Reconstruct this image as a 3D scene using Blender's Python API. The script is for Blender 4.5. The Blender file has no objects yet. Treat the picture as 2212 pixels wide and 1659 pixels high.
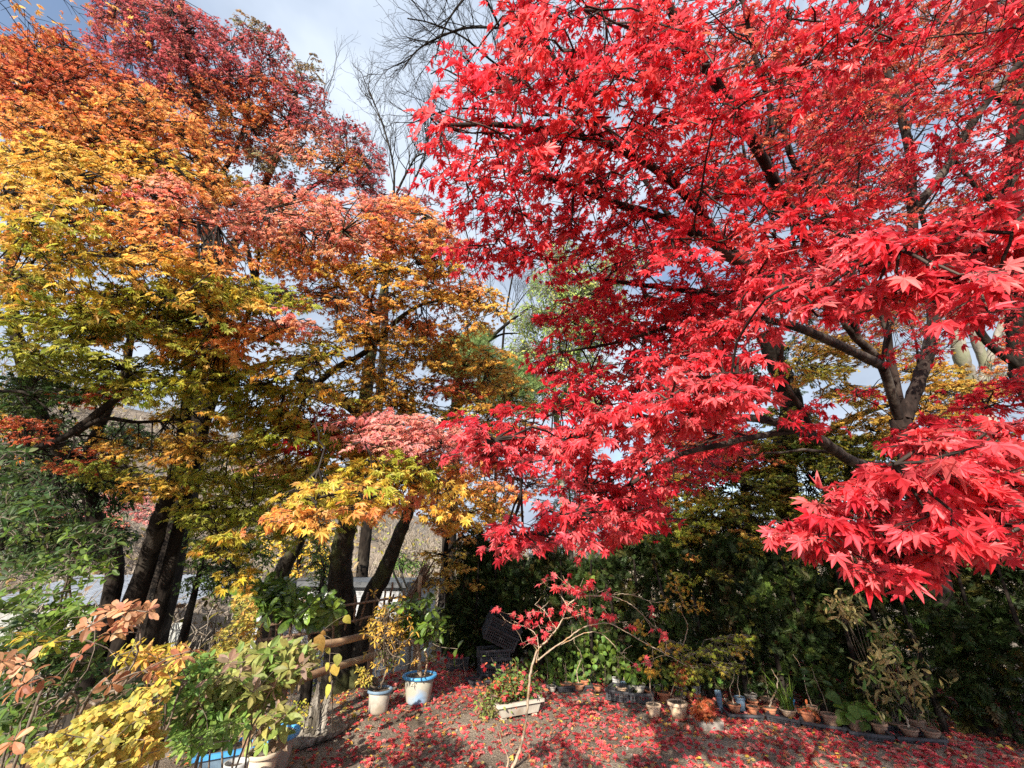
import bpy, math, random
import numpy as np
from mathutils import Vector

random.seed(7)
rng = np.random.default_rng(11)
sc = bpy.context.scene

# ------------------------------------------------------------------ camera
EYE = 1.6
PITCH = math.radians(23.7)
FPX = 400.0                      # focal length in pixels of a 1024 wide picture
K = 2212 / 1024.0                # the photo was measured on a 2212 px wide view
cam_data = bpy.data.cameras.new("camera")
cam = bpy.data.objects.new("camera", cam_data)
sc.collection.objects.link(cam)
cam.location = (0, 0, EYE)
cam.rotation_euler = (math.pi / 2 + PITCH, 0, 0)
cam_data.sensor_width = 36
cam_data.lens = 36 * FPX / 1024
cam_data.clip_start = 0.05
cam_data.clip_end = 1500
sc.camera = cam

# ------------------------------------------------------------------ sun + sky
SUN_EL = math.radians(28)
SUN_AZ = math.radians(20)        # light travels forward and a little to the right
SUNDIR = np.array([-math.cos(SUN_EL) * math.sin(SUN_AZ), -math.cos(SUN_EL) * math.cos(SUN_AZ), math.sin(SUN_EL)])
sd = bpy.data.lights.new("sun", 'SUN')
sd.energy = 4.9
sd.angle = math.radians(0.5)
sd.color = (1.0, 0.91, 0.78)
sun = bpy.data.objects.new("sun", sd)
sc.collection.objects.link(sun)
sun.rotation_euler = Vector(-SUNDIR).to_track_quat('-Z', 'Y').to_euler()

world = bpy.data.worlds.new("World")
sc.world = world
world.use_nodes = True
nt = world.node_tree
nt.nodes.clear()
def N(tree, kind, **kw):
    n = tree.nodes.new(kind)
    for k, v in kw.items():
        if k.startswith('i_'):
            n.inputs[int(k[2:])].default_value = v
        else:
            setattr(n, k, v)
    return n
out = N(nt, 'ShaderNodeOutputWorld')
bg = N(nt, 'ShaderNodeBackground')
bg.inputs['Strength'].default_value = 0.11
sky = N(nt, 'ShaderNodeTexSky', sky_type='NISHITA')
sky.sun_disc = False
sky.sun_elevation = SUN_EL
sky.sun_rotation = math.radians(180) + SUN_AZ
tc = N(nt, 'ShaderNodeTexCoord')
mp = N(nt, 'ShaderNodeMapping')
mp.inputs['Scale'].default_value = (1.0, 1.0, 2.2)
mp.inputs['Location'].default_value = (0.35, 0.1, 0.4)
n1 = N(nt, 'ShaderNodeTexNoise')
n1.inputs['Scale'].default_value = 1.7
n1.inputs['Detail'].default_value = 7
n1.inputs['Roughness'].default_value = 0.52
n1.inputs['Distortion'].default_value = 0.6
cover = N(nt, 'ShaderNodeValToRGB')
cover.color_ramp.elements[0].position = 0.30
cover.color_ramp.elements[1].position = 0.43
n2 = N(nt, 'ShaderNodeTexNoise')
n2.inputs['Scale'].default_value = 2.3
n2.inputs['Detail'].default_value = 5
shade = N(nt, 'ShaderNodeValToRGB')
e = shade.color_ramp.elements
e[0].position = 0.36; e[0].color = (1.95, 2.35, 2.95, 1)
e[1].position = 0.66; e[1].color = (3.7, 4.15, 4.75, 1)
m = shade.color_ramp.elements.new(0.5); m.color = (2.75, 3.2, 3.9, 1)
mix = N(nt, 'ShaderNodeMix', data_type='RGBA')
L = nt.links.new
L(tc.outputs['Generated'], mp.inputs['Vector'])
L(mp.outputs['Vector'], n1.inputs['Vector'])
L(mp.outputs['Vector'], n2.inputs['Vector'])
L(n1.outputs[0], cover.inputs[0])
L(n2.outputs[0], shade.inputs[0])
vd = N(nt, 'ShaderNodeVectorMath', operation='DISTANCE')
vd.inputs[1].default_value = (-0.66, 0.30, 0.69)
gap = N(nt, 'ShaderNodeMapRange', interpolation_type='SMOOTHSTEP')
gap.inputs[1].default_value = 0.05; gap.inputs[2].default_value = 0.30; gap.inputs[3].default_value = 0.1; gap.inputs[4].default_value = 1.0
mul = N(nt, 'ShaderNodeMath', operation='MULTIPLY')
L(tc.outputs['Generated'], vd.inputs[0]); L(vd.outputs['Value'], gap.inputs[0])
L(cover.outputs[0], mul.inputs[0]); L(gap.outputs[0], mul.inputs[1])
L(mul.outputs[0], mix.inputs[0])
L(sky.outputs[0], mix.inputs[6])
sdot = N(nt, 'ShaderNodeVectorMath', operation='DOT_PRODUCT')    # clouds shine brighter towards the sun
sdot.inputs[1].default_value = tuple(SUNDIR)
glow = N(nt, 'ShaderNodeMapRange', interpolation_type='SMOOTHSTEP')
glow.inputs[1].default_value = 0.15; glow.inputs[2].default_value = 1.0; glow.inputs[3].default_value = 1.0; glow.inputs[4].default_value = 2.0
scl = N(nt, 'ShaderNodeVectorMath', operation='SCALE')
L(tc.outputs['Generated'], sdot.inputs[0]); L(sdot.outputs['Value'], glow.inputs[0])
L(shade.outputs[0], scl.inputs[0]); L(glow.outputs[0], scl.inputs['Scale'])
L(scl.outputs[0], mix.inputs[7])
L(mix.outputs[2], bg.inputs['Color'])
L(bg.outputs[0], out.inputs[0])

sc.view_settings.view_transform = 'Standard'
sc.view_settings.look = 'None'
sc.view_settings.exposure = 1.15
sc.view_settings.gamma = 1
cy = sc.cycles
cy.max_bounces = 10
cy.diffuse_bounces = 6
cy.glossy_bounces = 2
cy.transmission_bounces = 8
cy.transparent_max_bounces = 6
cy.caustics_reflective = False
cy.caustics_refractive = False
cy.use_denoising = False

# ------------------------------------------------------------------ picture <-> world
CP, SP = math.cos(PITCH), math.sin(PITCH)
CAM = np.array([0, 0, EYE])
def at(x, y, d):
    """Point at depth d (metres along the camera axis) behind the photo position x, y (2212 px wide view)."""
    u = (np.asarray(x, float) - 1106) / K / FPX
    v = (829.5 - np.asarray(y, float)) / K / FPX
    d = np.asarray(d, float)
    return np.stack([d * u, d * (CP - v * SP), EYE + d * (v * CP + SP)], -1)
def pz(x, y, z=0.0):
    """Point at height z behind the photo position x, y."""
    v = (829.5 - y) / K / FPX
    t = (z - EYE) / (v * CP + SP)
    return at(x, y, t)
def px_m(px, d):
    return px / K / FPX * d
def depth_of(p):
    return float((p[1]) * CP + (p[2] - EYE) * SP)

# ------------------------------------------------------------------ materials
def new_mat(name):
    m = bpy.data.materials.new(name)
    m.use_nodes = True
    m.node_tree.nodes.clear()
    return m, m.node_tree
def link(t, a, b):
    t.links.new(a, b)
def leaf_mat(name, trans=0.40, rough=0.45, spec=0.35, boost=1.25, spot=0.25, spot_scale=60):
    """Thin leaf: its own colour comes from the per-leaf colour attribute, light from both sides."""
    m, t = new_mat(name)
    o = N(t, 'ShaderNodeOutputMaterial')
    at_ = N(t, 'ShaderNodeAttribute', attribute_name='Col')
    co = N(t, 'ShaderNodeTexCoord')
    no = N(t, 'ShaderNodeTexNoise')
    no.inputs['Scale'].default_value = spot_scale
    no.inputs['Detail'].default_value = 3
    rp = N(t, 'ShaderNodeMapRange')
    rp.inputs[1].default_value = 0.3; rp.inputs[2].default_value = 0.7
    rp.inputs[3].default_value = 1 - spot; rp.inputs[4].default_value = 1 + spot * 0.5
    mu = N(t, 'ShaderNodeMix', data_type='RGBA', blend_type='MULTIPLY')
    mu.inputs[0].default_value = 1
    p = N(t, 'ShaderNodeBsdfPrincipled')
    p.inputs['Roughness'].default_value = rough
    p.inputs['Specular IOR Level'].default_value = spec
    tr = N(t, 'ShaderNodeBsdfTranslucent')
    hs = N(t, 'ShaderNodeHueSaturation')
    hs.inputs['Saturation'].default_value = 0.97
    hs.inputs['Value'].default_value = boost
    mx = N(t, 'ShaderNodeMixShader')
    mx.inputs[0].default_value = trans
    link(t, co.outputs['Object'], no.inputs['Vector'])
    link(t, no.outputs[0], rp.inputs[0])
    link(t, at_.outputs['Color'], mu.inputs[6])
    link(t, rp.outputs[0], mu.inputs[7])
    link(t, mu.outputs[2], p.inputs['Base Color'])
    link(t, mu.outputs[2], hs.inputs['Color'])
    link(t, hs.outputs[0], tr.inputs['Color'])
    link(t, p.outputs[0], mx.inputs[1])
    link(t, tr.outputs[0], mx.inputs[2])
    link(t, mx.outputs[0], o.inputs[0])
    return m
def surf_mat(name, c1, c2, scale=8, rough=0.8, bump=0.3, detail=6, stretch=(1, 1, 1), c3=None, bump_scale=None, lo=0.35, hi=0.65, spec=0.3, dist=0.02):
    """Two or three tone noisy surface with bump."""
    m, t = new_mat(name)
    o = N(t, 'ShaderNodeOutputMaterial')
    p = N(t, 'ShaderNodeBsdfPrincipled')
    p.inputs['Roughness'].default_value = rough
    p.inputs['Specular IOR Level'].default_value = spec
    co = N(t, 'ShaderNodeTexCoord')
    mp = N(t, 'ShaderNodeMapping')
    mp.inputs['Scale'].default_value = stretch
    no = N(t, 'ShaderNodeTexNoise')
    no.inputs['Scale'].default_value = scale
    no.inputs['Detail'].default_value = detail
    no.inputs['Roughness'].default_value = 0.62
    cr = N(t, 'ShaderNodeValToRGB')
    cr.color_ramp.elements[0].position = lo; cr.color_ramp.elements[0].color = (*c1, 1)
    cr.color_ramp.elements[1].position = hi; cr.color_ramp.elements[1].color = (*c2, 1)
    link(t, co.outputs['Object'], mp.inputs[0])
    link(t, mp.outputs[0], no.inputs['Vector'])
    link(t, no.outputs[0], cr.inputs[0])
    colour = cr.outputs[0]
    if c3 is not None:
        n3 = N(t, 'ShaderNodeTexNoise')
        n3.inputs['Scale'].default_value = scale * 0.35
        n3.inputs['Detail'].default_value = 5
        mr = N(t, 'ShaderNodeMapRange')
        mr.inputs[1].default_value = 0.52; mr.inputs[2].default_value = 0.62
        mx = N(t, 'ShaderNodeMix', data_type='RGBA')
        link(t, mp.outputs[0], n3.inputs['Vector'])
        link(t, n3.outputs[0], mr.inputs[0])
        link(t, mr.outputs[0], mx.inputs[0])
        link(t, colour, mx.inputs[6])
        mx.inputs[7].default_value = (*c3, 1)
        colour = mx.outputs[2]
    link(t, colour, p.inputs['Base Color'])
    if bump:
        nb = N(t, 'ShaderNodeTexNoise')
        nb.inputs['Scale'].default_value = bump_scale or scale * 2
        nb.inputs['Detail'].default_value = 5
        b = N(t, 'ShaderNodeBump')
        b.inputs['Strength'].default_value = bump
        b.inputs['Distance'].default_value = dist
        link(t, mp.outputs[0], nb.inputs['Vector'])
        link(t, nb.outputs[0], b.inputs['Height'])
        link(t, b.outputs[0], p.inputs['Normal'])
    link(t, p.outputs[0], o.inputs[0])
    return m

M = {}
M['red_leaf'] = leaf_mat('red_maple_leaf', trans=0.46, rough=0.42, spec=0.45, spot=.32, spot_scale=38)
M['maple_leaf'] = leaf_mat('autumn_maple_leaf', trans=0.48, rough=0.45, spec=0.4, boost=1.2)
M['soft_leaf'] = leaf_mat('soft_leaf', trans=0.38, rough=0.5, spec=0.3)
M['glossy_leaf'] = leaf_mat('glossy_leaf', trans=0.22, rough=0.32, spec=0.5)
M['needle'] = leaf_mat('needle_leaf', trans=0.2, rough=0.55, spec=0.3)
M['dry_leaf'] = leaf_mat('fallen_leaf', trans=0.2, rough=0.55, spec=0.3, spot=0.35, spot_scale=45)
M['bark_dark'] = surf_mat('dark_bark', (0.008, 0.006, 0.005), (0.024, 0.018, 0.014), 14, 0.95, 0.8, stretch=(1, 1, 0.35), c3=(0.042, 0.035, 0.028), spec=.15)
M['bark_red'] = surf_mat('maple_bark', (0.012, 0.008, 0.007), (0.045, 0.031, 0.026), 12, 0.9, 0.5, stretch=(1, 1, 0.3), c3=(0.085, 0.07, 0.058), spec=.15)
M['bark_moss'] = surf_mat('mossy_bark', (0.014, 0.011, 0.008), (0.045, 0.036, 0.027), 10, 0.9, 0.9, stretch=(1, 1, 0.5), c3=(0.06, 0.063, 0.022))
M['bark_pale'] = surf_mat('pale_bark', (0.16, 0.145, 0.12), (0.34, 0.32, 0.27), 9, 0.85, 0.4, stretch=(1, 1, 0.4), c3=(0.2, 0.21, 0.14))
M['twig'] = surf_mat('twig_bark', (0.10, 0.075, 0.055), (0.20, 0.16, 0.12), 30, 0.8, 0.2)
M['sapling_bark'] = surf_mat('sapling_bark', (0.26, 0.19, 0.13), (0.44, 0.36, 0.27), 40, 0.7, 0.2, c3=(0.34, 0.2, 0.1))
M['bamboo'] = surf_mat('weathered_rail', (0.30, 0.18, 0.10), (0.52, 0.36, 0.22), 9, 0.7, 0.3, stretch=(0.3, 0.3, 1), c3=(0.22, 0.12, 0.07))
M['old_wood'] = surf_mat('old_wood', (0.12, 0.07, 0.045), (0.27, 0.17, 0.11), 14, 0.85, 0.5, stretch=(1, 1, 0.25))
M['grey_wood'] = surf_mat('grey_wood', (0.13, 0.11, 0.09), (0.36, 0.33, 0.28), 10, 0.9, 1.0, stretch=(1.3, 1.3, 0.35), c3=(0.07, 0.06, 0.045), dist=0.04)
M['black_plastic'] = surf_mat('black_plastic', (0.025, 0.026, 0.03), (0.06, 0.062, 0.07), 12, 0.5, 0.08, spec=0.5)
M['grey_plastic'] = surf_mat('grey_plastic', (0.30, 0.27, 0.23), (0.42, 0.39, 0.33), 9, 0.6, 0.05, c3=(0.26, 0.22, 0.17))
M['blue_plastic'] = surf_mat('blue_plastic', (0.05, 0.26, 0.56), (0.09, 0.36, 0.68), 7, 0.45, 0.05, c3=(0.16, 0.36, 0.55), spec=0.5)
M['slate_plastic'] = surf_mat('slate_blue_plastic', (0.10, 0.16, 0.23), (0.17, 0.25, 0.33), 8, 0.5, 0.05, spec=0.4)
M['dirty_blue'] = surf_mat('dusty_blue_plastic', (0.33, 0.31, 0.25), (0.40, 0.38, 0.32), 6, 0.7, 0.05, c3=(0.22, 0.33, 0.47))
M['beige_plastic'] = surf_mat('beige_plastic', (0.46, 0.38, 0.28), (0.56, 0.48, 0.37), 8, 0.6, 0.05, c3=(0.38, 0.30, 0.21))
M['cream_plastic'] = surf_mat('cream_plastic', (0.40, 0.36, 0.30), (0.54, 0.50, 0.43), 8, 0.6, 0.05)
M['terracotta'] = surf_mat('terracotta', (0.40, 0.14, 0.07), (0.52, 0.21, 0.11), 10, 0.85, 0.15, c3=(0.36, 0.19, 0.12))
M['pale_clay'] = surf_mat('pale_clay', (0.50, 0.36, 0.24), (0.64, 0.50, 0.36), 10, 0.85, 0.15, c3=(0.48, 0.27, 0.16))
M['brown_clay'] = surf_mat('brown_clay', (0.22, 0.13, 0.085), (0.32, 0.20, 0.14), 10, 0.85, 0.15)
M['white_plastic'] = surf_mat('white_plastic', (0.34, 0.34, 0.33), (0.46, 0.46, 0.45), 8, 0.5, 0.05)
M['stone'] = surf_mat('grey_stone', (0.16, 0.14, 0.12), (0.30, 0.27, 0.24), 18, 0.9, 0.4)
M['soil'] = surf_mat('pot_soil', (0.055, 0.04, 0.028), (0.16, 0.12, 0.085), 60, 0.95, 0.8, bump_scale=80)
M['tag'] = surf_mat('paper_tag', (0.68, 0.62, 0.44), (0.74, 0.69, 0.52), 20, 0.7, 0.0)
M['siding'] = surf_mat('white_siding', (0.30, 0.31, 0.33), (0.42, 0.43, 0.44), 3, 0.6, 0.05)
M['dark_metal'] = surf_mat('dark_metal', (0.06, 0.065, 0.07), (0.10, 0.105, 0.11), 6, 0.5, 0.05)
M['sheet'] = surf_mat('clear_sheet', (0.20, 0.22, 0.25), (0.36, 0.39, 0.43), 2.5, 0.35, 0.15, spec=0.5, stretch=(3, 1, 1))
M['film'] = surf_mat('greenhouse_film', (0.26, 0.27, 0.26), (0.42, 0.43, 0.41), 2.0, 0.35, 0.4, stretch=(4, 4, 0.5), spec=0.5)
M['pebble'] = surf_mat('pebble', (0.12, 0.105, 0.09), (0.30, 0.27, 0.235), 9, 0.85, 0.2)

# ------------------------------------------------------------------ mesh building
class MB:
    """Collects triangles with a colour per vertex; build() links them as ONE mesh object."""
    def __init__(s):
        s.v, s.f, s.c, s.n = [], [], [], 0
    def add(s, v, f, c=(0.5, 0.5, 0.5)):
        v = np.asarray(v, np.float32).reshape(-1, 3)
        c = np.asarray(c, np.float32)
        if c.ndim == 1:
            c = np.broadcast_to(c, (len(v), 3))
        s.v.append(v); s.c.append(c); s.f.append(np.asarray(f, np.int64).reshape(-1, 3) + s.n)
        s.n += len(v)
    def build(s, name, mat, parent=None, smooth=False, origin=None):
        if not s.v:
            return None
        v = np.concatenate(s.v); f = np.concatenate(s.f).astype(np.int32); c = np.concatenate(s.c)
        if parent is not None:
            v = v - np.array(world_loc(parent), np.float32)
        elif origin is not None:
            v = v - np.asarray(origin, np.float32)
        me = bpy.data.meshes.new(name)
        me.vertices.add(len(v)); me.vertices.foreach_set('co', np.ascontiguousarray(v, np.float32).ravel())
        me.loops.add(f.size); me.loops.foreach_set('vertex_index', f.ravel())
        me.polygons.add(len(f)); me.polygons.foreach_set('loop_start', np.arange(0, f.size, 3, dtype=np.int32))
        me.polygons.foreach_set('use_smooth', np.full(len(f), smooth, bool))
        me.update(calc_edges=True)
        ca = me.color_attributes.new('Col', 'FLOAT_COLOR', 'POINT')
        ca.data.foreach_set('color', np.concatenate([c, np.ones((len(c), 1), np.float32)], 1).ravel())
        me.materials.append(mat)
        o = bpy.data.objects.new(name, me)
        sc.collection.objects.link(o)
        if parent is not None:
            o.parent = parent
        elif origin is not None:
            o.location = origin
        return o
def world_loc(o):
    p = Vector(o.location)
    while o.parent:
        o = o.parent
        p = p + Vector(o.location)
    return p
def thing(name, label, cat, loc=(0, 0, 0), group=None):
    o = bpy.data.objects.new(name, None)
    o.empty_display_size = 0.1
    sc.collection.objects.link(o)
    o.location = tuple(float(q) for q in loc)
    return tag(o, label, cat, group)
def tag(o, label=None, cat=None, group=None, kind=None):
    if label: o['label'] = label
    if cat: o['category'] = cat
    if group: o['group'] = group
    if kind: o['kind'] = kind
    return o

def nrm(a):
    a = np.asarray(a, float)
    return a / np.maximum(np.linalg.norm(a, axis=-1, keepdims=True), 1e-9)
def tube(mb, pts, rad, sides=5, col=(0.5, 0.5, 0.5), cap=False, rough=0.0):
    pts = np.asarray(pts, float)
    n = len(pts)
    rad = np.broadcast_to(np.asarray(rad, float), (n,))
    t = nrm(np.gradient(pts, axis=0))
    mean = np.abs(nrm(pts[-1] - pts[0]))
    ref = np.eye(3)[int(np.argmin(mean))]
    u = nrm(np.cross(t, ref)); w = np.cross(t, u)
    a = np.linspace(0, 2 * np.pi, sides, endpoint=False)
    rr = rad[:, None] * (1 + (rng.normal(0, rough, (n, sides)) if rough else 0))
    v = pts[:, None] + (rr * np.cos(a))[..., None] * u[:, None] + (rr * np.sin(a))[..., None] * w[:, None]
    i = np.arange(n - 1)[:, None] * sides; j = np.arange(sides)[None]; j2 = (j + 1) % sides
    A, B, C, D = i + j, i + j2, i + sides + j2, i + sides + j
    f = np.concatenate([np.stack([A, B, C], -1).reshape(-1, 3), np.stack([A, C, D], -1).reshape(-1, 3)])
    v = v.reshape(-1, 3)
    if cap:
        v = np.concatenate([v, pts[:1], pts[-1:]])
        e0, e1 = n * sides, n * sides + 1
        j = j.ravel(); j2 = j2.ravel(); k = (n - 1) * sides
        f = np.concatenate([f, np.stack([np.full(sides, e0), j2, j], -1), np.stack([np.full(sides, e1), k + j, k + j2], -1)])
    mb.add(v, f, col)
def catmull(p, per=6):
    p = np.asarray(p, float)
    if len(p) < 3:
        return np.linspace(p[0], p[-1], per + 1)
    q = np.concatenate([[2 * p[0] - p[1]], p, [2 * p[-1] - p[-2]]])
    o = []
    for i in range(1, len(q) - 2):
        a, b, c, d = q[i - 1:i + 3]
        for t in np.linspace(0, 1, per, endpoint=False):
            o.append(0.5 * (2 * b + (c - a) * t + (2 * a - 5 * b + 4 * c - d) * t * t + (3 * b - a - 3 * c + d) * t ** 3))
    o.append(p[-1])
    return np.array(o)
def box(mb, lo, hi, ang=0.0, pivot=(0, 0, 0), col=(0.5, 0.5, 0.5), taper=1.0):
    lo, hi = np.asarray(lo, float), np.asarray(hi, float)
    c = (lo + hi) / 2; h = (hi - lo) / 2
    s = np.array([[-1, -1, -1], [1, -1, -1], [1, 1, -1], [-1, 1, -1], [-1, -1, 1], [1, -1, 1], [1, 1, 1], [-1, 1, 1]], float)
    v = s * h
    v[:4, :2] *= taper
    v = v + c
    ca, sa = math.cos(ang), math.sin(ang)
    v = np.stack([v[:, 0] * ca - v[:, 1] * sa, v[:, 0] * sa + v[:, 1] * ca, v[:, 2]], -1) + np.asarray(pivot, float)
    f = [[0, 2, 1], [0, 3, 2], [4, 5, 6], [4, 6, 7], [0, 1, 5], [0, 5, 4], [1, 2, 6], [1, 6, 5], [2, 3, 7], [2, 7, 6], [3, 0, 4], [3, 4, 7]]
    mb.add(v, f, col)
def lathe(mb, prof, base, segs=28, ex=1.0, ey=1.0, ang=0.0, col=(0.5, 0.5, 0.5), wob=0.0):
    prof = np.asarray(prof, float)
    n = len(prof)
    a = np.linspace(0, 2 * np.pi, segs, endpoint=False)
    r = prof[:, 0][:, None] * (1 + wob * np.sin(2 * a + 1))[None]
    x = r * np.cos(a) * ex; y = r * np.sin(a) * ey
    ca, sa = math.cos(ang), math.sin(ang)
    v = np.stack([x * ca - y * sa, x * sa + y * ca, np.broadcast_to(prof[:, 1][:, None], x.shape)], -1) + np.asarray(base, float)
    i = np.arange(n - 1)[:, None] * segs; j = np.arange(segs)[None]; j2 = (j + 1) % segs
    A, B, C, D = i + j, i + j2, i + segs + j2, i + segs + j
    f = np.concatenate([np.stack([A, B, C], -1).reshape(-1, 3), np.stack([A, C, D], -1).reshape(-1, 3)])
    mb.add(v.reshape(-1, 3), f, col)

# ------------------------------------------------------------------ leaf shapes (tip along +y, face along +z)
def shape_maple(detail, seed):
    r = np.random.default_rng(seed)
    ang = np.radians([-128, -78, -38, 0, 38, 78, 128]) + r.normal(0, 0.04, 7)
    ln = np.array([0.40, 0.72, 0.94, 1.0, 0.94, 0.72, 0.40]) * (1 + r.normal(0, 0.05, 7))
    rim = []
    def pt(a, rad, z):
        rim.append([math.sin(a) * rad, math.cos(a) * rad, z])
    curl = r.normal(0.0, 0.12, 7)
    for i in range(7):
        nb = ang[i] - 0.36 if i == 0 else (ang[i - 1] + ang[i]) / 2
        pt(nb, 0.16 if i == 0 else (0.40 if detail else 0.42) * r.uniform(.9, 1.1), 0.04)
        l = ln[i]
        zt = -0.18 * l + curl[i]
        if detail:
            w = 0.225
            pt(ang[i] - w, l * 0.60, -0.03 * l + 0.3 * curl[i])
            if detail > 1: pt(ang[i] - 0.085, l * 0.82, -0.10 * l + 0.6 * curl[i])
            pt(ang[i], l, zt)
            if detail > 1: pt(ang[i] + 0.085, l * 0.82, -0.10 * l + 0.6 * curl[i])
            pt(ang[i] + w, l * 0.60, -0.03 * l + 0.3 * curl[i])
        else:
            pt(ang[i], l, zt)
    pt(ang[-1] + 0.36, 0.16, 0.03)
    v = np.array([[0, 0, -0.04]] + rim)
    k = np.arange(1, len(v) - 1)
    f = np.stack([np.zeros_like(k), k + 1, k], -1)
    if detail > 1:                                  # a thin petiole behind the blade
        b = len(v)
        v = np.concatenate([v, [[-0.012, 0, -0.03], [0.012, 0, -0.03], [0.0, -0.55, 0.10]]])
        f = np.concatenate([f, [[b, b + 1, b + 2]]])
    return v / 1.25, f
def shape_oval(width, prof=(0, .62, 1, .88, .45, 0), curve=0.18, fold=0.16):
    t = np.array([0, .2, .45, .7, .9, 1.0])
    w = np.array(prof) * width / 2
    v, f = [], []
    for a, b in zip(t, w):
        z = -curve * a * a
        v += [[-b, a, z + fold * b], [0, a, z], [b, a, z + fold * b]]
    for i in range(5):
        q = i * 3
        for s in (0, 1):
            A, B, C, D = q + s, q + s + 1, q + s + 4, q + s + 3
            f += [[A, B, C], [A, C, D]]
    return np.array(v), np.array(f)
def shape_frond(seed, n=7):
    r = np.random.default_rng(seed)
    v, f = [], []
    def leaflet(o, dirn, l, w):
        d = np.array(dirn) / np.linalg.norm(dirn)
        s = np.array([-d[1], d[0], 0])
        b = len(v)
        o = np.array(o)
        v.extend([o, o + d * l * .45 + s * w, o + d * l + [0, 0, -.08 * l], o + d * l * .45 - s * w])
        f.extend([[b, b + 2, b + 1], [b, b + 3, b + 2]])
    leaflet([0, 0, 0], [0, 1, 0], 1.0, .035)
    for i in range(n):
        y = .1 + .8 * i / n
        l = .5 * (1 - .6 * y) * r.uniform(.8, 1.2)
        for s in (-1, 1):
            leaflet([0, y, -.05 * y], [s * .75, .65, r.normal(0, .15)], l, .05)
    return np.array(v, float), np.array(f)
def shape_tuft(seed, n=16):
    r = np.random.default_rng(seed)
    v, f = [], []
    for i in range(n):
        d = nrm(r.normal(0, .55, 3) + [0, .8, 0])
        s = nrm(np.cross(d, r.normal(0, 1, 3))) * .025
        b = len(v)
        v += [-s, s, d * r.uniform(.75, 1)]
        f.append([b, b + 1, b + 2])
    return np.array(v), np.array(f)
SH = {
    'maple_hi': [shape_maple(2, s) for s in range(6)],
    'maple': [shape_maple(1, 20 + s) for s in range(5)],
    'maple_lo': [shape_maple(0, 40 + s) for s in range(4)],
    'oval': [shape_oval(.42), shape_oval(.38, curve=.3), shape_oval(.46, curve=.05)],
    'lance': [shape_oval(.28, (0, .5, .9, 1, .6, 0)), shape_oval(.30, (0, .55, .95, 1, .55, 0), .3)],
    'spoon': [shape_oval(.44, (0, .35, .75, 1, .8, 0), .2), shape_oval(.48, (0, .35, .8, 1, .75, 0), .35)],
    'round': [shape_oval(.85, (0, .75, 1, .9, .55, 0), .15, .1), shape_oval(.78, (0, .8, 1, .85, .5, 0), .3, .15)],
    'heart': [shape_oval(.95, (.25, .95, 1, .7, .28, 0), .2, .12), shape_oval(.88, (.2, .95, 1, .68, .25, 0), .35, .15)],
    'small': [shape_oval(.6, (0, .8, 1, .8, .4, 0), .1, .2)],
    'strap': [shape_oval(.07, (.8, 1, 1, .9, .5, 0), .9, .3)],
    'frond': [shape_frond(s) for s in range(4)],
    'tuft': [shape_tuft(s) for s in range(4)],
}
def put(mb, kind, pos, normal, tip, size, col, vary=0.06):
    """Places N leaves: positions, face normals, tip directions, sizes, colours."""
    pos = np.asarray(pos, float).reshape(-1, 3); n = len(pos)
    if n == 0: return
    y = nrm(np.broadcast_to(tip, (n, 3)))
    z = np.broadcast_to(np.asarray(normal, float), (n, 3))
    z = z - (z * y).sum(-1, keepdims=True) * y
    z = nrm(z); x = np.cross(y, z)
    size = np.broadcast_to(np.asarray(size, float), (n,))
    col = np.broadcast_to(np.asarray(col, float), (n, 3))
    var = SH[kind]
    pick = rng.integers(0, len(var), n)
    zs = rng.uniform(.2, 2.6, n)
    for k, (V, F) in enumerate(var):
        m = pick == k
        c = int(m.sum())
        if not c: continue
        s = size[m][:, None, None]
        P = pos[m][:, None] + s * (V[None, :, 0:1] * x[m][:, None] + V[None, :, 1:2] * y[m][:, None] + zs[m][:, None, None] * V[None, :, 2:3] * z[m][:, None])
        Fi = (F[None] + (np.arange(c) * len(V))[:, None, None]).reshape(-1, 3)
        C = np.repeat(col[m][:, None], len(V), 1) * (1 + rng.normal(0, vary, (c, len(V), 1)))
        mb.add(P.reshape(-1, 3), Fi, np.clip(C, 0.002, 0.95).reshape(-1, 3))

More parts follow.
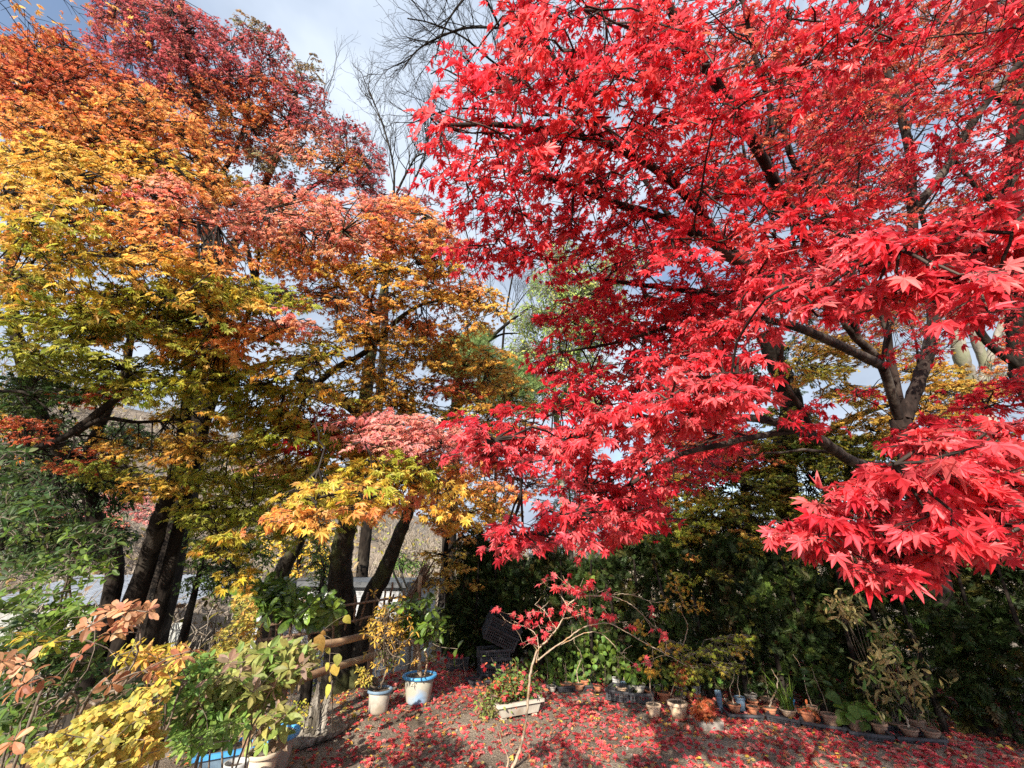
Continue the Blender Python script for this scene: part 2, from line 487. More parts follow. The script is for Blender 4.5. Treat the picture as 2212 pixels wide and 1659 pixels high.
PAL = {
    'red': [((.68, .035, .058), 6), ((.72, .06, .07), 3), ((.58, .02, .04), 3), ((.74, .12, .08), .4)],
    'scarlet': [((.72, .042, .062), 5), ((.76, .07, .07), 3), ((.62, .025, .045), 3), ((.74, .12, .12), 1.2)],
    'pinkred': [((.74, .085, .105), 6), ((.72, .14, .15), 3), ((.66, .04, .06), 3)],
    'darkred': [((.48, .022, .035), 5), ((.58, .035, .04), 3), ((.36, .02, .03), 2)],
    'crimson': [((.58, .13, .14), 5), ((.50, .085, .105), 3), ((.62, .22, .15), 3), ((.32, .09, .08), 2)],
    'rust': [((.58, .15, .06), 4), ((.64, .22, .07), 3), ((.48, .08, .05), 3)],
    'orange': [((.78, .36, .10), 5), ((.76, .26, .12), 2.5), ((.78, .47, .11), 3), ((.66, .20, .11), 1)],
    'salmon': [((.80, .37, .25), 5), ((.76, .26, .20), 3), ((.80, .46, .22), 3), ((.66, .15, .14), 1.0)],
    'pink': [((.80, .36, .32), 5), ((.78, .27, .25), 3), ((.80, .48, .32), 2)],
    'gold': [((.78, .50, .09), 5), ((.76, .41, .10), 4), ((.70, .53, .10), 3)],
    'ochre': [((.64, .39, .07), 5), ((.68, .45, .08), 3), ((.58, .28, .06), 2.5), ((.50, .42, .07), 2)],
    'yellow': [((.76, .52, .06), 5), ((.72, .40, .06), 2.5), ((.58, .50, .07), 3)],
    'lime': [((.44, .46, .06), 5), ((.58, .50, .06), 3), ((.30, .38, .05), 3), ((.68, .44, .08), 1.5)],
    'limegold': [((.62, .50, .06), 4), ((.44, .46, .06), 4), ((.74, .43, .08), 3), ((.72, .28, .10), 1.2)],
    'olive': [((.32, .35, .05), 5), ((.42, .40, .06), 3), ((.24, .29, .04), 3), ((.52, .38, .06), 1.5)],
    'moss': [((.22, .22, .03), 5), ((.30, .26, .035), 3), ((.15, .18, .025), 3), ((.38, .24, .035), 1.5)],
    'ember': [((.64, .10, .07), 5), ((.68, .05, .05), 4), ((.60, .18, .09), 3)],
    'litter': [((.66, .085, .10), 5), ((.52, .045, .055), 4), ((.66, .20, .17), 3), ((.32, .035, .035), 2.5), ((.46, .18, .09), 1.5)],
    'green': [((.10, .17, .025), 5), ((.15, .22, .03), 3), ((.07, .12, .02), 3)],
    'deep': [((.035, .07, .018), 5), ((.055, .095, .022), 3), ((.09, .12, .025), 1.5)],
    'fresh': [((.15, .26, .05), 4), ((.22, .32, .07), 3), ((.10, .19, .035), 3)],
    'hedge': [((.022, .040, .009), 5), ((.036, .058, .013), 4), ((.08, .115, .028), 1.2), ((.08, .06, .025), .5)],
    'paleg': [((.30, .42, .10), 4), ((.40, .50, .13), 3), ((.54, .54, .14), 2)],
    'pine': [((.14, .22, .07), 4), ((.22, .30, .09), 3), ((.32, .30, .10), 1)],
    'russet': [((.44, .19, .09), 5), ((.52, .28, .15), 3), ((.34, .12, .06), 3)],
    'lemon': [((.54, .42, .08), 5), ((.44, .38, .08), 3), ((.56, .34, .08), 2), ((.32, .32, .07), 2)],
    'mauve': [((.27, .27, .08), 4), ((.27, .18, .12), 2.5), ((.19, .27, .06), 4), ((.33, .34, .10), 3)],
    'tan': [((.40, .30, .12), 4), ((.46, .34, .13), 3), ((.28, .26, .10), 3)],
    'umber': [((.34, .23, .12), 4), ((.26, .17, .08), 3), ((.30, .26, .12), 2)],
}
SOFTEN = {'orange', 'salmon', 'gold', 'ochre', 'lime', 'limegold', 'rust', 'yellow', 'pink', 'olive', 'crimson'}
def pal_pick(pal, n):
    p = PAL[pal]
    w = np.array([q[1] for q in p], float); w /= w.sum()
    c = np.array([q[0] for q in p])
    if pal in SOFTEN:
        mn = (c * w[:, None]).sum(0); c = mn + (c - mn) * .62
    return c[rng.choice(len(p), n, p=w)]
def jitter(col, s=0.14):
    n = len(col)
    return col * (1 + rng.normal(0, s, (n, 1))) * (1 + rng.normal(0, s * 0.4, (n, 3)))

# ------------------------------------------------------------------ terrain
FENCE_A = np.array([-1.15, 7.4]); FENCE_B = np.array([-3.1, 2.9])
_fd = nrm(FENCE_B - FENCE_A)
_fn = np.array([_fd[1], -_fd[0]])                 # points away from the garden, to the left
if _fn[0] > 0: _fn = -_fn
def smooth(x):
    x = np.clip(x, 0, 1)
    return x * x * (3 - 2 * x)
def ground_z(x, y):
    x = np.asarray(x, float); y = np.asarray(y, float)
    s = (x - FENCE_A[0]) * _fn[0] + (y - FENCE_A[1]) * _fn[1]
    z = -1.05 * smooth((s - 0.25) / 3.2)
    far = smooth((y - 9) / 5) * -0.9
    z = np.minimum(z, far)
    r = np.hypot(x, y)
    hill = smooth((r - 13) / 22) * (2.4 + 9.0 * smooth((-x - 2) / 22) + 1.5 * smooth((x - 8) / 20))
    z = z + np.where(y > -8, hill * smooth((y + 2) / 8), 0)
    z = z + 0.02 * np.sin(x * 2.1 + 1) * np.sin(y * 1.7) + 0.012 * np.sin(x * 5.3) * np.sin(y * 4.1 + 2)
    z = z + 0.3 * smooth((r - 12) / 10) * np.sin(x * .33 + 1) * np.sin(y * .41)
    return z
n = 260
a = np.linspace(-1, 1, n)
gx = 260 * np.sign(a) * (0.045 * np.abs(a) + 0.955 * np.abs(a) ** 3.2)
gy = gx + 4
X, Y = np.meshgrid(gx, gy)
V = np.stack([X, Y, ground_z(X, Y)], -1).reshape(-1, 3)
i = np.arange(n - 1)[:, None] * n + np.arange(n - 1)[None]
F = np.concatenate([np.stack([i, i + 1, i + n + 1], -1).reshape(-1, 3), np.stack([i, i + n + 1, i + n], -1).reshape(-1, 3)])
def ground_mat():
    m, t = new_mat('garden_soil')
    o = N(t, 'ShaderNodeOutputMaterial'); p = N(t, 'ShaderNodeBsdfPrincipled')
    p.inputs['Roughness'].default_value = 0.95
    p.inputs['Specular IOR Level'].default_value = 0.2
    co = N(t, 'ShaderNodeTexCoord')
    a = N(t, 'ShaderNodeTexNoise'); a.inputs['Scale'].default_value = 1.3; a.inputs['Detail'].default_value = 8
    b = N(t, 'ShaderNodeTexNoise'); b.inputs['Scale'].default_value = 70; b.inputs['Detail'].default_value = 4
    v = N(t, 'ShaderNodeTexVoronoi'); v.inputs['Scale'].default_value = 75
    cr = N(t, 'ShaderNodeValToRGB')
    cr.color_ramp.elements[0].position = .35; cr.color_ramp.elements[0].color = (.135, .108, .083, 1)
    cr.color_ramp.elements[1].position = .68; cr.color_ramp.elements[1].color = (.30, .25, .20, 1)
    c2 = N(t, 'ShaderNodeValToRGB')
    c2.color_ramp.elements[0].position = .35; c2.color_ramp.elements[0].color = (.45, .45, .45, 1)
    c2.color_ramp.elements[1].position = .7; c2.color_ramp.elements[1].color = (1.7, 1.65, 1.6, 1)
    mu = N(t, 'ShaderNodeMix', data_type='RGBA', blend_type='MULTIPLY'); mu.inputs[0].default_value = 1
    bp = N(t, 'ShaderNodeBump'); bp.inputs['Strength'].default_value = .9; bp.inputs['Distance'].default_value = .02
    b2 = N(t, 'ShaderNodeBump'); b2.inputs['Strength'].default_value = .6; b2.inputs['Distance'].default_value = .01
    for q in (a, b, v): link(t, co.outputs['Object'], q.inputs['Vector'])
    link(t, a.outputs[0], cr.inputs[0]); link(t, b.outputs[0], c2.inputs[0])
    link(t, cr.outputs[0], mu.inputs[6]); link(t, c2.outputs[0], mu.inputs[7])
    link(t, mu.outputs[2], p.inputs['Base Color'])
    link(t, b.outputs[0], bp.inputs['Height']); link(t, v.outputs['Distance'], b2.inputs['Height'])
    link(t, bp.outputs[0], b2.inputs['Normal']); link(t, b2.outputs[0], p.inputs['Normal'])
    link(t, p.outputs[0], o.inputs[0])
    return m
mb = MB(); mb.add(V, F)
tag(mb.build('ground', ground_mat(), smooth=True), kind='structure')

def gpt(x, y):
    """Point of the ground behind photo position x, y (garden part)."""
    z = 0.0
    for _ in range(4):
        p = pz(x, y, z); z = float(ground_z(p[0], p[1]))
    return pz(x, y, z)
def drop(p):
    p = np.array(p, float); p[2] = float(ground_z(p[0], p[1])); return p

# ------------------------------------------------------------------ trees and bushes
DENSITY = 2.2
def clear(x, y, rx, ry, d):
    """Depth near d at which a spray does not throw its shade on the sunny soil between the pots."""
    tl = math.tan(SUN_EL)
    def hits(dd):
        n = 0
        for sx, sy in ((0, 0), (.7, 0), (-.7, 0), (0, .7), (0, -.7)):
            p = at(x + sx * rx, y + sy * ry, dd)
            h = max(0, p[2] - .15) / tl
            gx_, gy_ = p[0] + h * math.sin(SUN_AZ), p[1] + h * math.cos(SUN_AZ)
            n += (-1.9 < gx_ < 1.3 and 4.25 < gy_ < 6.8) or (-1.5 < gx_ < .3 and 6.8 <= gy_ < 8.4)
        return n
    best = None
    for f in (1, .94, .88, 1.08, .82, 1.15, .76, 1.25, .7, 1.35, .64, 1.5, .58, 1.7):
        if d * f < .75: continue
        h = hits(d * f)
        if best is None or h < best[0]: best = (h, d * f)
        if h == 0: break
    return best[1]
class Plant:
    def __init__(s, name, label, cat, base, group=None, bark='bark_dark', leaf='maple_leaf', tw='twig'):
        s.root = thing(name, label, cat, base, group)
        s.trunk, s.branch, s.leaf = MB(), MB(), MB()
        s.bark, s.leafmat, s.tw = M[bark], M[leaf], M[tw]
        s.P, s.R = [np.array(base, float)], [0.05]
        s.base = np.array(base, float)
        s.thin = 1.0
    def nodes(s):
        return np.array(s.P), np.array(s.R)
    def limb3(s, pts, r0, r1, main=False, wob=0.0, sides=8, per=6, rough=0.06):
        p = catmull(pts, per)
        if wob: p[1:-1] += rng.normal(0, wob, (len(p) - 2, 3))
        r = np.linspace(r0, r1, len(p))
        tube(s.trunk if main else s.branch, p, r, sides, rough=rough)
        s.P += list(p); s.R += list(r)
        return p
    def limb(s, pts, r0, r1, main=False, **k):
        return s.limb3([at(*q) for q in pts], r0, r1, main, **k)
    def near(s, c, up=0.35):
        P, R = s.nodes()
        dv = c - P
        cost = np.linalg.norm(dv, axis=1) + up * np.maximum(0, P[:, 2] - c[2]) * 2
        return int(np.argmin(cost))
    def reach(s, c, r_end=0.004, k=0.010, up=0.10, cap=0.035):
        """A bent branch from the nearest wood to the point c."""
        i = s.near(c)
        P, R = s.nodes()
        A = P[i]; l = np.linalg.norm(c - A)
        if l < 0.03: return np.array([A, c])
        q = A + (c - A) * 0.45 + np.array([0, 0, up * l]) + rng.normal(0, 0.09 * l, 3)
        n = max(4, int(l / 0.10)) if l < 3 else 22
        t = np.linspace(0, 1, n)[:, None]
        p = (1 - t) ** 2 * A + 2 * t * (1 - t) * q + t ** 2 * c
        p[1:-1] += rng.normal(0, 0.012 * min(l, 1), (n - 2, 3))
        r0 = min(max(0.5 * R[i], r_end), (0.006 + k * l), cap) * s.thin
        r = np.linspace(r0, min(r_end, r0), n)
        tube(s.branch, p, r, 5 if r0 > 0.012 else 4)
        s.P += list(p[1:]); s.R += list(r[1:])
        return p
    def spray(s, c, outd, size, nleaf, lsize, pal, kind, tilt=0.25, sun_bias=0.5, droop=0.18, twig=True, mixed=0.25, tw_r=0.0022, main=None, nrand=.33, tdrop=.35):
        outd = nrm(outd + [0, 0, rng.normal(-.05, tilt * .5)])
        side = nrm(np.cross(outd, [0, 0, 1.0])); side = nrm(side + [0, 0, rng.normal(0, tilt)])
        pn = nrm(np.cross(side, outd))
        t = rng.uniform(0.05, 1.0, nleaf) ** 0.8
        w = rng.uniform(-1, 1, nleaf) * (0.30 + 0.35 * np.sin(t * 2.6))
        pos = c + size * (t[:, None] * outd + w[:, None] * side) + rng.normal(0, 0.06 * size, nleaf)[:, None] * pn
        pos[:, 2] -= droop * size * (t ** 2 + 0.6 * w ** 2)
        tip = nrm(outd * .8 + side * (np.sign(w) * rng.uniform(.2, 1.0, nleaf))[:, None] + [0, 0, -tdrop] + rng.normal(0, .38, (nleaf, 3)))
        nor = nrm(pn * .6 + SUNDIR * sun_bias + rng.normal(0, nrand, (nleaf, 3)))
        base = main if main is not None else pal_pick(pal, 1)[0]
        col = np.where(rng.random(nleaf)[:, None] < mixed, pal_pick(pal, nleaf), base)
        put(s.leaf, kind, pos, nor, tip, lsize * rng.uniform(.55, 1.18, nleaf), jitter(col))
        if twig:
            tt = np.linspace(0, .95, 5)[:, None]
            ax = c + size * tt * outd; ax[:, 2] -= droop * size * tt[:, 0] ** 2
            tube(s.branch, ax, np.linspace(tw_r * 1.4, tw_r * .6, 5), 3)
            for q in (.25, .45, .65):
                for sg in (-1, 1):
                    if rng.random() < .7:
                        a = c + size * q * outd; a[2] -= droop * size * q * q
                        b = a + size * (.3 * outd + sg * .4 * side); b[2] -= droop * size * .25
                        tube(s.branch, np.array([a, (a + b) / 2 + [0, 0, .02 * size], b]), [tw_r, tw_r * .8, tw_r * .5], 3)
    def clump(s, x, y, rx, ry, d, leaf, pal, cover=1.5, rd=0.25, kind='maple', per=16, flat=0.25, sun_bias=0.5, droop=0.18, dens_px=0.36, sz=3.2, branch=True, twig=True, mixed=0.25, drift=(0, 0), nrand=.33, tdrop=.35):
        """Foliage filling the ellipse (x, y, rx, ry) at depth d; leaf = leaf span in metres."""
        if d < 8:
            d2 = clear(x, y, rx, ry, d)
            leaf *= d2 / d; rd *= min(1, d2 / d); d = d2
        lpx = leaf / d * FPX * K
        ntot = DENSITY * cover * math.pi * rx * ry / (dens_px * lpx * lpx)
        nspr = max(2, int(round(ntot / per)))
        c0 = at(x, y, d)
        if branch:
            s.reach(c0)
        # thread one or two more boughs through wide clumps
        if branch and rx > 70:
            for sg in (-.55, .55):
                s.reach(at(x + sg * rx, y + rng.uniform(-.3, .3) * ry, d + rng.normal(0, rd * .5)))
        ln = leaf / 1.25
        P, R = s.nodes()
        near = np.linalg.norm(P - c0, axis=1) < max(px_m(rx, d) * 1.6, .5)
        Q = P[near] if near.sum() > 3 else P
        for k in range(nspr):
            a = rng.uniform(0, 2 * np.pi); r = math.sqrt(rng.uniform(0, 1)) * .93
            px, py = x + rx * r * math.cos(a), y + ry * r * math.sin(a)
            dd = max(.55, d + rng.normal(0, rd))
            c = at(px, py, dd)
            i = int(np.argmin(np.linalg.norm(Q - c, axis=1)))
            o = c - Q[i]; o[2] *= .4
            o = nrm(nrm(o) + rng.normal(0, .5, 3) * [1, 1, .2] + np.array([drift[0], drift[1], 0]))
            size = ln * sz * rng.uniform(.8, 1.25)
            c2 = c - o * size * .5 + np.array([0, 0, droop * size * .6])
            if twig and np.linalg.norm(Q[i] - c2) > .03:
                m = (Q[i] + c2) / 2 + rng.normal(0, .04, 3) * np.linalg.norm(Q[i] - c2)
                tr = (0.0015 + .0012 * d ** .5)
                tube(s.branch, np.array([Q[i], m, c2]), [tr * 1.8, tr * 1.4, tr], 3)
            s.spray(c2, o, size, per, ln, pal, kind, tilt=flat, sun_bias=sun_bias, droop=droop, twig=twig, mixed=mixed, tw_r=.0009 + .0005 * d, nrand=nrand, tdrop=tdrop)
    def rosettes(s, pts, leaf, pal, kind='oval', k=6, up=0.5, branch=True, mixed=0.35, open_=0.75, r_end=.003):
        """Whorls of leaves at twig ends."""
        for c in pts:
            if branch: s.reach(c, r_end=r_end, k=.003, up=.05, cap=.012 if r_end > .002 else .004)
            ax = nrm(np.array([0, 0, up]) + SUNDIR * .5 + rng.normal(0, .35, 3))
            u = nrm(np.cross(ax, rng.normal(0, 1, 3))); w = np.cross(ax, u)
            kk = max(3, int(rng.normal(k, 1.2)))
            a = np.arange(kk) * 2 * np.pi / kk + rng.uniform(0, 6) + rng.normal(0, .2, kk)
            tip = nrm((np.cos(a)[:, None] * u + np.sin(a)[:, None] * w) * open_ + ax * rng.uniform(.05, .6, kk)[:, None] - [0, 0, .15])
            nor = nrm(ax + rng.normal(0, .2, (kk, 3)))
            main = pal_pick(pal, 1)[0]
            col = np.where(rng.random(kk)[:, None] < mixed, pal_pick(pal, kk), main)
            put(s.leaf, kind, np.broadcast_to(c, (kk, 3)) + tip * leaf * .06, nor, tip, leaf * rng.uniform(.65, 1.1, kk), jitter(col))
    def finish(s, crown='crown', smooth_leaf=False):
        s.trunk.build('trunk', s.bark, s.root, smooth=True)
        s.branch.build('branches', s.bark if s.trunk.v else s.tw, s.root, smooth=True)
        s.leaf.build(crown, s.leafmat, s.root, smooth=smooth_leaf)

def grow(mb, p, d, length, r, depth, spread=.5, tropism=.12, kids=3, sides=4, nodes=None, rmin=.0025):
    """Bare branching twigs."""
    n = 5
    pts = [np.array(p, float)]; dd = nrm(d)
    for _ in range(n):
        dd = nrm(dd + rng.normal(0, .12, 3) + [0, 0, tropism])
        pts.append(pts[-1] + dd * length / n)
    pts = np.array(pts)
    tube(mb, pts, np.linspace(r, max(r * .55, rmin), n + 1), sides if r > .012 else 3)
    if depth > 0:
        for k in range(kids):
            q = rng.uniform(.25, 1.0) if k else 1.0
            j = min(n, max(1, int(q * n)))
            ax = nrm(rng.normal(0, 1, 3))
            nd = nrm(nrm(pts[j] - pts[j - 1]) + ax * spread)
            grow(mb, pts[j], nd, length * rng.uniform(.55, .8), max(r * .55, rmin), depth - 1, spread, tropism, kids, sides, nodes, rmin)

def under(x, y, d):
    return drop(at(x, y, d))

# ================================================================== the red maple whose boughs fill the right half
red = Plant('japanese_maple', 'scarlet japanese maple with several forked stems rising behind the dark hedge', 'tree', drop([4.85, 5.15, 0]), bark='bark_red', leaf='red_leaf')
B0 = np.array(red.root.location)
fork = at(1945, 905, 4.6)
red.limb3([B0 + [0, 0, -.15], B0 + [-.05, 0, .7], (B0 + fork) / 2 + [0, .05, .25], fork], .14, .10, True, sides=12)
# stems that leave the fork
s1 = red.limb([(1940, 900, 4.6), (1905, 790, 4.4), (1850, 730, 4.2), (1815, 680, 4.1), (1790, 610, 4.0)], .05, .026, True, sides=10)
s2 = red.limb([(1950, 905, 4.6), (1925, 780, 4.6), (1912, 700, 4.6), (1885, 640, 4.6), (1850, 560, 4.6)], .047, .024, True, sides=10)
s3 = red.limb([(1955, 905, 4.6), (1985, 820, 4.7), (2010, 740, 4.8), (2015, 660, 4.9), (1975, 540, 5.0), (1970, 440, 5.0), (1962, 310, 5.1), (1915, 160, 5.2), (1850, 30, 5.3), (1830, -60, 5.3)], .072, .036, True, sides=10)
s4 = red.limb([(1978, 450, 5.0), (2040, 370, 4.9), (2110, 250, 4.8), (2190, 150, 4.7), (2290, 60, 4.6)], .052, .03, True, sides=9)
red.limb([(1905, 790, 4.4), (1790, 735, 3.6), (1700, 700, 3.0), (1620, 690, 2.5)], .05, .018)
red.limb([(1850, 730, 4.2), (1835, 650, 4.0), (1840, 600, 3.9), (1845, 480, 3.8)], .045, .02)
red.limb([(1930, 1010, 4.4), (1850, 1000, 3.8), (1770, 950, 3.1), (1710, 925, 2.7), (1640, 905, 2.2), (1500, 900, 1.7)], .055, .014)
red.limb([(1760, 945, 3.0), (1735, 890, 2.9), (1690, 815, 2.8), (1690, 740, 2.7)], .026, .012)
red.limb([(1720, 930, 2.75), (1650, 940, 2.5), (1560, 960, 2.2), (1450, 990, 2.0), (1300, 1090, 1.75)], .022, .008)
# long boughs to the left
red.limb([(1790, 610, 4.0), (1700, 590, 3.2), (1620, 580, 2.8), (1530, 520, 2.5), (1430, 470, 2.35), (1330, 440, 2.3), (1230, 400, 2.2), (1130, 370, 2.1)], .045, .010)
red.limb([(1620, 580, 2.8), (1560, 520, 2.6), (1460, 400, 2.3), (1350, 330, 2.1), (1230, 290, 1.95), (1080, 270, 1.9), (960, 270, 1.95)], .032, .008)
red.limb([(1790, 610, 4.0), (1720, 480, 3.4), (1640, 330, 2.9), (1560, 200, 2.5), (1480, 80, 2.3), (1430, -20, 2.2)], .045, .02)
red.limb([(1640, 330, 2.9), (1665, 250, 2.9), (1630, 120, 2.8), (1600, -20, 2.8)], .022, .012)
red.limb([(1850, 560, 4.6), (1760, 430, 4.2), (1700, 310, 4.0), (1690, 160, 3.9), (1710, 20, 3.8)], .04, .018)
red.limb([(1660, 640, 3.2), (1560, 640, 2.9), (1470, 625, 2.7), (1380, 615, 2.6), (1280, 600, 2.6)], .030, .009)
red.limb([(1560, 640, 2.9), (1450, 700, 2.7), (1330, 740, 2.6), (1220, 760, 2.6)], .018, .006)
red.limb([(1975, 540, 5.0), (1960, 560, 3.2), (1985, 590, 1.8), (2060, 600, 1.1)], .045, .012)
red.limb([(1960, 1010, 4.5), (2000, 1080, 3.0), (2040, 1090, 1.9), (2070, 1060, 1.1)], .045, .012)
for x0, y0, x1, y1, d0 in [(1760, 430, 1800, 260, 4.2), (1800, 620, 1830, 430, 4.4), (1880, 640, 1960, 560, 4.7), (1700, 310, 1640, 150, 4), (1740, 480, 1740, 300, 4.2), (1860, 700, 1900, 560, 4.5), (1830, 590, 1900, 430, 4.5), (1960, 320, 2010, 240, 5), (1720, 560, 1690, 330, 3.6), (1560, 520, 1640, 460, 2.6), (1690, 700, 1660, 380, 4), (1760, 640, 1740, 350, 4.4), (1830, 560, 1860, 300, 4.6), (1900, 640, 1880, 420, 4.8), (1960, 500, 2060, 330, 5), (2030, 640, 2080, 480, 5), (1985, 820, 1940, 640, 4.7), (1905, 790, 1960, 650, 4.5), (1620, 420, 1580, 180, 3.4), (1660, 330, 1720, 120, 3.4), (1790, 600, 1690, 420, 4), (2110, 250, 2040, 60, 5), (1960, 300, 1990, 100, 5)]:
    red.limb([(x0, y0, d0), ((x0 + x1) / 2 + rng.uniform(-20, 20), (y0 + y1) / 2, d0), (x1, y1, d0)], .016, .006)

RL = .068
near_front = [  # sunlit sprays close to the viewer
    (2110, 985, 120, 70, .86), (2000, 1020, 120, 70, .88), (1930, 1100, 130, 75, .9), (2080, 1100, 140, 80, .86), (1830, 1130, 110, 60, .93), (1750, 1175, 90, 45, .97),
    (1930, 1205, 110, 55, .9), (1940, 1255, 55, 28, .92), (2160, 1150, 90, 70, .84), (1850, 1215, 80, 32, .93), (2190, 1040, 80, 90, .83), (2150, 1205, 80, 24, .86),
    (2120, 520, 120, 50, .9), (2010, 545, 120, 55, .92), (2160, 600, 80, 60, .88), (1900, 580, 120, 52, .96), (2050, 620, 120, 50, .92), (1790, 635, 120, 42, 1.05), (1700, 665, 85, 28, 1.12), (2100, 690, 70, 26, .9), (1960, 650, 110, 34, .97), (2190, 500, 60, 40, .88), (1850, 690, 90, 24, 1.1),
    (1580, 820, 90, 50, 1.2), (1500, 860, 90, 48, 1.25), (1590, 870, 60, 38, 1.18), (1430, 920, 90, 45, 1.32), (1340, 930, 80, 40, 1.42), (1260, 960, 80, 36, 1.52), (1170, 975, 80, 36, 1.65), (1070, 965, 70, 38, 1.8), (1440, 860, 60, 30, 1.4),
    (1640, 830, 35, 26, 1.2)]
for x, y, rx, ry, d in near_front:
    y -= 14
    red.clump(x, y, rx, ry, d, .055, 'pinkred', cover=2.1, rd=.07, kind='maple_hi', per=7, sun_bias=.6, sz=1.6, flat=.2, mixed=.3, drift=(-.7, -.3), nrand=.42, tdrop=.6)
mid_front = [
    (1130, 1165, 75, 38, 1.6), (1230, 1120, 80, 45, 1.6), (1340, 1110, 85, 38, 1.65), (1420, 1130, 45, 22, 1.65), (1310, 1060, 90, 42, 1.75), (1160, 1195, 60, 25, 1.6), (1250, 1170, 45, 26, 1.6), (1370, 1160, 40, 22, 1.65), (1080, 1190, 35, 16, 1.6), (1420, 1080, 40, 20, 1.7), (1390, 1010, 70, 30, 1.8),
    (1530, 900, 80, 26, 1.5), (1690, 620, 100, 30, 1.5), (1560, 740, 100, 45, 1.7), (1480, 780, 80, 35, 1.7), (1620, 700, 80, 30, 1.6), (1010, 985, 50, 28, 2.0), (1110, 1010, 60, 26, 1.9), (1230, 1010, 80, 26, 1.8)]
for x, y, rx, ry, d in mid_front:
    y -= 12
    red.clump(x, y, rx, ry, d, .062, 'pinkred', cover=1.9, rd=.10, kind='maple_hi', per=7, sun_bias=.6, sz=2.0, flat=.2, drift=(-.8, -.3), nrand=.4, tdrop=.5)
upper = [
    (1130, 30, 80, 40, 2.0), (1250, 20, 90, 45, 1.9), (1370, 60, 110, 55, 1.9), (1180, 110, 110, 45, 1.85), (1080, 170, 80, 45, 1.85), (1020, 210, 60, 30, 1.9), (1210, 200, 120, 55, 1.8), (1330, 160, 110, 60, 1.85), (1480, 120, 100, 70, 2.1), (1000, 120, 35, 22, 1.95), (1110, 80, 60, 30, 1.95),
    (1030, 285, 90, 40, 1.85), (930, 255, 36, 18, 1.95), (950, 300, 30, 20, 1.95), (1150, 300, 120, 55, 1.85), (1290, 290, 120, 60, 1.9), (1420, 250, 110, 60, 2.0), (1540, 260, 80, 55, 2.1), (1010, 370, 70, 38, 2.05), (1100, 390, 100, 48, 2.05), (1240, 400, 120, 52, 2.1), (1380, 380, 110, 55, 2.1), (1500, 360, 90, 50, 2.2),
    (960, 390, 28, 24, 2.2), (1040, 450, 80, 36, 2.3), (1170, 480, 110, 42, 2.4), (1310, 490, 110, 45, 2.4), (1440, 470, 100, 45, 2.2), (1060, 540, 80, 34, 2.5), (1180, 560, 90, 32, 2.6), (1010, 560, 45, 34, 2.4), (1330, 570, 110, 40, 2.5),
    (1570, 420, 100, 42, 1.85), (1660, 455, 120, 40, 1.8), (1760, 480, 110, 35, 1.9), (1500, 520, 90, 40, 1.85), (1620, 520, 100, 40, 1.8), (1840, 460, 70, 25, 2.0), (1480, 565, 50, 22, 1.7), (1860, 520, 80, 25, 2.0), (1700, 560, 110, 32, 2.0)]
for x, y, rx, ry, d in upper:
    red.clump(x, y, rx, ry, d, RL, 'scarlet', cover=1.25, rd=.2, kind='maple', per=12, sun_bias=.5, flat=.2, drift=(-.8, -.3), nrand=.38, tdrop=.45)
tufts = [(1590, 235, 60, 26, 1.7), (1660, 180, 60, 25, 1.7), (1830, 90, 80, 30, 1.75), (1760, 130, 70, 28, 1.7), (1900, 60, 60, 25, 1.8), (1850, 140, 60, 20, 1.8), (1700, 40, 60, 30, 2.0), (1950, 100, 50, 20, 1.8), (1720, 200, 60, 24, 1.9), (2190, 60, 40, 20, 1.8)]
for x, y, rx, ry, d in tufts:
    red.clump(x, y, rx, ry, d, RL, 'scarlet', cover=1.5, rd=.1, kind='maple', per=10, sun_bias=.6)
shade = [
    (1180, 900, 130, 34, 2.3), (1050, 925, 70, 28, 2.4), (1300, 870, 110, 38, 2.3), (1410, 790, 90, 44, 2.4), (1230, 800, 80, 26, 2.6), (1180, 770, 60, 20, 2.7), (1330, 710, 90, 55, 2.7), (1450, 650, 110, 60, 2.6), (1560, 640, 90, 50, 2.6), (1290, 640, 70, 35, 2.8), (1640, 600, 110, 40, 2.7), (1480, 720, 90, 45, 2.8), (1220, 600, 50, 22, 2.9), (1210, 680, 40, 22, 2.9), (1550, 940, 80, 30, 2.6), (1460, 980, 80, 30, 2.8), (1390, 850, 80, 30, 2.5),
    (1330, 1010, 110, 34, 2.4), (1340, 1140, 80, 38, 2.3), (1400, 1060, 60, 30, 2.4), (1240, 1060, 70, 28, 2.3),
    (2130, 880, 100, 22, 2.6), (2000, 930, 100, 22, 2.5), (1760, 890, 40, 12, 2.9), (2180, 830, 50, 30, 2.8), (1850, 855, 36, 9, 2.6), (1730, 930, 40, 12, 2.5)]
for x, y, rx, ry, d in shade:
    red.clump(x, y, rx, ry, d, .066, 'red', cover=1.5, rd=.28, kind='maple', per=14, sun_bias=.35)
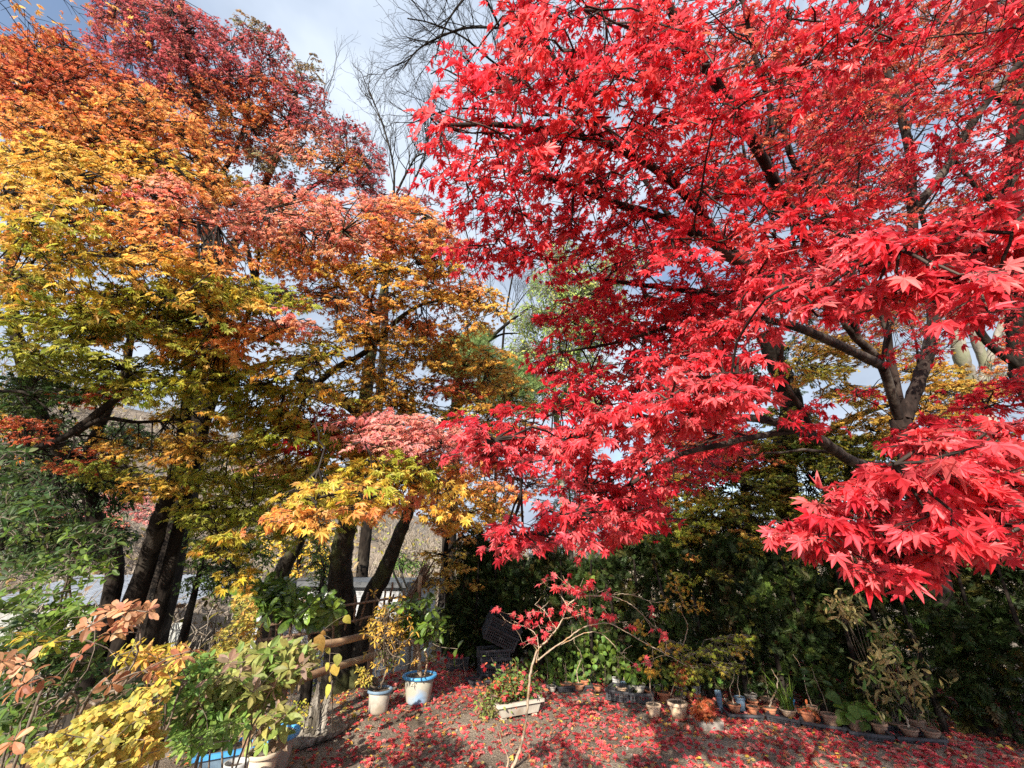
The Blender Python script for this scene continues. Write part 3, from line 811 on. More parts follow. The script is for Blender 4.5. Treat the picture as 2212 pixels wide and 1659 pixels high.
# deeper layers of the same crown
for x, y, rx, ry, d in [(1080, 330, 110, 70, 3.0), (1200, 420, 130, 70, 3.2), (1340, 300, 130, 80, 3.2), (1450, 400, 130, 80, 3.4), (1300, 520, 130, 60, 3.2), (1420, 560, 120, 60, 3.2), (1560, 560, 130, 60, 3.3), (1180, 180, 120, 80, 2.9), (1350, 110, 130, 80, 2.9), (1500, 280, 120, 90, 3.2), (1560, 470, 120, 60, 3.4), (1400, 680, 120, 60, 3.4), (1520, 680, 120, 60, 3.4), (1420, 770, 110, 50, 3.2), (1330, 820, 110, 40, 3.0), (1540, 780, 90, 40, 3.4), (1240, 680, 70, 40, 3.2), (1120, 560, 80, 34, 3.0), (1530, 860, 90, 40, 3.2), (1620, 640, 110, 50, 3.6), (1700, 620, 110, 50, 3.8), (1440, 930, 100, 34, 3.2), (1560, 1000, 90, 40, 4.2), (1480, 1040, 60, 36, 4.2)]:
    red.clump(x, y, rx, ry, d, .062, 'red', cover=.6 if y > 480 else .3, rd=.35, kind='maple', per=14, sun_bias=.35, drift=(-.6, -.2))
high = [
    (1560, 40, 120, 60, 3.2), (1700, 90, 120, 80, 3.6), (1600, 150, 110, 70, 3.2), (1740, 220, 130, 80, 3.8), (1620, 300, 120, 70, 3.4), (1720, 360, 130, 70, 4.0), (1850, 250, 130, 90, 4.2), (1860, 380, 130, 80, 4.6), (1960, 170, 120, 90, 4.4), (1990, 40, 120, 70, 4.0), (2090, 110, 110, 90, 4.4), (1620, 400, 110, 45, 3.4), (2060, 260, 90, 60, 4.6), (1900, 480, 110, 45, 4.8), (1780, 450, 100, 40, 4.2), (2180, 30, 70, 50, 4.0), (1480, 180, 80, 60, 2.8), (1420, 10, 100, 40, 2.7), (1830, 320, 100, 50, 4.3)]
for x, y, rx, ry, d in high:
    red.clump(x, y, rx, ry, d, .07, 'ember' if x > 1560 else 'scarlet', cover=.66 if x < 1900 else .5, rd=.45, kind='maple', per=14, sun_bias=.3)
# boughs added to the same crown out of frame to shade hedge and soil
for c, rr in [((1.3, .6, 4.7), .5), ((2.2, .9, 4.6), .6), ((2.9, 1.2, 3.6), .5), ((3.2, 1.6, 2.8), .5), ((1.9, .3, 3.6), .5), ((2.6, .4, 2.6), .45), ((3.4, 2.4, 3.4), .6), ((2.0, -.2, 2.9), .45), ((3.9, 2.2, 2.3), .5), ((3.4, .9, 2.1), .5), ((2.9, .1, 1.9), .4), ((3.0, 1.0, 3.0), .5), ((2.4, 1.4, 4.0), .6), ((3.8, 1.4, 4.0), .6), ((4.4, 2.2, 3.2), .6), ((4.6, 3.0, 4.2), .6), ((3.0, -.4, 3.4), .5), ((3.6, .2, 3.0), .5), ((1.2, -.3, 3.0), .5), ((1.9, 0, 3.3), .5), ((2.1, .45, 2.6), .4), ((1.6, -.6, 3.5), .5), ((2.6, -.6, 3.6), .5), ((2.4, -1, 3.0), .5), ((1.4, -1.0, 3.6), .5), ((3.2, -.8, 3.4), .5)]:
    c = np.array(c)
    red.reach(c)
    for k in range(60):
        q = c + rng.normal(0, .5, 3) * rr * [1, 1, .6]
        v = nrm(q - c) * [1, 1, .3]
        red.spray(q, v, .24, 10, RL / 1.25, 'scarlet', 'maple', sun_bias=.6)
for k in range(330):                               # unseen spray layer added over the viewer's right shoulder to shade the soil
    q = np.array([rng.uniform(.75, 4.6), rng.uniform(-1.5, 2.4), rng.uniform(2.8, 3.5)])
    dq = depth_of(q)
    if dq > .1 and q[0] < 1.42 * dq and (q[2] - EYE) * CP - q[1] * SP < 1.15 * dq: continue
    red.spray(q, rng.normal(0, 1, 3) * [1, 1, .1], .26, 11, .056, 'scarlet', 'maple', sun_bias=.5)
    if k % 12 == 0: red.reach(q)
red.finish()

# ------------------------------------------------------------------ behind it on the right
rust = Plant('japanese_maple', 'rust orange maple at the right edge behind the scarlet one, open crown on dark stems', 'tree', under(2215, 850, 6.0), bark='bark_dark', leaf='maple_leaf')
b = np.array(rust.root.location)
rust.limb3([b + [0, 0, -.1], b + [.0, 0, 1.4], at(2210, 800, 6.0)], .2, .15, True, sides=10)
rust.limb([(2210, 800, 6.0), (2200, 700, 6.0), (2195, 520, 6.0), (2185, 380, 6.0), (2205, 180, 6.0), (2200, -40, 6.2)], .14, .07, True, sides=10)
rust.limb([(2210, 800, 6.0), (2120, 720, 6.0), (2060, 560, 6.1), (2010, 520, 6.2), (1985, 440, 6.2)], .06, .03)
rust.limb([(2195, 520, 6.0), (2150, 450, 6.0), (2090, 380, 6.0), (2020, 290, 6.1)], .06, .02)
rust.limb([(2190, 230, 6.0), (2140, 200, 6.0), (2060, 120, 6.0), (2000, 60, 6.0)], .05, .02)
for x, y, rx, ry, d, pal in [(2120, 60, 110, 60, 6, 'rust'), (2000, 80, 110, 60, 6.4, 'rust'), (2150, 170, 80, 50, 6, 'rust'), (1930, 230, 110, 60, 6.8, 'darkred'), (2050, 330, 80, 40, 6.6, 'darkred'), (2120, 400, 70, 40, 6.4, 'darkred'), (2180, 330, 50, 50, 6.2, 'darkred'), (2080, 440, 90, 30, 6.5, 'rust'), (1900, 400, 110, 50, 7, 'darkred'), (1800, 380, 110, 60, 7, 'darkred'), (1780, 250, 120, 70, 7, 'darkred'), (1700, 420, 110, 45, 7, 'darkred'), (2150, 470, 70, 24, 6.2, 'rust'), (1990, 460, 80, 20, 7, 'rust'), (1880, 150, 100, 50, 7, 'rust'), (2190, 640, 40, 60, 6.2, 'red')]:
    rust.clump(x, y, rx, ry, d, .07, pal, cover=.6, rd=.5, kind='maple_lo', per=16, sun_bias=.3)
rust.finish()

olive = Plant('japanese_maple', 'shaded olive and amber maple between the hedge and the forked red stems', 'tree', under(1680, 1050, 7.2), bark='bark_dark')
b = np.array(olive.root.location)
olive.limb3([b + [0, 0, -.1], b + [0, 0, 1.2], at(1690, 1000, 7.2), at(1710, 880, 7.0), at(1680, 790, 6.8), at(1650, 720, 6.7)], .24, .13, True, sides=10)
olive.limb([(1690, 1000, 7.2), (1790, 930, 7.0), (1900, 880, 6.8), (2050, 850, 6.6)], .08, .02)
olive.limb([(1690, 1000, 7.2), (1600, 980, 7.0), (1500, 1000, 6.8)], .07, .02)
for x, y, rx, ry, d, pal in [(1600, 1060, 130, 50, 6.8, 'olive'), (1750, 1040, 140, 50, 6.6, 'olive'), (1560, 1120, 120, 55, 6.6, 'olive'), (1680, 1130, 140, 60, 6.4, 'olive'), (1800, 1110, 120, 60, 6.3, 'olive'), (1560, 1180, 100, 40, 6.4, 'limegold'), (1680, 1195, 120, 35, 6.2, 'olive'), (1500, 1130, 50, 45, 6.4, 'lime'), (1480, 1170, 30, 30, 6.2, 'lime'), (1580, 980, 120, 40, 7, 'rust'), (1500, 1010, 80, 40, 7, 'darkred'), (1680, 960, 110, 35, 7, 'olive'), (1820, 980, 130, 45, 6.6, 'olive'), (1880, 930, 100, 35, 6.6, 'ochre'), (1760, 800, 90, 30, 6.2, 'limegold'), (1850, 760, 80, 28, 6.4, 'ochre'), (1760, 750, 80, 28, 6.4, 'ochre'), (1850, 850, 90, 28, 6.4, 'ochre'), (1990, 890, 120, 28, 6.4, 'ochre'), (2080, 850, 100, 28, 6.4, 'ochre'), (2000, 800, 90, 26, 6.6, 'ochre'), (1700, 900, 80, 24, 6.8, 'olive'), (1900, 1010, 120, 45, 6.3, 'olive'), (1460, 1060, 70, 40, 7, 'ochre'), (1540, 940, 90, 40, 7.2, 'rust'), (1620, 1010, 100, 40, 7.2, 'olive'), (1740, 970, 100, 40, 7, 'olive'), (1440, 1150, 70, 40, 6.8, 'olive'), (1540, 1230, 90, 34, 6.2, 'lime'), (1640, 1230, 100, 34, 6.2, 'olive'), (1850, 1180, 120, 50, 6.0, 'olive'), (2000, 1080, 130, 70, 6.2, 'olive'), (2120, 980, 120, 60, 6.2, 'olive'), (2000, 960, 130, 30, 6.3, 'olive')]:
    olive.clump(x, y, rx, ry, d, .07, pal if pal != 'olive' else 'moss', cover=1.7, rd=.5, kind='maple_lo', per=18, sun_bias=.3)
olive.finish()

amber = Plant('maple_tree', 'orange maple with pale grey forked stems far behind the red fork', 'tree', under(2112, 900, 9.0), bark='bark_pale')
b = np.array(amber.root.location)
amber.limb3([b + [0, 0, -.1], b + [0, 0, 1.0], at(2110, 860, 9.0), at(2080, 780, 9), at(2065, 720, 9.0), at(2040, 600, 9)], .2, .10, True, sides=9)
amber.limb([(2110, 860, 9), (2128, 800, 9), (2110, 740, 9), (2080, 660, 9)], .11, .07)
amber.limb([(2128, 800, 9), (2150, 740, 9), (2170, 680, 9)], .09, .06)
for x, y, rx, ry, pal in [(1960, 690, 90, 35, 'orange'), (1880, 660, 80, 30, 'orange'), (1850, 710, 70, 30, 'rust'), (2000, 640, 90, 30, 'rust'), (2170, 810, 60, 40, 'orange'), (2180, 740, 50, 35, 'rust'), (2080, 850, 90, 30, 'ochre'), (1990, 760, 70, 24, 'ochre'), (1750, 690, 70, 35, 'rust'), (2100, 620, 70, 40, 'rust'), (1680, 640, 80, 40, 'darkred'), (2040, 520, 90, 30, 'rust'), (1780, 560, 90, 40, 'darkred'), (1880, 560, 90, 40, 'darkred'), (2090, 480, 90, 30, 'rust')]:
    amber.clump(x, y, rx, ry, 9.2, .075, pal, cover=.9, rd=.6, kind='maple_lo', per=16, sun_bias=.3)
amber.finish()

# ================================================================== the maples on the left
near = Plant('japanese_maple', 'yellow green maple with several dark trunks on the left, overhanging sprays', 'tree', drop(at(285, 1335, 5.0)), bark='bark_dark')
nb = np.array(near.root.location)
near.limb3([nb + [0, 0, -.1], at(310, 1240, 4.9), at(345, 1120, 4.9), at(378, 1035, 4.9), at(395, 940, 5.0), at(405, 850, 5.0), at(412, 720, 5.1), at(420, 560, 5.2), at(440, 420, 5.3)], .115, .018, True, sides=11)
near.limb3([drop(at(365, 1335, 5.1)) + [0, 0, -.1], at(372, 1200, 5.1), at(400, 1080, 5.1), at(425, 990, 5.2), at(470, 840, 5.2), at(545, 650, 5.2), at(560, 540, 5.2)], .09, .016, True, sides=10)
near.limb3([drop(at(250, 1330, 4.8)) + [0, 0, -.1], at(246, 1260, 4.8), at(205, 1120, 4.8), at(190, 1000, 4.8), at(225, 900, 4.8), at(270, 800, 4.8), at(290, 640, 4.8), at(280, 480, 4.8)], .10, .016, True, sides=10)
near.limb([(190, 1010, 4.8), (120, 960, 4.5), (60, 820, 4.3), (20, 600, 4.2), (40, 380, 4.4)], .08, .03, sides=8)
near.limb([(10, 990, 3.6), (90, 965, 3.5), (160, 935, 3.4), (225, 905, 3.4), (300, 912, 3.5), (390, 905, 3.7)], .034, .010, sides=8)
near.limb([(160, 935, 3.4), (215, 890, 3.4), (265, 845, 3.4), (275, 800, 3.3)], .04, .015)
near.limb([(0, 845, 3.2), (60, 850, 3.2), (110, 890, 3.2)], .014, .006)
near.limb([(470, 840, 5.2), (560, 790, 5.0), (690, 770, 4.6), (770, 740, 4.4)], .05, .012)
LM = .06
lt = [  # x, y, rx, ry, depth, palette, cover
    (90, 110, 110, 40, 4.6, 'rust', 1.3), (40, 190, 90, 60, 4.4, 'rust', 1.6), (170, 170, 110, 50, 4.6, 'rust', 1.3), (250, 230, 120, 50, 4.4, 'orange', 1.5), (80, 260, 110, 50, 4.0, 'orange', 1.7), (200, 300, 120, 45, 4.0, 'orange', 1.7), (340, 270, 110, 45, 4.3, 'orange', 1.5), (300, 350, 110, 40, 3.6, 'gold', 1.6), (90, 340, 110, 45, 3.5, 'gold', 1.7), (410, 330, 80, 35, 4.2, 'orange', 1.3), (200, 390, 120, 40, 3.2, 'gold', 1.7), (60, 420, 90, 35, 2.9, 'gold', 1.7), (330, 420, 110, 40, 3.2, 'salmon', 1.4), (430, 400, 80, 35, 3.8, 'orange', 1.3), (130, 470, 110, 35, 2.8, 'limegold', 1.5),
    (290, 490, 120, 36, 2.8, 'orange', 1.5), (420, 480, 90, 35, 3.4, 'salmon', 1.3), (50, 520, 70, 30, 2.6, 'limegold', 1.5), (180, 555, 120, 35, 2.8, 'limegold', 1.4), (60, 600, 80, 30, 2.3, 'gold', 1.5), (340, 570, 120, 36, 3.0, 'gold', 1.5), (470, 560, 90, 32, 3.4, 'orange', 1.3), (150, 660, 130, 34, 2.4, 'limegold', 1.5), (290, 640, 110, 30, 3.0, 'lime', 1.3), (60, 690, 80, 30, 2.5, 'lime', 1.4), (460, 630, 110, 30, 3.2, 'limegold', 1.4), (570, 640, 100, 32, 3.4, 'lime', 1.4), (220, 720, 90, 26, 2.4, 'gold', 1.4),
    (400, 700, 110, 26, 3.2, 'olive', 1.3), (110, 760, 110, 36, 2.8, 'olive', 1.4), (420, 745, 100, 28, 2.4, 'orange', 1.6), (530, 720, 100, 30, 2.5, 'orange', 1.6), (610, 705, 70, 26, 2.7, 'salmon', 1.4), (480, 780, 80, 24, 2.5, 'gold', 1.4), (270, 800, 110, 34, 3.2, 'olive', 1.3), (400, 840, 110, 34, 3.3, 'lime', 1.2), (540, 830, 100, 34, 3.1, 'lime', 1.4), (640, 790, 80, 30, 3.2, 'limegold', 1.4), (660, 850, 80, 28, 2.8, 'limegold', 1.4), (560, 890, 90, 26, 2.7, 'limegold', 1.4), (640, 895, 70, 22, 2.6, 'gold', 1.5),
    (420, 640, 90, 26, 2.9, 'limegold', 1.3), (380, 760, 90, 26, 2.9, 'limegold', 1.3), (450, 820, 90, 26, 2.8, 'lime', 1.3), (330, 690, 90, 24, 2.8, 'gold', 1.2), (250, 850, 80, 22, 3.0, 'olive', 1.2), (420, 900, 80, 22, 3.0, 'limegold', 1.0), (330, 540, 90, 26, 2.8, 'orange', 1.2), (500, 670, 90, 26, 2.9, 'gold', 1.2), (400, 600, 80, 24, 2.9, 'lime', 1.2), (700, 1090, 100, 26, 2.3, 'limegold', 1.5), (840, 1050, 90, 30, 2.4, 'gold', 1.4), (640, 1120, 70, 24, 2.3, 'orange', 1.3),
    (640, 940, 80, 26, 3.0, 'lime', 1.4), (580, 930, 80, 24, 3.1, 'limegold', 1.3), (720, 950, 70, 24, 3.2, 'lime', 1.3), (690, 1020, 90, 26, 3.0, 'lime', 1.4),
    (80, 850, 90, 45, 3.6, 'deep', 1.2), (200, 860, 70, 20, 3.8, 'rust', 1.1), (60, 930, 70, 26, 3.8, 'rust', 1.0), (300, 970, 120, 28, 3.5, 'ochre', 1.0), (440, 960, 100, 28, 3.4, 'ochre', 1.2), (540, 970, 90, 26, 3.4, 'lime', 1.3), (430, 1030, 110, 34, 3.4, 'lime', 1.4), (560, 1050, 100, 38, 3.2, 'lime', 1.4), (470, 1100, 100, 34, 3.2, 'lime', 1.3), (610, 1000, 100, 30, 3.2, 'ochre', 1.3), (320, 1050, 80, 28, 3.8, 'ochre', 1.0), (240, 1010, 80, 30, 3.8, 'olive', 1.0), (560, 1130, 90, 30, 3.2, 'lime', 1.3), (180, 1000, 80, 30, 4.0, 'rust', .8), (480, 1180, 70, 30, 3.1, 'limegold', 1.1), (520, 1250, 40, 26, 3.0, 'yellow', 1.1),
    (800, 1030, 110, 30, 2.3, 'limegold', 1.6), (740, 1075, 110, 32, 2.15, 'limegold', 1.7), (690, 1115, 90, 26, 2.1, 'gold', 1.6), (860, 1080, 60, 24, 2.4, 'orange', 1.4), (880, 1010, 80, 30, 2.5, 'lime', 1.5), (960, 1070, 70, 30, 2.7, 'gold', 1.5), (830, 980, 90, 26, 2.6, 'limegold', 1.4), (780, 1110, 50, 16, 2.2, 'orange', 1.2), (900, 1090, 40, 16, 2.4, 'salmon', 1.2)]
for x, y, rx, ry, d, pal, cov in lt:
    hi = d < 2.7
    near.clump(x, y, rx, ry, d, LM if d > 2.2 else .068, pal, cover=cov * 1.45, rd=.22 if hi else .4, kind='maple' if d < 3.3 else 'maple_lo', per=13, sun_bias=.8, flat=.16, droop=.22)
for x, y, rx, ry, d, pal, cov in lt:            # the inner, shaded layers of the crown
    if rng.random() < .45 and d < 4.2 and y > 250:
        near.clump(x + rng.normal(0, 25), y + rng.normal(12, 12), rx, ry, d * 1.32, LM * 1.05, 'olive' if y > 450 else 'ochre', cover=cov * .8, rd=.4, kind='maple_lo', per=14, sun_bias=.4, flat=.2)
# the crown goes on above and left of the frame
for c in [(-4.6, 1.6, 3.0), (-4.9, 2.6, 4.2), (-4.4, 1.0, 4.2), (-5.3, 2.0, 2.2), (-5.0, 3.0, 2.6), (-5.6, 3.2, 5.4), (-4.0, 1.4, 5.6), (-5.4, 1.2, 3.4), (-4.6, .6, 2.4), (-5.8, 2.4, 4.2)]:
    c = np.array(c)
    near.reach(c)
    for k in range(70):
        q = c + rng.normal(0, .42, 3) * [1, 1, .5]
        near.spray(q, nrm(q - c) * [1, 1, .3], .26, 10, .05, 'orange' if q[2] > 3.6 else 'limegold', 'maple')
near.finish()

mid = Plant('maple_tree', 'salmon and gold maple on two stout mossy trunks beside the white shed', 'tree', drop(at(742, 1385, 6.6)), bark='bark_moss')
mb0 = np.array(mid.root.location)
mid.limb3([mb0 + [0, 0, -.15], at(738, 1330, 6.6), at(735, 1230, 6.6), at(742, 1170, 6.6), at(765, 1060, 6.6), at(785, 900, 6.5), at(800, 780, 6.4), at(815, 690, 6.4), at(840, 560, 6.4)], .24, .03, True, sides=14, rough=.07)
mid.limb3([drop(at(775, 1380, 6.7)) + [0, 0, -.1], at(795, 1310, 6.7), at(830, 1235, 6.7), at(865, 1150, 6.7), at(890, 1080, 6.7), at(905, 980, 6.7), at(890, 850, 6.6)], .18, .03, True, sides=12, rough=.07)
mid.limb3([drop(at(590, 1330, 7.2)) + [0, 0, -.1], at(600, 1270, 7.2), at(640, 1180, 7.2), at(680, 1090, 7.2), at(690, 960, 7.2)], .18, .03, True, sides=10)
mid.limb([(785, 900, 6.5), (700, 840, 6), (640, 815, 5.6)], .09, .05)
mid.limb([(640, 815, 5.6), (655, 800, 5.6), (690, 790, 5.5)], .05, .03)
mid.limb([(640, 870, 5.4), (720, 800, 5.3), (790, 760, 5.2), (860, 690, 5.0), (920, 655, 4.9), (1010, 645, 4.9)], .05, .012)
mid.limb([(790, 760, 5.2), (800, 660, 5.0), (815, 590, 4.9), (790, 540, 4.8)], .022, .010)
mid.limb([(815, 690, 6.4), (770, 600, 5.6), (720, 560, 5.2), (690, 520, 5.0), (650, 470, 4.9)], .045, .010)
mid.limb([(840, 560, 6.4), (900, 520, 5.8), (940, 470, 5.5)], .04, .012)
mid.limb([(905, 980, 6.7), (980, 880, 6.4), (1040, 830, 6.2)], .04, .01)
mid.limb([(560, 640, 5.6), (540, 560, 5.6), (520, 480, 5.6)], .05, .02)
for x, y, rx, ry, d, pal, cov in [
    (540, 440, 100, 40, 4.8, 'salmon', 1.5), (640, 450, 100, 38, 4.6, 'salmon', 1.6), (560, 500, 90, 36, 4.6, 'salmon', 1.5), (680, 510, 110, 40, 4.6, 'salmon', 1.7), (780, 455, 100, 36, 4.7, 'salmon', 1.6), (870, 470, 90, 36, 4.8, 'orange', 1.5), (790, 520, 110, 40, 4.7, 'salmon', 1.6), (900, 520, 90, 36, 4.8, 'orange', 1.5), (660, 570, 100, 36, 4.7, 'orange', 1.5), (780, 590, 110, 36, 4.7, 'gold', 1.5), (900, 570, 100, 34, 4.8, 'gold', 1.5), (960, 610, 80, 30, 4.9, 'orange', 1.5), (1030, 650, 60, 26, 4.9, 'gold', 1.6), (1075, 670, 30, 18, 4.9, 'gold', 1.4), (900, 640, 90, 28, 4.9, 'gold', 1.4), (600, 530, 70, 30, 4.8, 'gold', 1.3),
    (680, 640, 90, 34, 4.9, 'orange', 1.3), (780, 670, 90, 34, 5.0, 'orange', 1.2), (840, 730, 90, 34, 5.2, 'ochre', 1.3), (740, 720, 90, 30, 5.0, 'gold', 1.2), (910, 770, 90, 30, 5.4, 'ochre', 1.5), (1000, 790, 80, 26, 5.6, 'ochre', 1.5), (880, 700, 60, 26, 5.2, 'orange', 1.2), (930, 720, 50, 28, 5.3, 'orange', 1.1), (800, 800, 90, 30, 5.2, 'ochre', 1.3), (1050, 800, 60, 20, 5.7, 'ochre', 1.3), (720, 850, 80, 28, 5.4, 'limegold', 1.2), (880, 840, 100, 30, 5.4, 'ochre', 1.4), (980, 840, 80, 26, 5.6, 'rust', 1.3), (1060, 850, 80, 24, 5.8, 'ochre', 1.3), (810, 880, 90, 28, 5.2, 'ochre', 1.3), (930, 890, 90, 28, 5.4, 'limegold', 1.3), (1030, 890, 70, 24, 5.6, 'ochre', 1.2), (690, 760, 60, 24, 5.0, 'limegold', 1.1),
    (760, 925, 70, 28, 3.6, 'salmon', 1.5), (850, 930, 90, 38, 3.7, 'pink', 2.2), (910, 960, 90, 42, 3.6, 'pink', 2.2), (800, 930, 80, 30, 3.6, 'pink', 1.6), (700, 915, 60, 26, 3.6, 'red', 1.3), (950, 930, 60, 26, 3.8, 'pink', 1.5), (660, 955, 50, 26, 3.8, 'darkred', 1.2), (790, 965, 60, 22, 3.6, 'salmon', 1.4), (980, 980, 40, 20, 3.6, 'pink', 1.3),
    (1030, 950, 60, 24, 5.4, 'ochre', 1.4), (1090, 1000, 60, 26, 5.6, 'rust', 1.3), (1140, 1050, 60, 26, 6.0, 'rust', 1.1), (1060, 930, 60, 22, 5.6, 'limegold', 1.3), (960, 1040, 60, 26, 5.2, 'orange', 1.3), (1050, 1100, 60, 26, 5.6, 'gold', 1.2),
    (1010, 700, 60, 24, 5.2, 'gold', 1.1), (980, 740, 60, 24, 5.4, 'ochre', 1.2), (1060, 770, 50, 18, 5.8, 'ochre', 1.2), (1090, 830, 60, 20, 6.0, 'ochre', 1.3), (1110, 880, 60, 22, 6.0, 'limegold', 1.2), (1120, 930, 50, 22, 6.0, 'gold', 1.1), (960, 540, 60, 30, 5, 'salmon', 1.2), (970, 660, 60, 22, 5, 'orange', 1.1), (930, 500, 60, 26, 5, 'salmon', 1.2),
    (720, 990, 80, 24, 4.4, 'ochre', 1.2), (650, 1080, 70, 26, 5, 'ochre', 1.0), (1000, 1010, 70, 26, 4.4, 'orange', 1.2), (1090, 1060, 60, 26, 4.8, 'orange', 1.0), (1000, 1130, 60, 22, 5, 'gold', 1.2), (950, 1130, 40, 20, 5, 'orange', 1.0)]:
    mid.clump(x, y, rx, ry, d, .068, pal, cover=cov * 1.3, rd=.4, kind='maple_lo' if d > 4 else 'maple', per=16, sun_bias=.85, flat=.16, droop=.2)
mid.finish()

back = Plant('maple_tree', 'tall crimson maple rising behind the yellow one against the sky', 'tree', under(470, 900, 9.0), bark='bark_dark')
bb = np.array(back.root.location)
back.limb3([bb + [0, 0, -.2], bb + [0, 0, 2.0], at(455, 760, 9.0), at(460, 600, 9.0), at(450, 420, 9.0), at(430, 250, 9), at(400, 60, 9.0), at(380, -60, 9)], .30, .05, True, sides=10)
back.limb([(460, 600, 9), (540, 470, 8.8), (600, 330, 8.6), (640, 200, 8.6)], .10, .03)
back.limb([(540, 470, 8.8), (680, 400, 8.4), (770, 330, 8.2)], .06, .02)
back.limb([(450, 420, 9), (520, 300, 9), (545, 160, 9)], .06, .02)
back.limb([(430, 250, 9), (330, 120, 9), (290, 20, 9)], .05, .02)
for x, y, rx, ry, pal, cov in [
    (250, 20, 60, 45, 'crimson', 1.2), (330, 30, 80, 50, 'crimson', 1.3), (400, 70, 80, 50, 'crimson', 1.3), (330, 110, 90, 45, 'crimson', 1.3), (430, 130, 90, 45, 'crimson', 1.3), (230, 90, 50, 40, 'crimson', .8), (500, 90, 60, 40, 'crimson', .9), (500, 170, 80, 40, 'crimson', 1.2), (580, 120, 50, 60, 'crimson', .8), (570, 200, 80, 45, 'rust', 1.1), (640, 200, 60, 40, 'crimson', .9), (420, 200, 90, 40, 'rust', 1.3), (330, 190, 80, 40, 'crimson', 1.2), (500, 250, 90, 40, 'orange', 1.3), (590, 270, 80, 36, 'rust', 1.2), (680, 250, 60, 34, 'crimson', .9), (660, 310, 80, 34, 'salmon', 1.2), (750, 290, 50, 34, 'crimson', 1.0), (790, 350, 45, 40, 'crimson', 1.1), (720, 350, 80, 34, 'orange', 1.2), (600, 340, 80, 34, 'umber', .9), (520, 330, 80, 34, 'rust', 1.1), (440, 300, 80, 34, 'rust', 1.2), (780, 400, 60, 26, 'crimson', 1.0), (680, 400, 80, 30, 'crimson', .9), (590, 400, 70, 26, 'rust', .7), (480, 390, 60, 26, 'umber', .8), (660, 150, 40, 40, 'umber', .5), (860, 430, 60, 26, 'crimson', .7), (540, 60, 40, 40, 'umber', .5), (930, 440, 40, 20, 'crimson', .6)]:
    back.clump(x, y, rx, ry, 8.6 if x < 600 else 8.0, .075, pal, cover=cov, rd=.6, kind='maple_lo', per=16, sun_bias=.7, flat=.35)
back.finish()

gold = Plant('maple_tree', 'small golden maple with thin stems behind the lattice fence', 'tree', under(965, 1330, 8.0), bark='bark_dark')
g0 = np.array(gold.root.location)
gold.limb3([g0 + [0, 0, -.1], at(968, 1280, 8), at(962, 1200, 8), at(975, 1120, 8), at(985, 1040, 8)], .07, .03, True)
gold.limb3([at(962, 1200, 8), at(1000, 1150, 8), at(1040, 1060, 8)], .035, .015)
for x, y, rx, ry, pal in [(960, 1110, 60, 34, 'gold'), (1010, 1060, 60, 34, 'gold'), (1000, 1150, 50, 26, 'orange'), (960, 1200, 60, 16, 'ochre'), (980, 1230, 80, 14, 'ochre'), (940, 1260, 50, 16, 'ochre'), (1000, 1260, 50, 16, 'ochre'), (1080, 1100, 50, 30, 'gold'), (1050, 1020, 60, 24, 'rust'), (930, 1060, 40, 24, 'gold')]:
    gold.clump(x, y, rx, ry, 7.6, .085, pal, cover=1.1, rd=.4, kind='maple_lo', per=12, flat=.15)
gold.finish()

yel = Plant('tree', 'yellow leaved tree in sun behind the white shed and its mossy trunks', 'tree', under(650, 1240, 13.0), bark='bark_dark', leaf='soft_leaf')
y0 = np.array(yel.root.location)
yel.limb3([y0 + [0, 0, -.2], at(648, 1200, 13), at(650, 1150, 13), at(660, 1080, 13)], .09, .03, True)
for x, y, rx, ry in [(620, 1190, 50, 30), (680, 1170, 50, 34), (650, 1130, 60, 30), (700, 1220, 40, 24), (590, 1150, 40, 26), (640, 1230, 40, 20)]:
    yel.clump(x, y, rx, ry, 13, .11, 'yellow', cover=.9, rd=.6, kind='round', per=12)
yel.finish()

pinkm = Plant('maple_tree', 'low rose pink maple beyond the polythene greenhouse', 'tree', under(170, 1200, 13.0), bark='bark_dark')
p0 = np.array(pinkm.root.location)
pinkm.limb3([p0 + [0, 0, -.2], at(172, 1180, 13), at(180, 1120, 13)], .08, .03, True)
for x, y, rx, ry, pal in [(120, 1130, 60, 18, 'pink'), (200, 1120, 60, 22, 'pink'), (270, 1080, 60, 22, 'pink'), (240, 1130, 40, 18, 'salmon'), (330, 1110, 40, 22, 'pink'), (610, 1030, 70, 20, 'pink'), (540, 1010, 40, 16, 'pink')]:
    pinkm.clump(x, y, rx, ry, 13, .11, pal, cover=1.3, rd=.6, kind='maple_lo', per=14)
pinkm.finish()

# ================================================================== centre background
pine = Plant('pine_tree', 'green pine with forked grey limbs in the gap between the orange and scarlet maples', 'tree', under(975, 1080, 15), bark='bark_dark', leaf='needle')
p0 = np.array(pine.root.location)
pine.limb3([p0 + [0, 0, -.2], p0 + [0, 0, 2], at(985, 900, 15), at(990, 820, 15), at(985, 760, 15), at(990, 730, 15)], .3, .12, True, sides=10)
pine.limb([(990, 830, 15), (1010, 790, 14.8), (1050, 740, 14.6), (1095, 700, 14.4), (1150, 660, 14.2)], .13, .03, sides=8)
pine.limb([(1050, 740, 14.6), (1085, 722, 14.6), (1130, 720, 14.6)], .06, .02)
def tuft_cloud(pl, x, y, rx, ry, d, nt, size, pal, rd):
    c = at(x, y, d); pl.reach(c, r_end=.01)
    a = rng.uniform(0, 6.28, nt); r = np.sqrt(rng.random(nt))
    P = at(x + rx * r * np.cos(a), y + ry * r * np.sin(a), d + rng.normal(0, rd, nt))
    tip = nrm(np.array([0, 0, .8]) + SUNDIR * .4 + rng.normal(0, .5, (nt, 3)))
    put(pl.leaf, 'tuft', P, rng.normal(0, 1, (nt, 3)), tip, size * rng.uniform(.7, 1.2, nt), jitter(pal_pick(pal, nt)), .15)
    for q in range(0, nt, 9):
        pl.reach(P[q], r_end=.006)
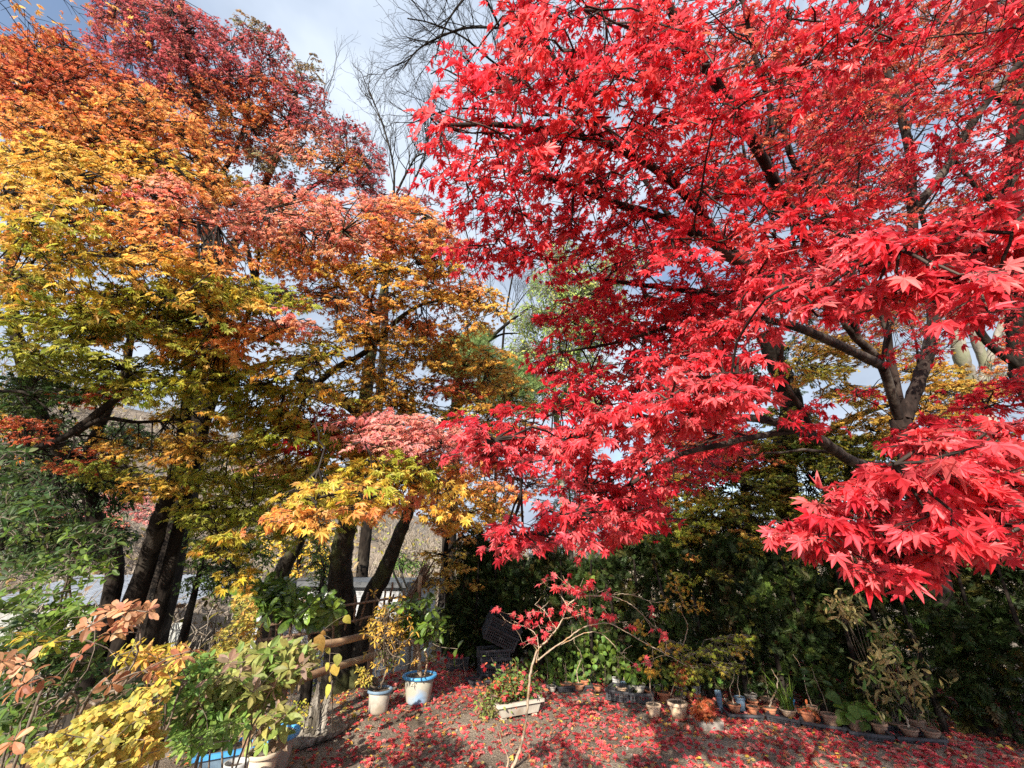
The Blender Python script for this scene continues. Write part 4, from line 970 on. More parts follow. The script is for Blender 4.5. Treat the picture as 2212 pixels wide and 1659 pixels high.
for x, y, rx, ry, nt in [(1000, 745, 45, 22, 60), (970, 770, 40, 20, 60), (1030, 760, 40, 22, 60), (1060, 790, 50, 24, 70), (1000, 800, 50, 20, 60), (950, 790, 24, 14, 24), (1040, 725, 24, 16, 24), (1080, 830, 50, 24, 70), (1120, 800, 40, 24, 50), (1020, 850, 60, 22, 60), (1100, 870, 60, 22, 60), (1130, 840, 50, 24, 50)]:
    tuft_cloud(pine, x, y, rx, ry, 14.5, nt * 5, .27, 'pine', .7)
pine.finish('needles')

pale = Plant('tree', 'tall thin tree with pale green leaves and whitish stems left of the scarlet maple', 'tree', under(1215, 1000, 16), bark='bark_pale', leaf='soft_leaf')
p0 = np.array(pale.root.location)
pale.limb3([p0 + [0, 0, -.2], p0 + [0, 0, 2.2], at(1200, 880, 16), at(1188, 780, 16), at(1195, 690, 16), at(1205, 600, 16), at(1215, 540, 16)], .16, .03, True)
pale.limb([(1200, 880, 16), (1245, 800, 16), (1250, 720, 16), (1240, 650, 16), (1260, 560, 16)], .09, .02)
for x, y, rx, ry, cov in [(1220, 560, 50, 40, .5), (1190, 620, 50, 40, .6), (1250, 640, 60, 40, .7), (1150, 690, 50, 34, .6), (1210, 700, 50, 34, .8), (1260, 720, 50, 40, .8), (1140, 760, 50, 30, .7), (1210, 770, 50, 30, .8), (1280, 800, 40, 30, .6), (1120, 820, 50, 24, .8), (1200, 830, 60, 24, .6), (1350, 560, 40, 40, .4), (1300, 600, 50, 40, .5), (1320, 680, 50, 40, .5), (1250, 870, 70, 20, .7), (1180, 880, 60, 20, .8)]:
    pale.clump(x, y, rx, ry, 15.6, .17, 'paleg', cover=cov * 2.8, rd=.8, kind='oval', per=10, flat=.6, droop=.5, dens_px=.22)
pale.finish()

def bare(label, base, main_pts, r0, r1, sub, seed_dir, ln, depth, kids=3, trop=.1, rt=.02, spread=.55, nsub=12):
    t = Plant('bare_tree', label, 'tree', base, bark='bark_dark')
    q0 = np.array(t.root.location)
    p = t.limb3([q0 + [0, 0, -.2]] + [at(*m) for m in main_pts], r0, r1, True, sides=8)
    for l in sub:
        t.limb([tuple(m) for m in l], rt, rt * .4, sides=5)
        pp = catmull([at(*m) for m in l], 5)
        for k in range(nsub):
            j = rng.integers(2, len(pp) - 1)
            dirn = nrm(pp[j] - pp[j - 1]) + rng.normal(0, .5, 3) + np.array(seed_dir)
            grow(t.branch, pp[j], dirn, ln * rng.uniform(.6, 1.1), rt * .4, depth, spread, trop, kids)
    return t
t = bare('bare grey tree with fine upright twigs between the crimson maple and the scarlet one', under(820, 1000, 15), [(825, 800, 15), (835, 600, 15), (850, 430, 15)], .2, .05,
         [[(835, 600, 15), (800, 480, 14.5), (760, 380, 14.5), (740, 250, 14.5)], [(850, 430, 15), (850, 360, 15), (830, 280, 15), (800, 200, 15)], [(850, 500, 15), (890, 400, 15), (920, 330, 15), (925, 250, 15)], [(840, 450, 15), (780, 380, 15), (720, 310, 15), (690, 220, 15)], [(850, 430, 15), (880, 370, 15), (905, 335, 15), (960, 330, 15)]], (0, 0, .9), 1.5, 3, 3, .14, .05, .5, 11)
t.finish()
t = bare('tall bare tree whose dark drooping twigs cross the sky above the scarlet maple', under(1570, 1000, 13), [(1560, 760, 13), (1500, 560, 12.5), (1330, 300, 12), (1180, 100, 11), (1090, -60, 10.5)], .11, .04,
         [[(1180, 220, 11.8), (1060, 130, 11), (1000, 80, 10.5), (930, 50, 10), (880, 40, 10)], [(1080, 60, 11), (1010, 60, 10), (950, 80, 10), (900, 110, 10), (870, 150, 10)], [(1190, 250, 12), (1030, 235, 11.5), (960, 240, 11), (880, 270, 11)], [(1080, 60, 11), (1040, -10, 10), (960, -30, 9.5), (900, -20, 9)], [(1190, 250, 12), (1020, 180, 11), (960, 150, 11), (930, 160, 11)], [(1080, 60, 11), (1150, 20, 10.5), (1180, 80, 10.5), (1200, 150, 11)], [(1190, 250, 12), (1200, 200, 12), (1260, 170, 12)], [(1060, -60, 10.5), (1000, 0, 10), (960, 60, 10), (940, 130, 10)]], (-.2, -.2, .35), 1.0, 3, 3, .02, .035, .6, 8)
t.finish()
t = bare('bare leafless tree with a curved trunk near the green pine', under(1060, 1130, 18), [(1075, 950, 18), (1080, 850, 18), (1090, 700, 18), (1110, 580, 18), (1120, 520, 18)], .09, .02,
         [[(1090, 700, 18), (1040, 620, 18), (1020, 560, 18)], [(1090, 700, 18), (1130, 640, 18), (1170, 600, 18)], [(1110, 580, 18), (1090, 520, 18), (1080, 470, 18)], [(1080, 850, 18), (1150, 700, 18), (1170, 660, 18)]], (0, 0, .5), 1.4, 3, 3, .1, .035, .6, 6)
t.finish()

# dark conifers and bushes that close the view behind the hedge
def dark_bush(name, label, cat, x, ybase, d, blobs, pal, kind, size, cover=1.6, per=16, leaf='soft_leaf', rd=.5):
    t = Plant(name, label, cat, under(x, ybase, d), bark='bark_dark', leaf=leaf)
    q0 = np.array(t.root.location)
    top = blobs[0]
    t.limb3([q0 + [0, 0, -.1], (q0 + at(top[0], top[1], d)) / 2 + [0, 0, .1], at(top[0], top[1], d)], .1, .03, True)
    for x_, y_, rx, ry in blobs:
        t.clump(x_, y_, rx, ry, d, size, pal, cover=cover, rd=rd, kind=kind, per=per, flat=.5, droop=.3, dens_px=.25)
    t.finish()
dark_bush('evergreen_tree', 'dark green broadleaf evergreen at the left edge above the greenhouse roof', 'tree', 60, 1180, 5.4, [(60, 1000, 80, 50), (130, 1030, 80, 50), (40, 1080, 70, 60), (120, 1120, 90, 50), (230, 1050, 70, 50), (60, 1180, 90, 50), (170, 1190, 80, 40), (30, 900, 50, 60), (270, 950, 60, 40), (220, 1160, 60, 40), (110, 940, 70, 40)], 'deep', 'oval', .08, 2.0)
dark_bush('shrub', 'leafy green shrub under the yellow green maple, left of the dark trunks', 'shrub', 430, 1280, 6.4, [(440, 1200, 60, 40), (500, 1230, 60, 40), (450, 1270, 60, 30), (540, 1190, 60, 40), (410, 1130, 50, 30)], 'green', 'oval', .07, 1.0)
dark_bush('shrub', 'ivy green shrub climbing the trunk next to the white shed', 'shrub', 690, 1330, 7.0, [(700, 1230, 24, 40), (690, 1290, 30, 30), (685, 1190, 20, 30)], 'green', 'oval', .07, 1.2)
dark_bush('shrub', 'round green shrub behind the shed roof and the golden maple', 'shrub', 870, 1260, 12, [(870, 1215, 30, 18), (900, 1225, 30, 14), (845, 1222, 24, 12)], 'fresh', 'oval', .12, 1.1)
dark_bush('conifer_tree', 'dark spruce with drooping boughs in shade behind the olive maple', 'tree', 1450, 1140, 10, [(1450, 960, 50, 40), (1440, 1010, 60, 40), (1460, 1070, 60, 40), (1440, 1120, 60, 40), (1670, 760, 60, 30), (1650, 700, 60, 30), (1680, 820, 50, 40)], 'deep', 'frond', .3, 1.6)
dark_bush('conifer_tree', 'blue green cedar seen through the gaps of the low scarlet spray', 'tree', 1230, 1180, 14, [(1230, 1060, 50, 40), (1210, 1110, 60, 40), (1280, 1100, 60, 40), (1180, 1040, 40, 40), (1330, 1120, 60, 40), (1250, 1150, 90, 24)], 'hedge', 'frond', .4, .7)

# ------------------------------------------------------------------ brushwood on the slope behind
tw = MB()
for k in range(520):
    ang = math.radians(rng.uniform(-62, 30)); r = rng.uniform(11, 34)
    p = drop([r * math.sin(ang), r * math.cos(ang), 0])
    if -4.5 < p[0] < -.5 and p[1] < 12.5: continue
    for j in range(4):
        grow(tw, p + rng.normal(0, .3, 3) * [1, 1, 0], rng.normal(0, .45, 3) + [0, 0, 1], rng.uniform(.6, 1.3), .012 + r * .0006, 2, .7, .05, 3, rmin=.004 + .0003 * r)
o = tw.build('brushwood', surf_mat('dry_brush', (.16, .125, .095), (.36, .31, .25), 3, .85, 0))
tag(o, 'grey brown leafless brushwood covering the slope beyond the garden', 'brushwood', kind='stuff')
lv = MB()
cnt = 9000
ang = np.radians(rng.uniform(-65, 35, cnt)); r = rng.uniform(10, 34, cnt)
P = np.stack([r * np.sin(ang), r * np.cos(ang), np.zeros(cnt)], -1); P[:, 2] = ground_z(P[:, 0], P[:, 1]) + rng.gamma(1.6, .35, cnt)
put(lv, 'oval', P, rng.normal(0, .5, (cnt, 3)) + SUNDIR, rng.normal(0, 1, (cnt, 3)), rng.uniform(.10, .2, cnt) + r * .003, jitter(np.concatenate([pal_pick('olive', cnt // 3), pal_pick('tan', cnt // 3), pal_pick('umber', cnt - 2 * (cnt // 3))])), .05)
o = lv.build('undergrowth', M['soft_leaf'])
tag(o, 'olive and tan undergrowth between the brushwood on the slope', 'undergrowth', kind='stuff')

# ------------------------------------------------------------------ hedge
HA, HB = gpt(985, 1440), gpt(2330, 1625)
HL = float(np.linalg.norm((HB - HA)[:2])); hd = nrm((HB - HA) * [1, 1, 0]); hn = np.array([hd[1], -hd[0], 0])
if hn[1] > 0: hn = -hn                                # faces the garden
hedge = thing('hedge', 'dark green conifer hedge behind the row of pots', 'hedge', (HA + HB) / 2)
hm = MB(); hs = MB()
cnt = 26000
s = rng.uniform(-.03, 1.25, cnt) * HL
topz = 1.58 + .17 * np.sin(s * 1.7 + 2) + .13 * np.sin(s * 4.3 + 1) + .08 * np.sin(s * 9.1) + rng.normal(0, .09, cnt)
h = topz * (rng.random(cnt) ** .8)
bul = .22 * np.sin(s * 2.9 + 1.3) * np.sin(h * 3.1 + s) + .10 * np.sin(s * 6.1) * np.cos(h * 5 + 1)
dep = np.abs(rng.normal(0, .20, cnt)) + rng.uniform(0, .10, cnt)
ontop = rng.random(cnt) < .2
dep = np.where(ontop, rng.uniform(0, .9, cnt), dep)
h = np.where(ontop, topz - np.abs(rng.normal(0, .06, cnt)), h)
edge = np.maximum(0, h - topz + .35) / .35
off = .06 + bul - dep - .22 * edge ** 2
P = HA + s[:, None] * hd + off[:, None] * hn; P[:, 2] = h + .06
tip = nrm(hn * rng.uniform(.1, 1, cnt)[:, None] + np.array([0, 0, 1.0]) * rng.uniform(-.25, .9, cnt)[:, None] + rng.normal(0, .45, (cnt, 3)))
nor = nrm(rng.normal(0, .6, (cnt, 3)) + hn * .5 + [0, 0, .5])
hc = jitter(pal_pick('hedge', cnt), .2)
tone = np.sin(s * 3.7 + 2 * np.sin(h * 2.9)) * np.sin(h * 4.1 + s * 1.3) + .35 * rng.normal(0, 1, cnt)      # older brown patches, newer light growth
hc = np.where((tone > .75)[:, None], hc * [1.9, 1.75, 1.3], np.where((tone < -.8)[:, None], hc * [1.7, .95, .8], hc))
put(hm, 'frond', P, nor, tip, rng.uniform(.08, .19, cnt), hc, .12)
for k in range(int(HL * 1.25 / .38)):
    b = HA + hd * (k * .38 + rng.normal(0, .06)) - hn * .02
    b[2] = 0
    p = [b, b + hn * rng.normal(0, .04) + [0, 0, .8], b + hn * rng.normal(0, .06) + hd * rng.normal(0, .08) + [0, 0, 1.6]]
    tube(hs, catmull(p, 4), np.linspace(.035, .012, 9), 6)
hm.build('foliage', M['needle'], hedge)
hs.build('stems', M['bark_dark'], hedge, smooth=True)

# a lighter cypress at the end of the hedge, next to the crates
cyp = Plant('cypress_shrub', 'lighter green cypress shrub at the end of the hedge behind the black crates', 'shrub', gpt(1035, 1432), bark='bark_dark', leaf='needle')
c0 = np.array(cyp.root.location)
cyp.limb3([c0, c0 + [.02, 0, 1.0], c0 + [0, .02, 1.75]], .05, .012, True)
cnt = 2600
z = rng.uniform(.15, 1.85, cnt); a = rng.uniform(0, 6.28, cnt); rr = (.40 - .10 * z) * (1 + .3 * np.sin(3 * a + z * 5)) * np.sqrt(rng.uniform(.4, 1, cnt))
P = c0 + np.stack([rr * np.cos(a), rr * np.sin(a), z], -1)
put(cyp.leaf, 'frond', P, rng.normal(0, .6, (cnt, 3)) + [0, -.5, .4], np.stack([np.cos(a), np.sin(a), rng.uniform(-.2, .8, cnt)], -1) + rng.normal(0, .3, (cnt, 3)), rng.uniform(.08, .17, cnt), jitter(pal_pick('hedge', cnt) * 1.35, .2), .12)
cyp.finish('foliage')

# ------------------------------------------------------------------ sheds
def shed_frame(x0, x1, d0, d1, ybase):
    a = at(x0, ybase, d0); b = at(x1, ybase, d1)
    return a, b
sa, sb = at(545, 1300, 10.2), at(868, 1300, 9.6)
sz = float(ground_z((sa[0] + sb[0]) / 2, (sa[1] + sb[1]) / 2))
shed = thing('garden_shed', 'white sided garden shed with a flat dark roof edge behind the mossy trunks', 'shed', ((sa + sb) / 2 * [1, 1, 0]) + [0, 0, sz])
sl = float(np.linalg.norm((sb - sa)[:2])); sang = math.atan2(sb[1] - sa[1], sb[0] - sa[0])
top = float(at(700, 1268, 9.9)[2])
org = [sa[0], sa[1], 0]
w = MB()
nb_ = 18; hh = (top - sz) / nb_
for k in range(nb_):                                  # lapped boards
    box(w, (0, -.012, sz + k * hh), (sl, .05, sz + (k + 1) * hh - .012), sang, org)
box(w, (.004, .003, sz), (sl - .004, 2.4, top), sang, org)
w.build('wall', M['siding'], shed)
r = MB(); box(r, (-.15, -.18, top + .003), (sl + .15, 2.6, top + .12), sang, org); r.build('roof', M['dark_metal'], shed)
for q in (.01, .53, .985):
    c = MB(); box(c, (q * sl - .03, -.03, sz), (q * sl + .03, -.013, top - .002), sang, org)
    c.build('corner_trim', M['dark_metal'], shed)

ga, gb = at(-60, 1380, 8.2), at(395, 1380, 8.6)
gz = float(ground_z((ga[0] + gb[0]) / 2, ga[1]))
gh = thing('greenhouse', 'old greenhouse with ribbed clear roof and milky polythene sides behind the dark trunks', 'greenhouse', ((ga + gb) / 2 * [1, 1, 0]) + [0, 0, gz])
gl = float(np.linalg.norm((gb - ga)[:2])); gang = math.atan2(gb[1] - ga[1], gb[0] - ga[0])
org = [ga[0], ga[1], 0]
eave = float(at(260, 1300, 8.4)[2]); ridge = float(at(260, 1244, 10.2)[2])
def to_w(p, ang=gang, o=org):
    p = np.asarray(p, float)
    return np.stack([p[..., 0] * math.cos(ang) - p[..., 1] * math.sin(ang), p[..., 0] * math.sin(ang) + p[..., 1] * math.cos(ang), p[..., 2]], -1) + o
def sheet(mb, length, y0, z0, y1, z1, pitch, amp, x0=0.0, ex=0.0):
    nx = int(length / pitch * 6)
    x = np.linspace(x0, length, nx)
    o = amp * np.sin(2 * np.pi * x / pitch)
    t = np.linspace(0, 1, 4)
    X_, T = np.meshgrid(x, t)
    n_ = nrm(np.array([0, -(z1 - z0), (y1 - y0)]))
    v = np.stack([X_, y0 + (y1 - y0) * T + o * n_[1], z0 + (z1 - z0) * T + o * n_[2] + ex * np.sin(X_ * 1.3) * np.sin(T * 3)], -1)
    i = np.arange(3)[:, None] * nx + np.arange(nx - 1)[None]
    f = np.concatenate([np.stack([i, i + 1, i + nx + 1], -1).reshape(-1, 3), np.stack([i, i + nx + 1, i + nx], -1).reshape(-1, 3)])
    mb.add(to_w(v).reshape(-1, 3), f)
r = MB(); sheet(r, gl + .1, -.25, eave - .05, 2.2, ridge, .11, .018, -.1); sheet(r, gl + .1, 4.6, eave - .05, 2.2, ridge, .11, .018, -.1)
r.build('roof', M['sheet'], gh, smooth=True)
w = MB(); sheet(w, gl * .66, .02, gz, 0, eave - .06, .55, .03, 0, .02); w.build('film_wall', M['film'], gh, smooth=True)
w = MB(); sheet(w, gl, .06, gz, .04, eave - .45, .4, .01, gl * .84); w.build('film_panel', M['film'], gh, smooth=True)
f = MB()
for q in (0, .33, .675, .82, 1.0):
    box(f, (q * gl - .03, -.06, gz), (q * gl + .03, -.012, eave - .07), gang, org)
box(f, (0, -.055, eave - .16), (gl, -.013, eave - .10), gang, org)
f.build('frame', M['old_wood'], gh)
f = MB(); box(f, (.665 * gl - .09, -.10, gz + .3), (.665 * gl - .05, -.065, eave - .1), gang, org); f.build('corner_post', M['blue_plastic'], gh)
# firewood stacked in the open bay of the greenhouse
fw = thing('firewood_stack', 'stack of split firewood under the greenhouse roof between the trunks', 'firewood', to_w([gl * .76, .4, gz]))
m = MB()
for k in range(46):
    x = gl * (.70 + .12 * rng.random()); z = gz + .06 + .085 * (k // 6)
    tube(m, to_w(np.array([[x, .12, z], [x + rng.normal(0, .01), .55, z]])), .045, 6, cap=True)
m.build('logs', M['bamboo'], fw)

# ------------------------------------------------------------------ fences
def line_tube(mb, a, b, r0, r1, wob=.006, n=14, sides=9, knots=0):
    t = np.linspace(0, 1, n)[:, None]
    p = a + (b - a) * t; p[1:-1] += rng.normal(0, wob, (n - 2, 3))
    tube(mb, p, np.linspace(r0, r1, n) * (1 + rng.normal(0, .03, n)), sides, cap=True)
rf = thing('rail_fence', 'low rail fence of weathered round poles on the left edge of the garden', 'fence', drop(pz(740, 1440, .2)))
r1a, r1b = pz(905, 1384, .45), pz(599, 1482, .45)
ext = r1b + (r1b - r1a) * 1.05
m = MB(); line_tube(m, r1a, r1b + (r1b - r1a) * .12, .034, .045); m.build('rail', M['bamboo'], rf, smooth=True)
m = MB(); line_tube(m, r1b + (r1b - r1a) * .10 + [.0, .03, -.04], ext, .045, .05); m.build('rail', M['bamboo'], rf, smooth=True)
r2a, r2b = pz(800, 1371, .75), pz(640, 1408, .75)
m = MB(); line_tube(m, r2a, r2b + (r2b - r2a) * .3, .036, .045); m.build('rail', M['bamboo'], rf, smooth=True)
m = MB(); line_tube(m, r2b + (r2b - r2a) * .25 + [0, .03, -.05], r2b + (r2b - r2a) * 1.9, .045, .05); m.build('rail', M['bamboo'], rf, smooth=True)
for q in (-.02, .42, .95, 1.55, 2.0):
    p = r1a + (r1b - r1a) * q
    m = MB(); b = p + [-.05, .05, 0]; b[2] = -.15
    line_tube(m, b, b + [0, 0, 1.0], .042, .038, .004, 8); m.build('post', M['old_wood'], rf, smooth=True)

lf = thing('lattice_fence', 'brown trellis of crossed sticks between the mossy trunks and the potted rhododendron', 'fence', drop(pz(800, 1380, .0)))
def stick(parent, a, b, r=.02, mat='old_wood', name='stake'):
    m = MB(); line_tube(m, a, b, r, r * .9, .004, 8, 7); m.build(name, M[mat], parent, smooth=True)
DL = 6.0
for xa, ya, xb, yb in [(719, 1392, 723, 1288), (745, 1360, 752, 1335), (765, 1345, 768, 1285), (778, 1350, 795, 1280), (805, 1352, 812, 1272), (826, 1345, 833, 1275), (838, 1330, 848, 1258), (869, 1340, 872, 1276), (845, 1300, 850, 1285)]:
    stick(lf, at(xa, ya, DL), at(xb, yb, DL), .017)
for pts in [((726, 1311), (872, 1288)), ((716, 1352), (852, 1320)), ((720, 1350), (742, 1342))]:
    stick(lf, at(*pts[0], DL - .05), at(*pts[1], DL - .03), .017, name='rail')
lf2 = thing('lattice_fence', 'dark trellis of upright sticks in front of the white shed wall', 'fence', drop(at(640, 1390, 6.2)))
for xa, ya, xb, yb in [(560, 1400, 566, 1345), (596, 1395, 598, 1335), (607, 1395, 610, 1338), (625, 1390, 630, 1330), (645, 1390, 652, 1325), (668, 1385, 670, 1330), (690, 1385, 692, 1330), (579, 1395, 585, 1360)]:
    stick(lf2, at(xa, ya, 6.2), at(xb, yb, 6.2), .022)
for pts in [((560, 1352), (716, 1330)), ((556, 1385), (716, 1360))]:
    stick(lf2, at(*pts[0], 6.14), at(*pts[1], 6.14), .022, name='rail')
# leaning pole and wooden stake, pole sheaf
for (xa, ya, xb, yb, d, r, lab, nm) in [(846, 1225, 880, 1300, 7.6, .028, 'thin bare pole leaning in front of the shed corner, upper end to the left', 'leaning_pole'), (862, 1220, 884, 1285, 7.9, .024, 'second thin pole leaning beside the shed corner, close to the golden maple', 'leaning_pole')]:
    a, b = at(xa, ya, d), at(xb, yb, d); b2 = b + (b - a) * .8
    m = MB(); line_tube(m, a, b2, r * .7, r, .006, 8, 6)
    tag(m.build(nm, M['bark_pale'], origin=b2, smooth=True), lab, 'pole')
sh = thing('pole_sheaf', 'sheaf of thin sticks leaning against a post behind the potted rhododendron', 'sticks', drop(at(905, 1340, 7.0)))
m = MB()
for k in range(26):
    a = at(868 + rng.uniform(-8, 14), 1318 + rng.uniform(-10, 10), 7.0 + rng.uniform(-.1, .1)); b = at(925 + rng.uniform(-12, 14), 1222 + rng.uniform(-16, 16), 7.1 + rng.uniform(-.1, .1))
    line_tube(m, a, b, .011, .009, .004, 5, 5)
m.build('sticks', M['old_wood'], sh, smooth=True)
stick(sh, drop(at(905, 1330, 7.0)), at(909, 1244, 7.0), .04, 'bamboo', 'post')
bp = at(685, 1330, 3.6)
ps = thing('pole_sheaf', 'pair of plain wooden posts standing behind the large blue pot', 'posts', gpt(888, 1452))
for q in (-.05, .05):
    a = gpt(888, 1452) + [q, q * .4, -.05]
    stick(ps, a, a + [q * .1, 0, .62], .035, 'grey_wood', 'post')

# ================================================================== pots, crates and small plants
def c1(x, y): return (1350 + x * .40687) / 1.80832, (2450 + y * .40687) / 1.80832
def c2(x, y): return (2100 + x * .36166) / 1.80832, (2500 + y * .36166) / 1.80832
def c3(x, y): return (2800 + x * .45208) / 1.80832, (2500 + y * .45208) / 1.80832
def c4(x, y): return (700 + x * .31646) / 1.80832, (2500 + y * .31646) / 1.80832
def z_at(Y, y):
    v = (829.5 - y) / K / FPX
    return EYE + Y / (CP - v * SP) * (v * CP + SP)

POT_MATS = {'terracotta': 'terracotta', 'pale': 'pale_clay', 'brown': 'brown_clay'}
def make_pot(label, base, rt, rb, h, mat, rim_mat=None, rim=.16, flare=.10, group=None, name='potted_plant', cat='potted plant', soil=.10, round_bottom=0.0, ex=1.0, ey=1.0, ang=0.0, lip=True):
    t = thing(name, label, cat, base, group)
    rh = rim * h; b = MB()
    prof = [(0, 0), (rb * .8, 0)]
    if round_bottom:
        prof += [(rb * .93, .02 * h), (rb * 1.0, .08 * h), (rb * 1.03, .16 * h)]
    else:
        prof += [(rb, .004)]
    prof += [(rb + (rt * .94 - rb) * .5, h * .5), (rt * .94, h - rh), (rt * .94 - .012, h - rh * .5), (rt * .9 - .012, h * .82)]
    lathe(b, prof, base, 32, ex, ey, ang)
    po = b.build('pot', M[mat], t, smooth=True)
    r = MB()
    ro = rt * (1 + flare * .3)
    lathe(r, [(rt * .93, h - rh), (ro * .99, h - rh), (ro, h - rh * .85), (ro, h - rh * .15), (ro * .985, h), (rt * .91, h), (rt * .89, h - rh * .4), (rt * .88, h - rh * 1.2)], base, 32, ex, ey, ang)
    ri = r.build('rim', M[rim_mat or mat], po, smooth=True)
    s = MB(); zs = h * (1 - soil)
    rad = np.linspace(0, rt * .885, 6)
    lathe(s, [(q, zs + (.012 * math.cos(q / rt * 1.5))) for q in rad[::-1]], base, 24, ex, ey, ang, wob=.02)
    s.build('soil', M['soil'], t, smooth=True)
    t['_h'] = zs; t['_rt'] = rt
    return t
def pot_px(label, cx, rimy, basey, width, mat, rim_mat=None, taper=.72, z0=.0, **k):
    p = gpt(cx, basey); d = depth_of(p)
    rt = px_m(width, d) / 2 / (1.0 + .04)
    u = (cx - 1106) / K / FPX
    rt /= math.sqrt(1 + u * u * .8)
    fw = nrm(p * [1, 1, 0])
    h = z_at(p[1], rimy) - z0
    c = p + fw * rt * taper; c[2] = float(ground_z(c[0], c[1])) + z0
    return make_pot(label, c, rt, rt * taper, max(.06, h * 1.02), mat, rim_mat, **k)
def top_of(t):
    return np.array(t.location) + [0, 0, t['_h']]
def add_part(t, mb, name, mat, smooth=False):
    return mb.build(name, M[mat], t, smooth=smooth)
def stemmed(t, pts, r0=.006, r1=.003, mat='twig', name='stem'):
    m = MB(); p = catmull(pts, 6); p[1:-1] += rng.normal(0, .004, (len(p) - 2, 3))
    tube(m, p, np.linspace(r0, r1, len(p)), 6)
    add_part(t, m, name, mat, True)
    return p
def leaves_on(t, pts, n, size, pal, kind, mat='soft_leaf', rad=.08, name='foliage', up=.5, droop=.3):
    m = MB(); pts = np.asarray(pts)
    i = rng.integers(max(0, len(pts) // 4), len(pts), n)
    out_ = nrm(rng.normal(0, 1, (n, 3)) * [1, 1, .5])
    P = pts[i] + out_ * rng.uniform(.2, 1, (n, 1)) * rad
    put(m, kind, P, nrm(SUNDIR * .6 + [0, 0, up] + rng.normal(0, .35, (n, 3))), out_ - [0, 0, droop], size * rng.uniform(.6, 1.15, n), jitter(pal_pick(pal, n), .15))
    for k in range(n):
        q = pts[i[k]]
        tube(m, np.array([q, (q + P[k]) / 2 + [0, 0, .01], P[k]]), .0012, 3, (.2, .18, .06))
    return add_part(t, m, name, mat)

# ---- the two big pots and their shrubs
x, y = c1(690, 765)
big = pot_px('large dusty blue pot with a paper tag, holding a rhododendron grown as a small tree', x, c1(0, 500)[1], y, 330 * .225, 'dirty_blue', 'blue_plastic', taper=.74, rim=.10, flare=.35, round_bottom=1)
tp = top_of(big); bh = big['_h']
m = MB(); fw = nrm(np.array(big.location) * [1, 1, 0]); sdv = np.array([fw[1], -fw[0], 0])
rr = big['_rt'] * .93
q = np.array(big.location) - fw * (rr + .004) * .90 - sdv * .10 + [0, 0, bh * .80]
m.add([q + sdv * .0, q + sdv * .055 - fw * .006, q + sdv * .055 - fw * .006 + [0, 0, .045], q + [0, 0, .045], q + fw * .01, q + sdv * .055 + fw * .004, q + sdv * .055 + fw * .004 + [0, 0, .045], q + fw * .01 + [0, 0, .045]],
      [[0, 1, 2], [0, 2, 3], [4, 6, 5], [4, 7, 6], [3, 2, 6], [3, 6, 7], [0, 5, 1], [0, 4, 5], [1, 5, 6], [1, 6, 2], [0, 3, 7], [0, 7, 4]])
add_part(big, m, 'tag', 'tag')
d0 = depth_of(tp)
sp = stemmed(big, [tp, at(905, 1420, d0), at(903, 1395, d0), at(906, 1360, d0), at(900, 1330, d0)], .030, .018, 'sapling_bark', 'trunk')
stemmed(big, [tp + sdv * .06, at(922, 1430, d0), at(917, 1395, d0), at(914, 1360, d0)], .012, .010, 'bamboo', 'stake')
def rosette_part(t, pts, start, leaf, pal, kind='spoon', k=8, mat='glossy_leaf', name='foliage', openn=.9, stem=True):
    m = MB(); b = MB()
    for c in pts:
        if stem:
            s = np.array(start[rng.integers(len(start))])
            mid_ = (s + c) / 2 + rng.normal(0, .03, 3) - [0, 0, .03]
            tube(b, catmull([s, mid_, c], 4), np.linspace(.006, .003, 9), 4)
        ax = nrm(np.array([0, 0, .6]) + SUNDIR * .45 + rng.normal(0, .35, 3))
        u = nrm(np.cross(ax, rng.normal(0, 1, 3))); w = np.cross(ax, u)
        kk = max(4, int(rng.normal(k, 1.3)))
        a = np.arange(kk) * 2 * np.pi / kk + rng.uniform(0, 6) + rng.normal(0, .2, kk)
        tip = nrm((np.cos(a)[:, None] * u + np.sin(a)[:, None] * w) * openn + ax * rng.uniform(-.1, .5, kk)[:, None] - [0, 0, .2])
        put(m, kind, c + tip * leaf * .08, nrm(ax + rng.normal(0, .2, (kk, 3))), tip, leaf * rng.uniform(.65, 1.1, kk), jitter(np.where(rng.random(kk)[:, None] < .4, pal_pick(pal, kk), pal_pick(pal, 1))))
    if b.v: add_part(t, b, 'twigs', 'twig', True)
    return add_part(t, m, name, mat)
pts = [at(900 + rng.normal(0, 30), 1340 + rng.normal(0, 26), d0 + rng.normal(0, .15)) for _ in range(46)]
pts += [at(x_, y_, d0 - .15) for x_, y_ in [(915, 1365), (935, 1370), (948, 1340), (925, 1345), (905, 1350), (955, 1365), (930, 1320), (890, 1325), (945, 1355), (910, 1375)]]
rosette_part(big, pts, sp[8:], .13, 'green', 'spoon', 8)

x, y = c1(305, 850)
small = pot_px('smaller round pot with a slate blue rim holding a thin yellowing shrub', x, c1(0, 620)[1], y, 245 * .225, 'grey_plastic', 'slate_plastic', taper=.78, rim=.11, flare=.3, round_bottom=1)
tp = top_of(small); d0 = depth_of(tp)
s1_ = stemmed(small, [tp, at(830, 1462, d0), at(848, 1430, d0), at(852, 1410, d0), at(845, 1370, d0)], .012, .006, 'twig', 'trunk')
s2_ = stemmed(small, [tp - [.04, 0, 0], at(812, 1450, d0), at(822, 1400, d0), at(830, 1350, d0), at(840, 1320, d0)], .008, .004, 'twig')
pts = np.array([at(840 + rng.normal(0, 26), 1358 + rng.normal(0, 34), d0 + rng.normal(0, .12)) for _ in range(120)])
rosette_part(small, pts, np.concatenate([s1_[8:], s2_[10:]]), .06, 'ochre', 'lance', 6, 'soft_leaf')
pts = [at(852, 1422, d0), at(848, 1430, d0), at(830, 1418, d0), at(826, 1412, d0), at(838, 1425, d0)]
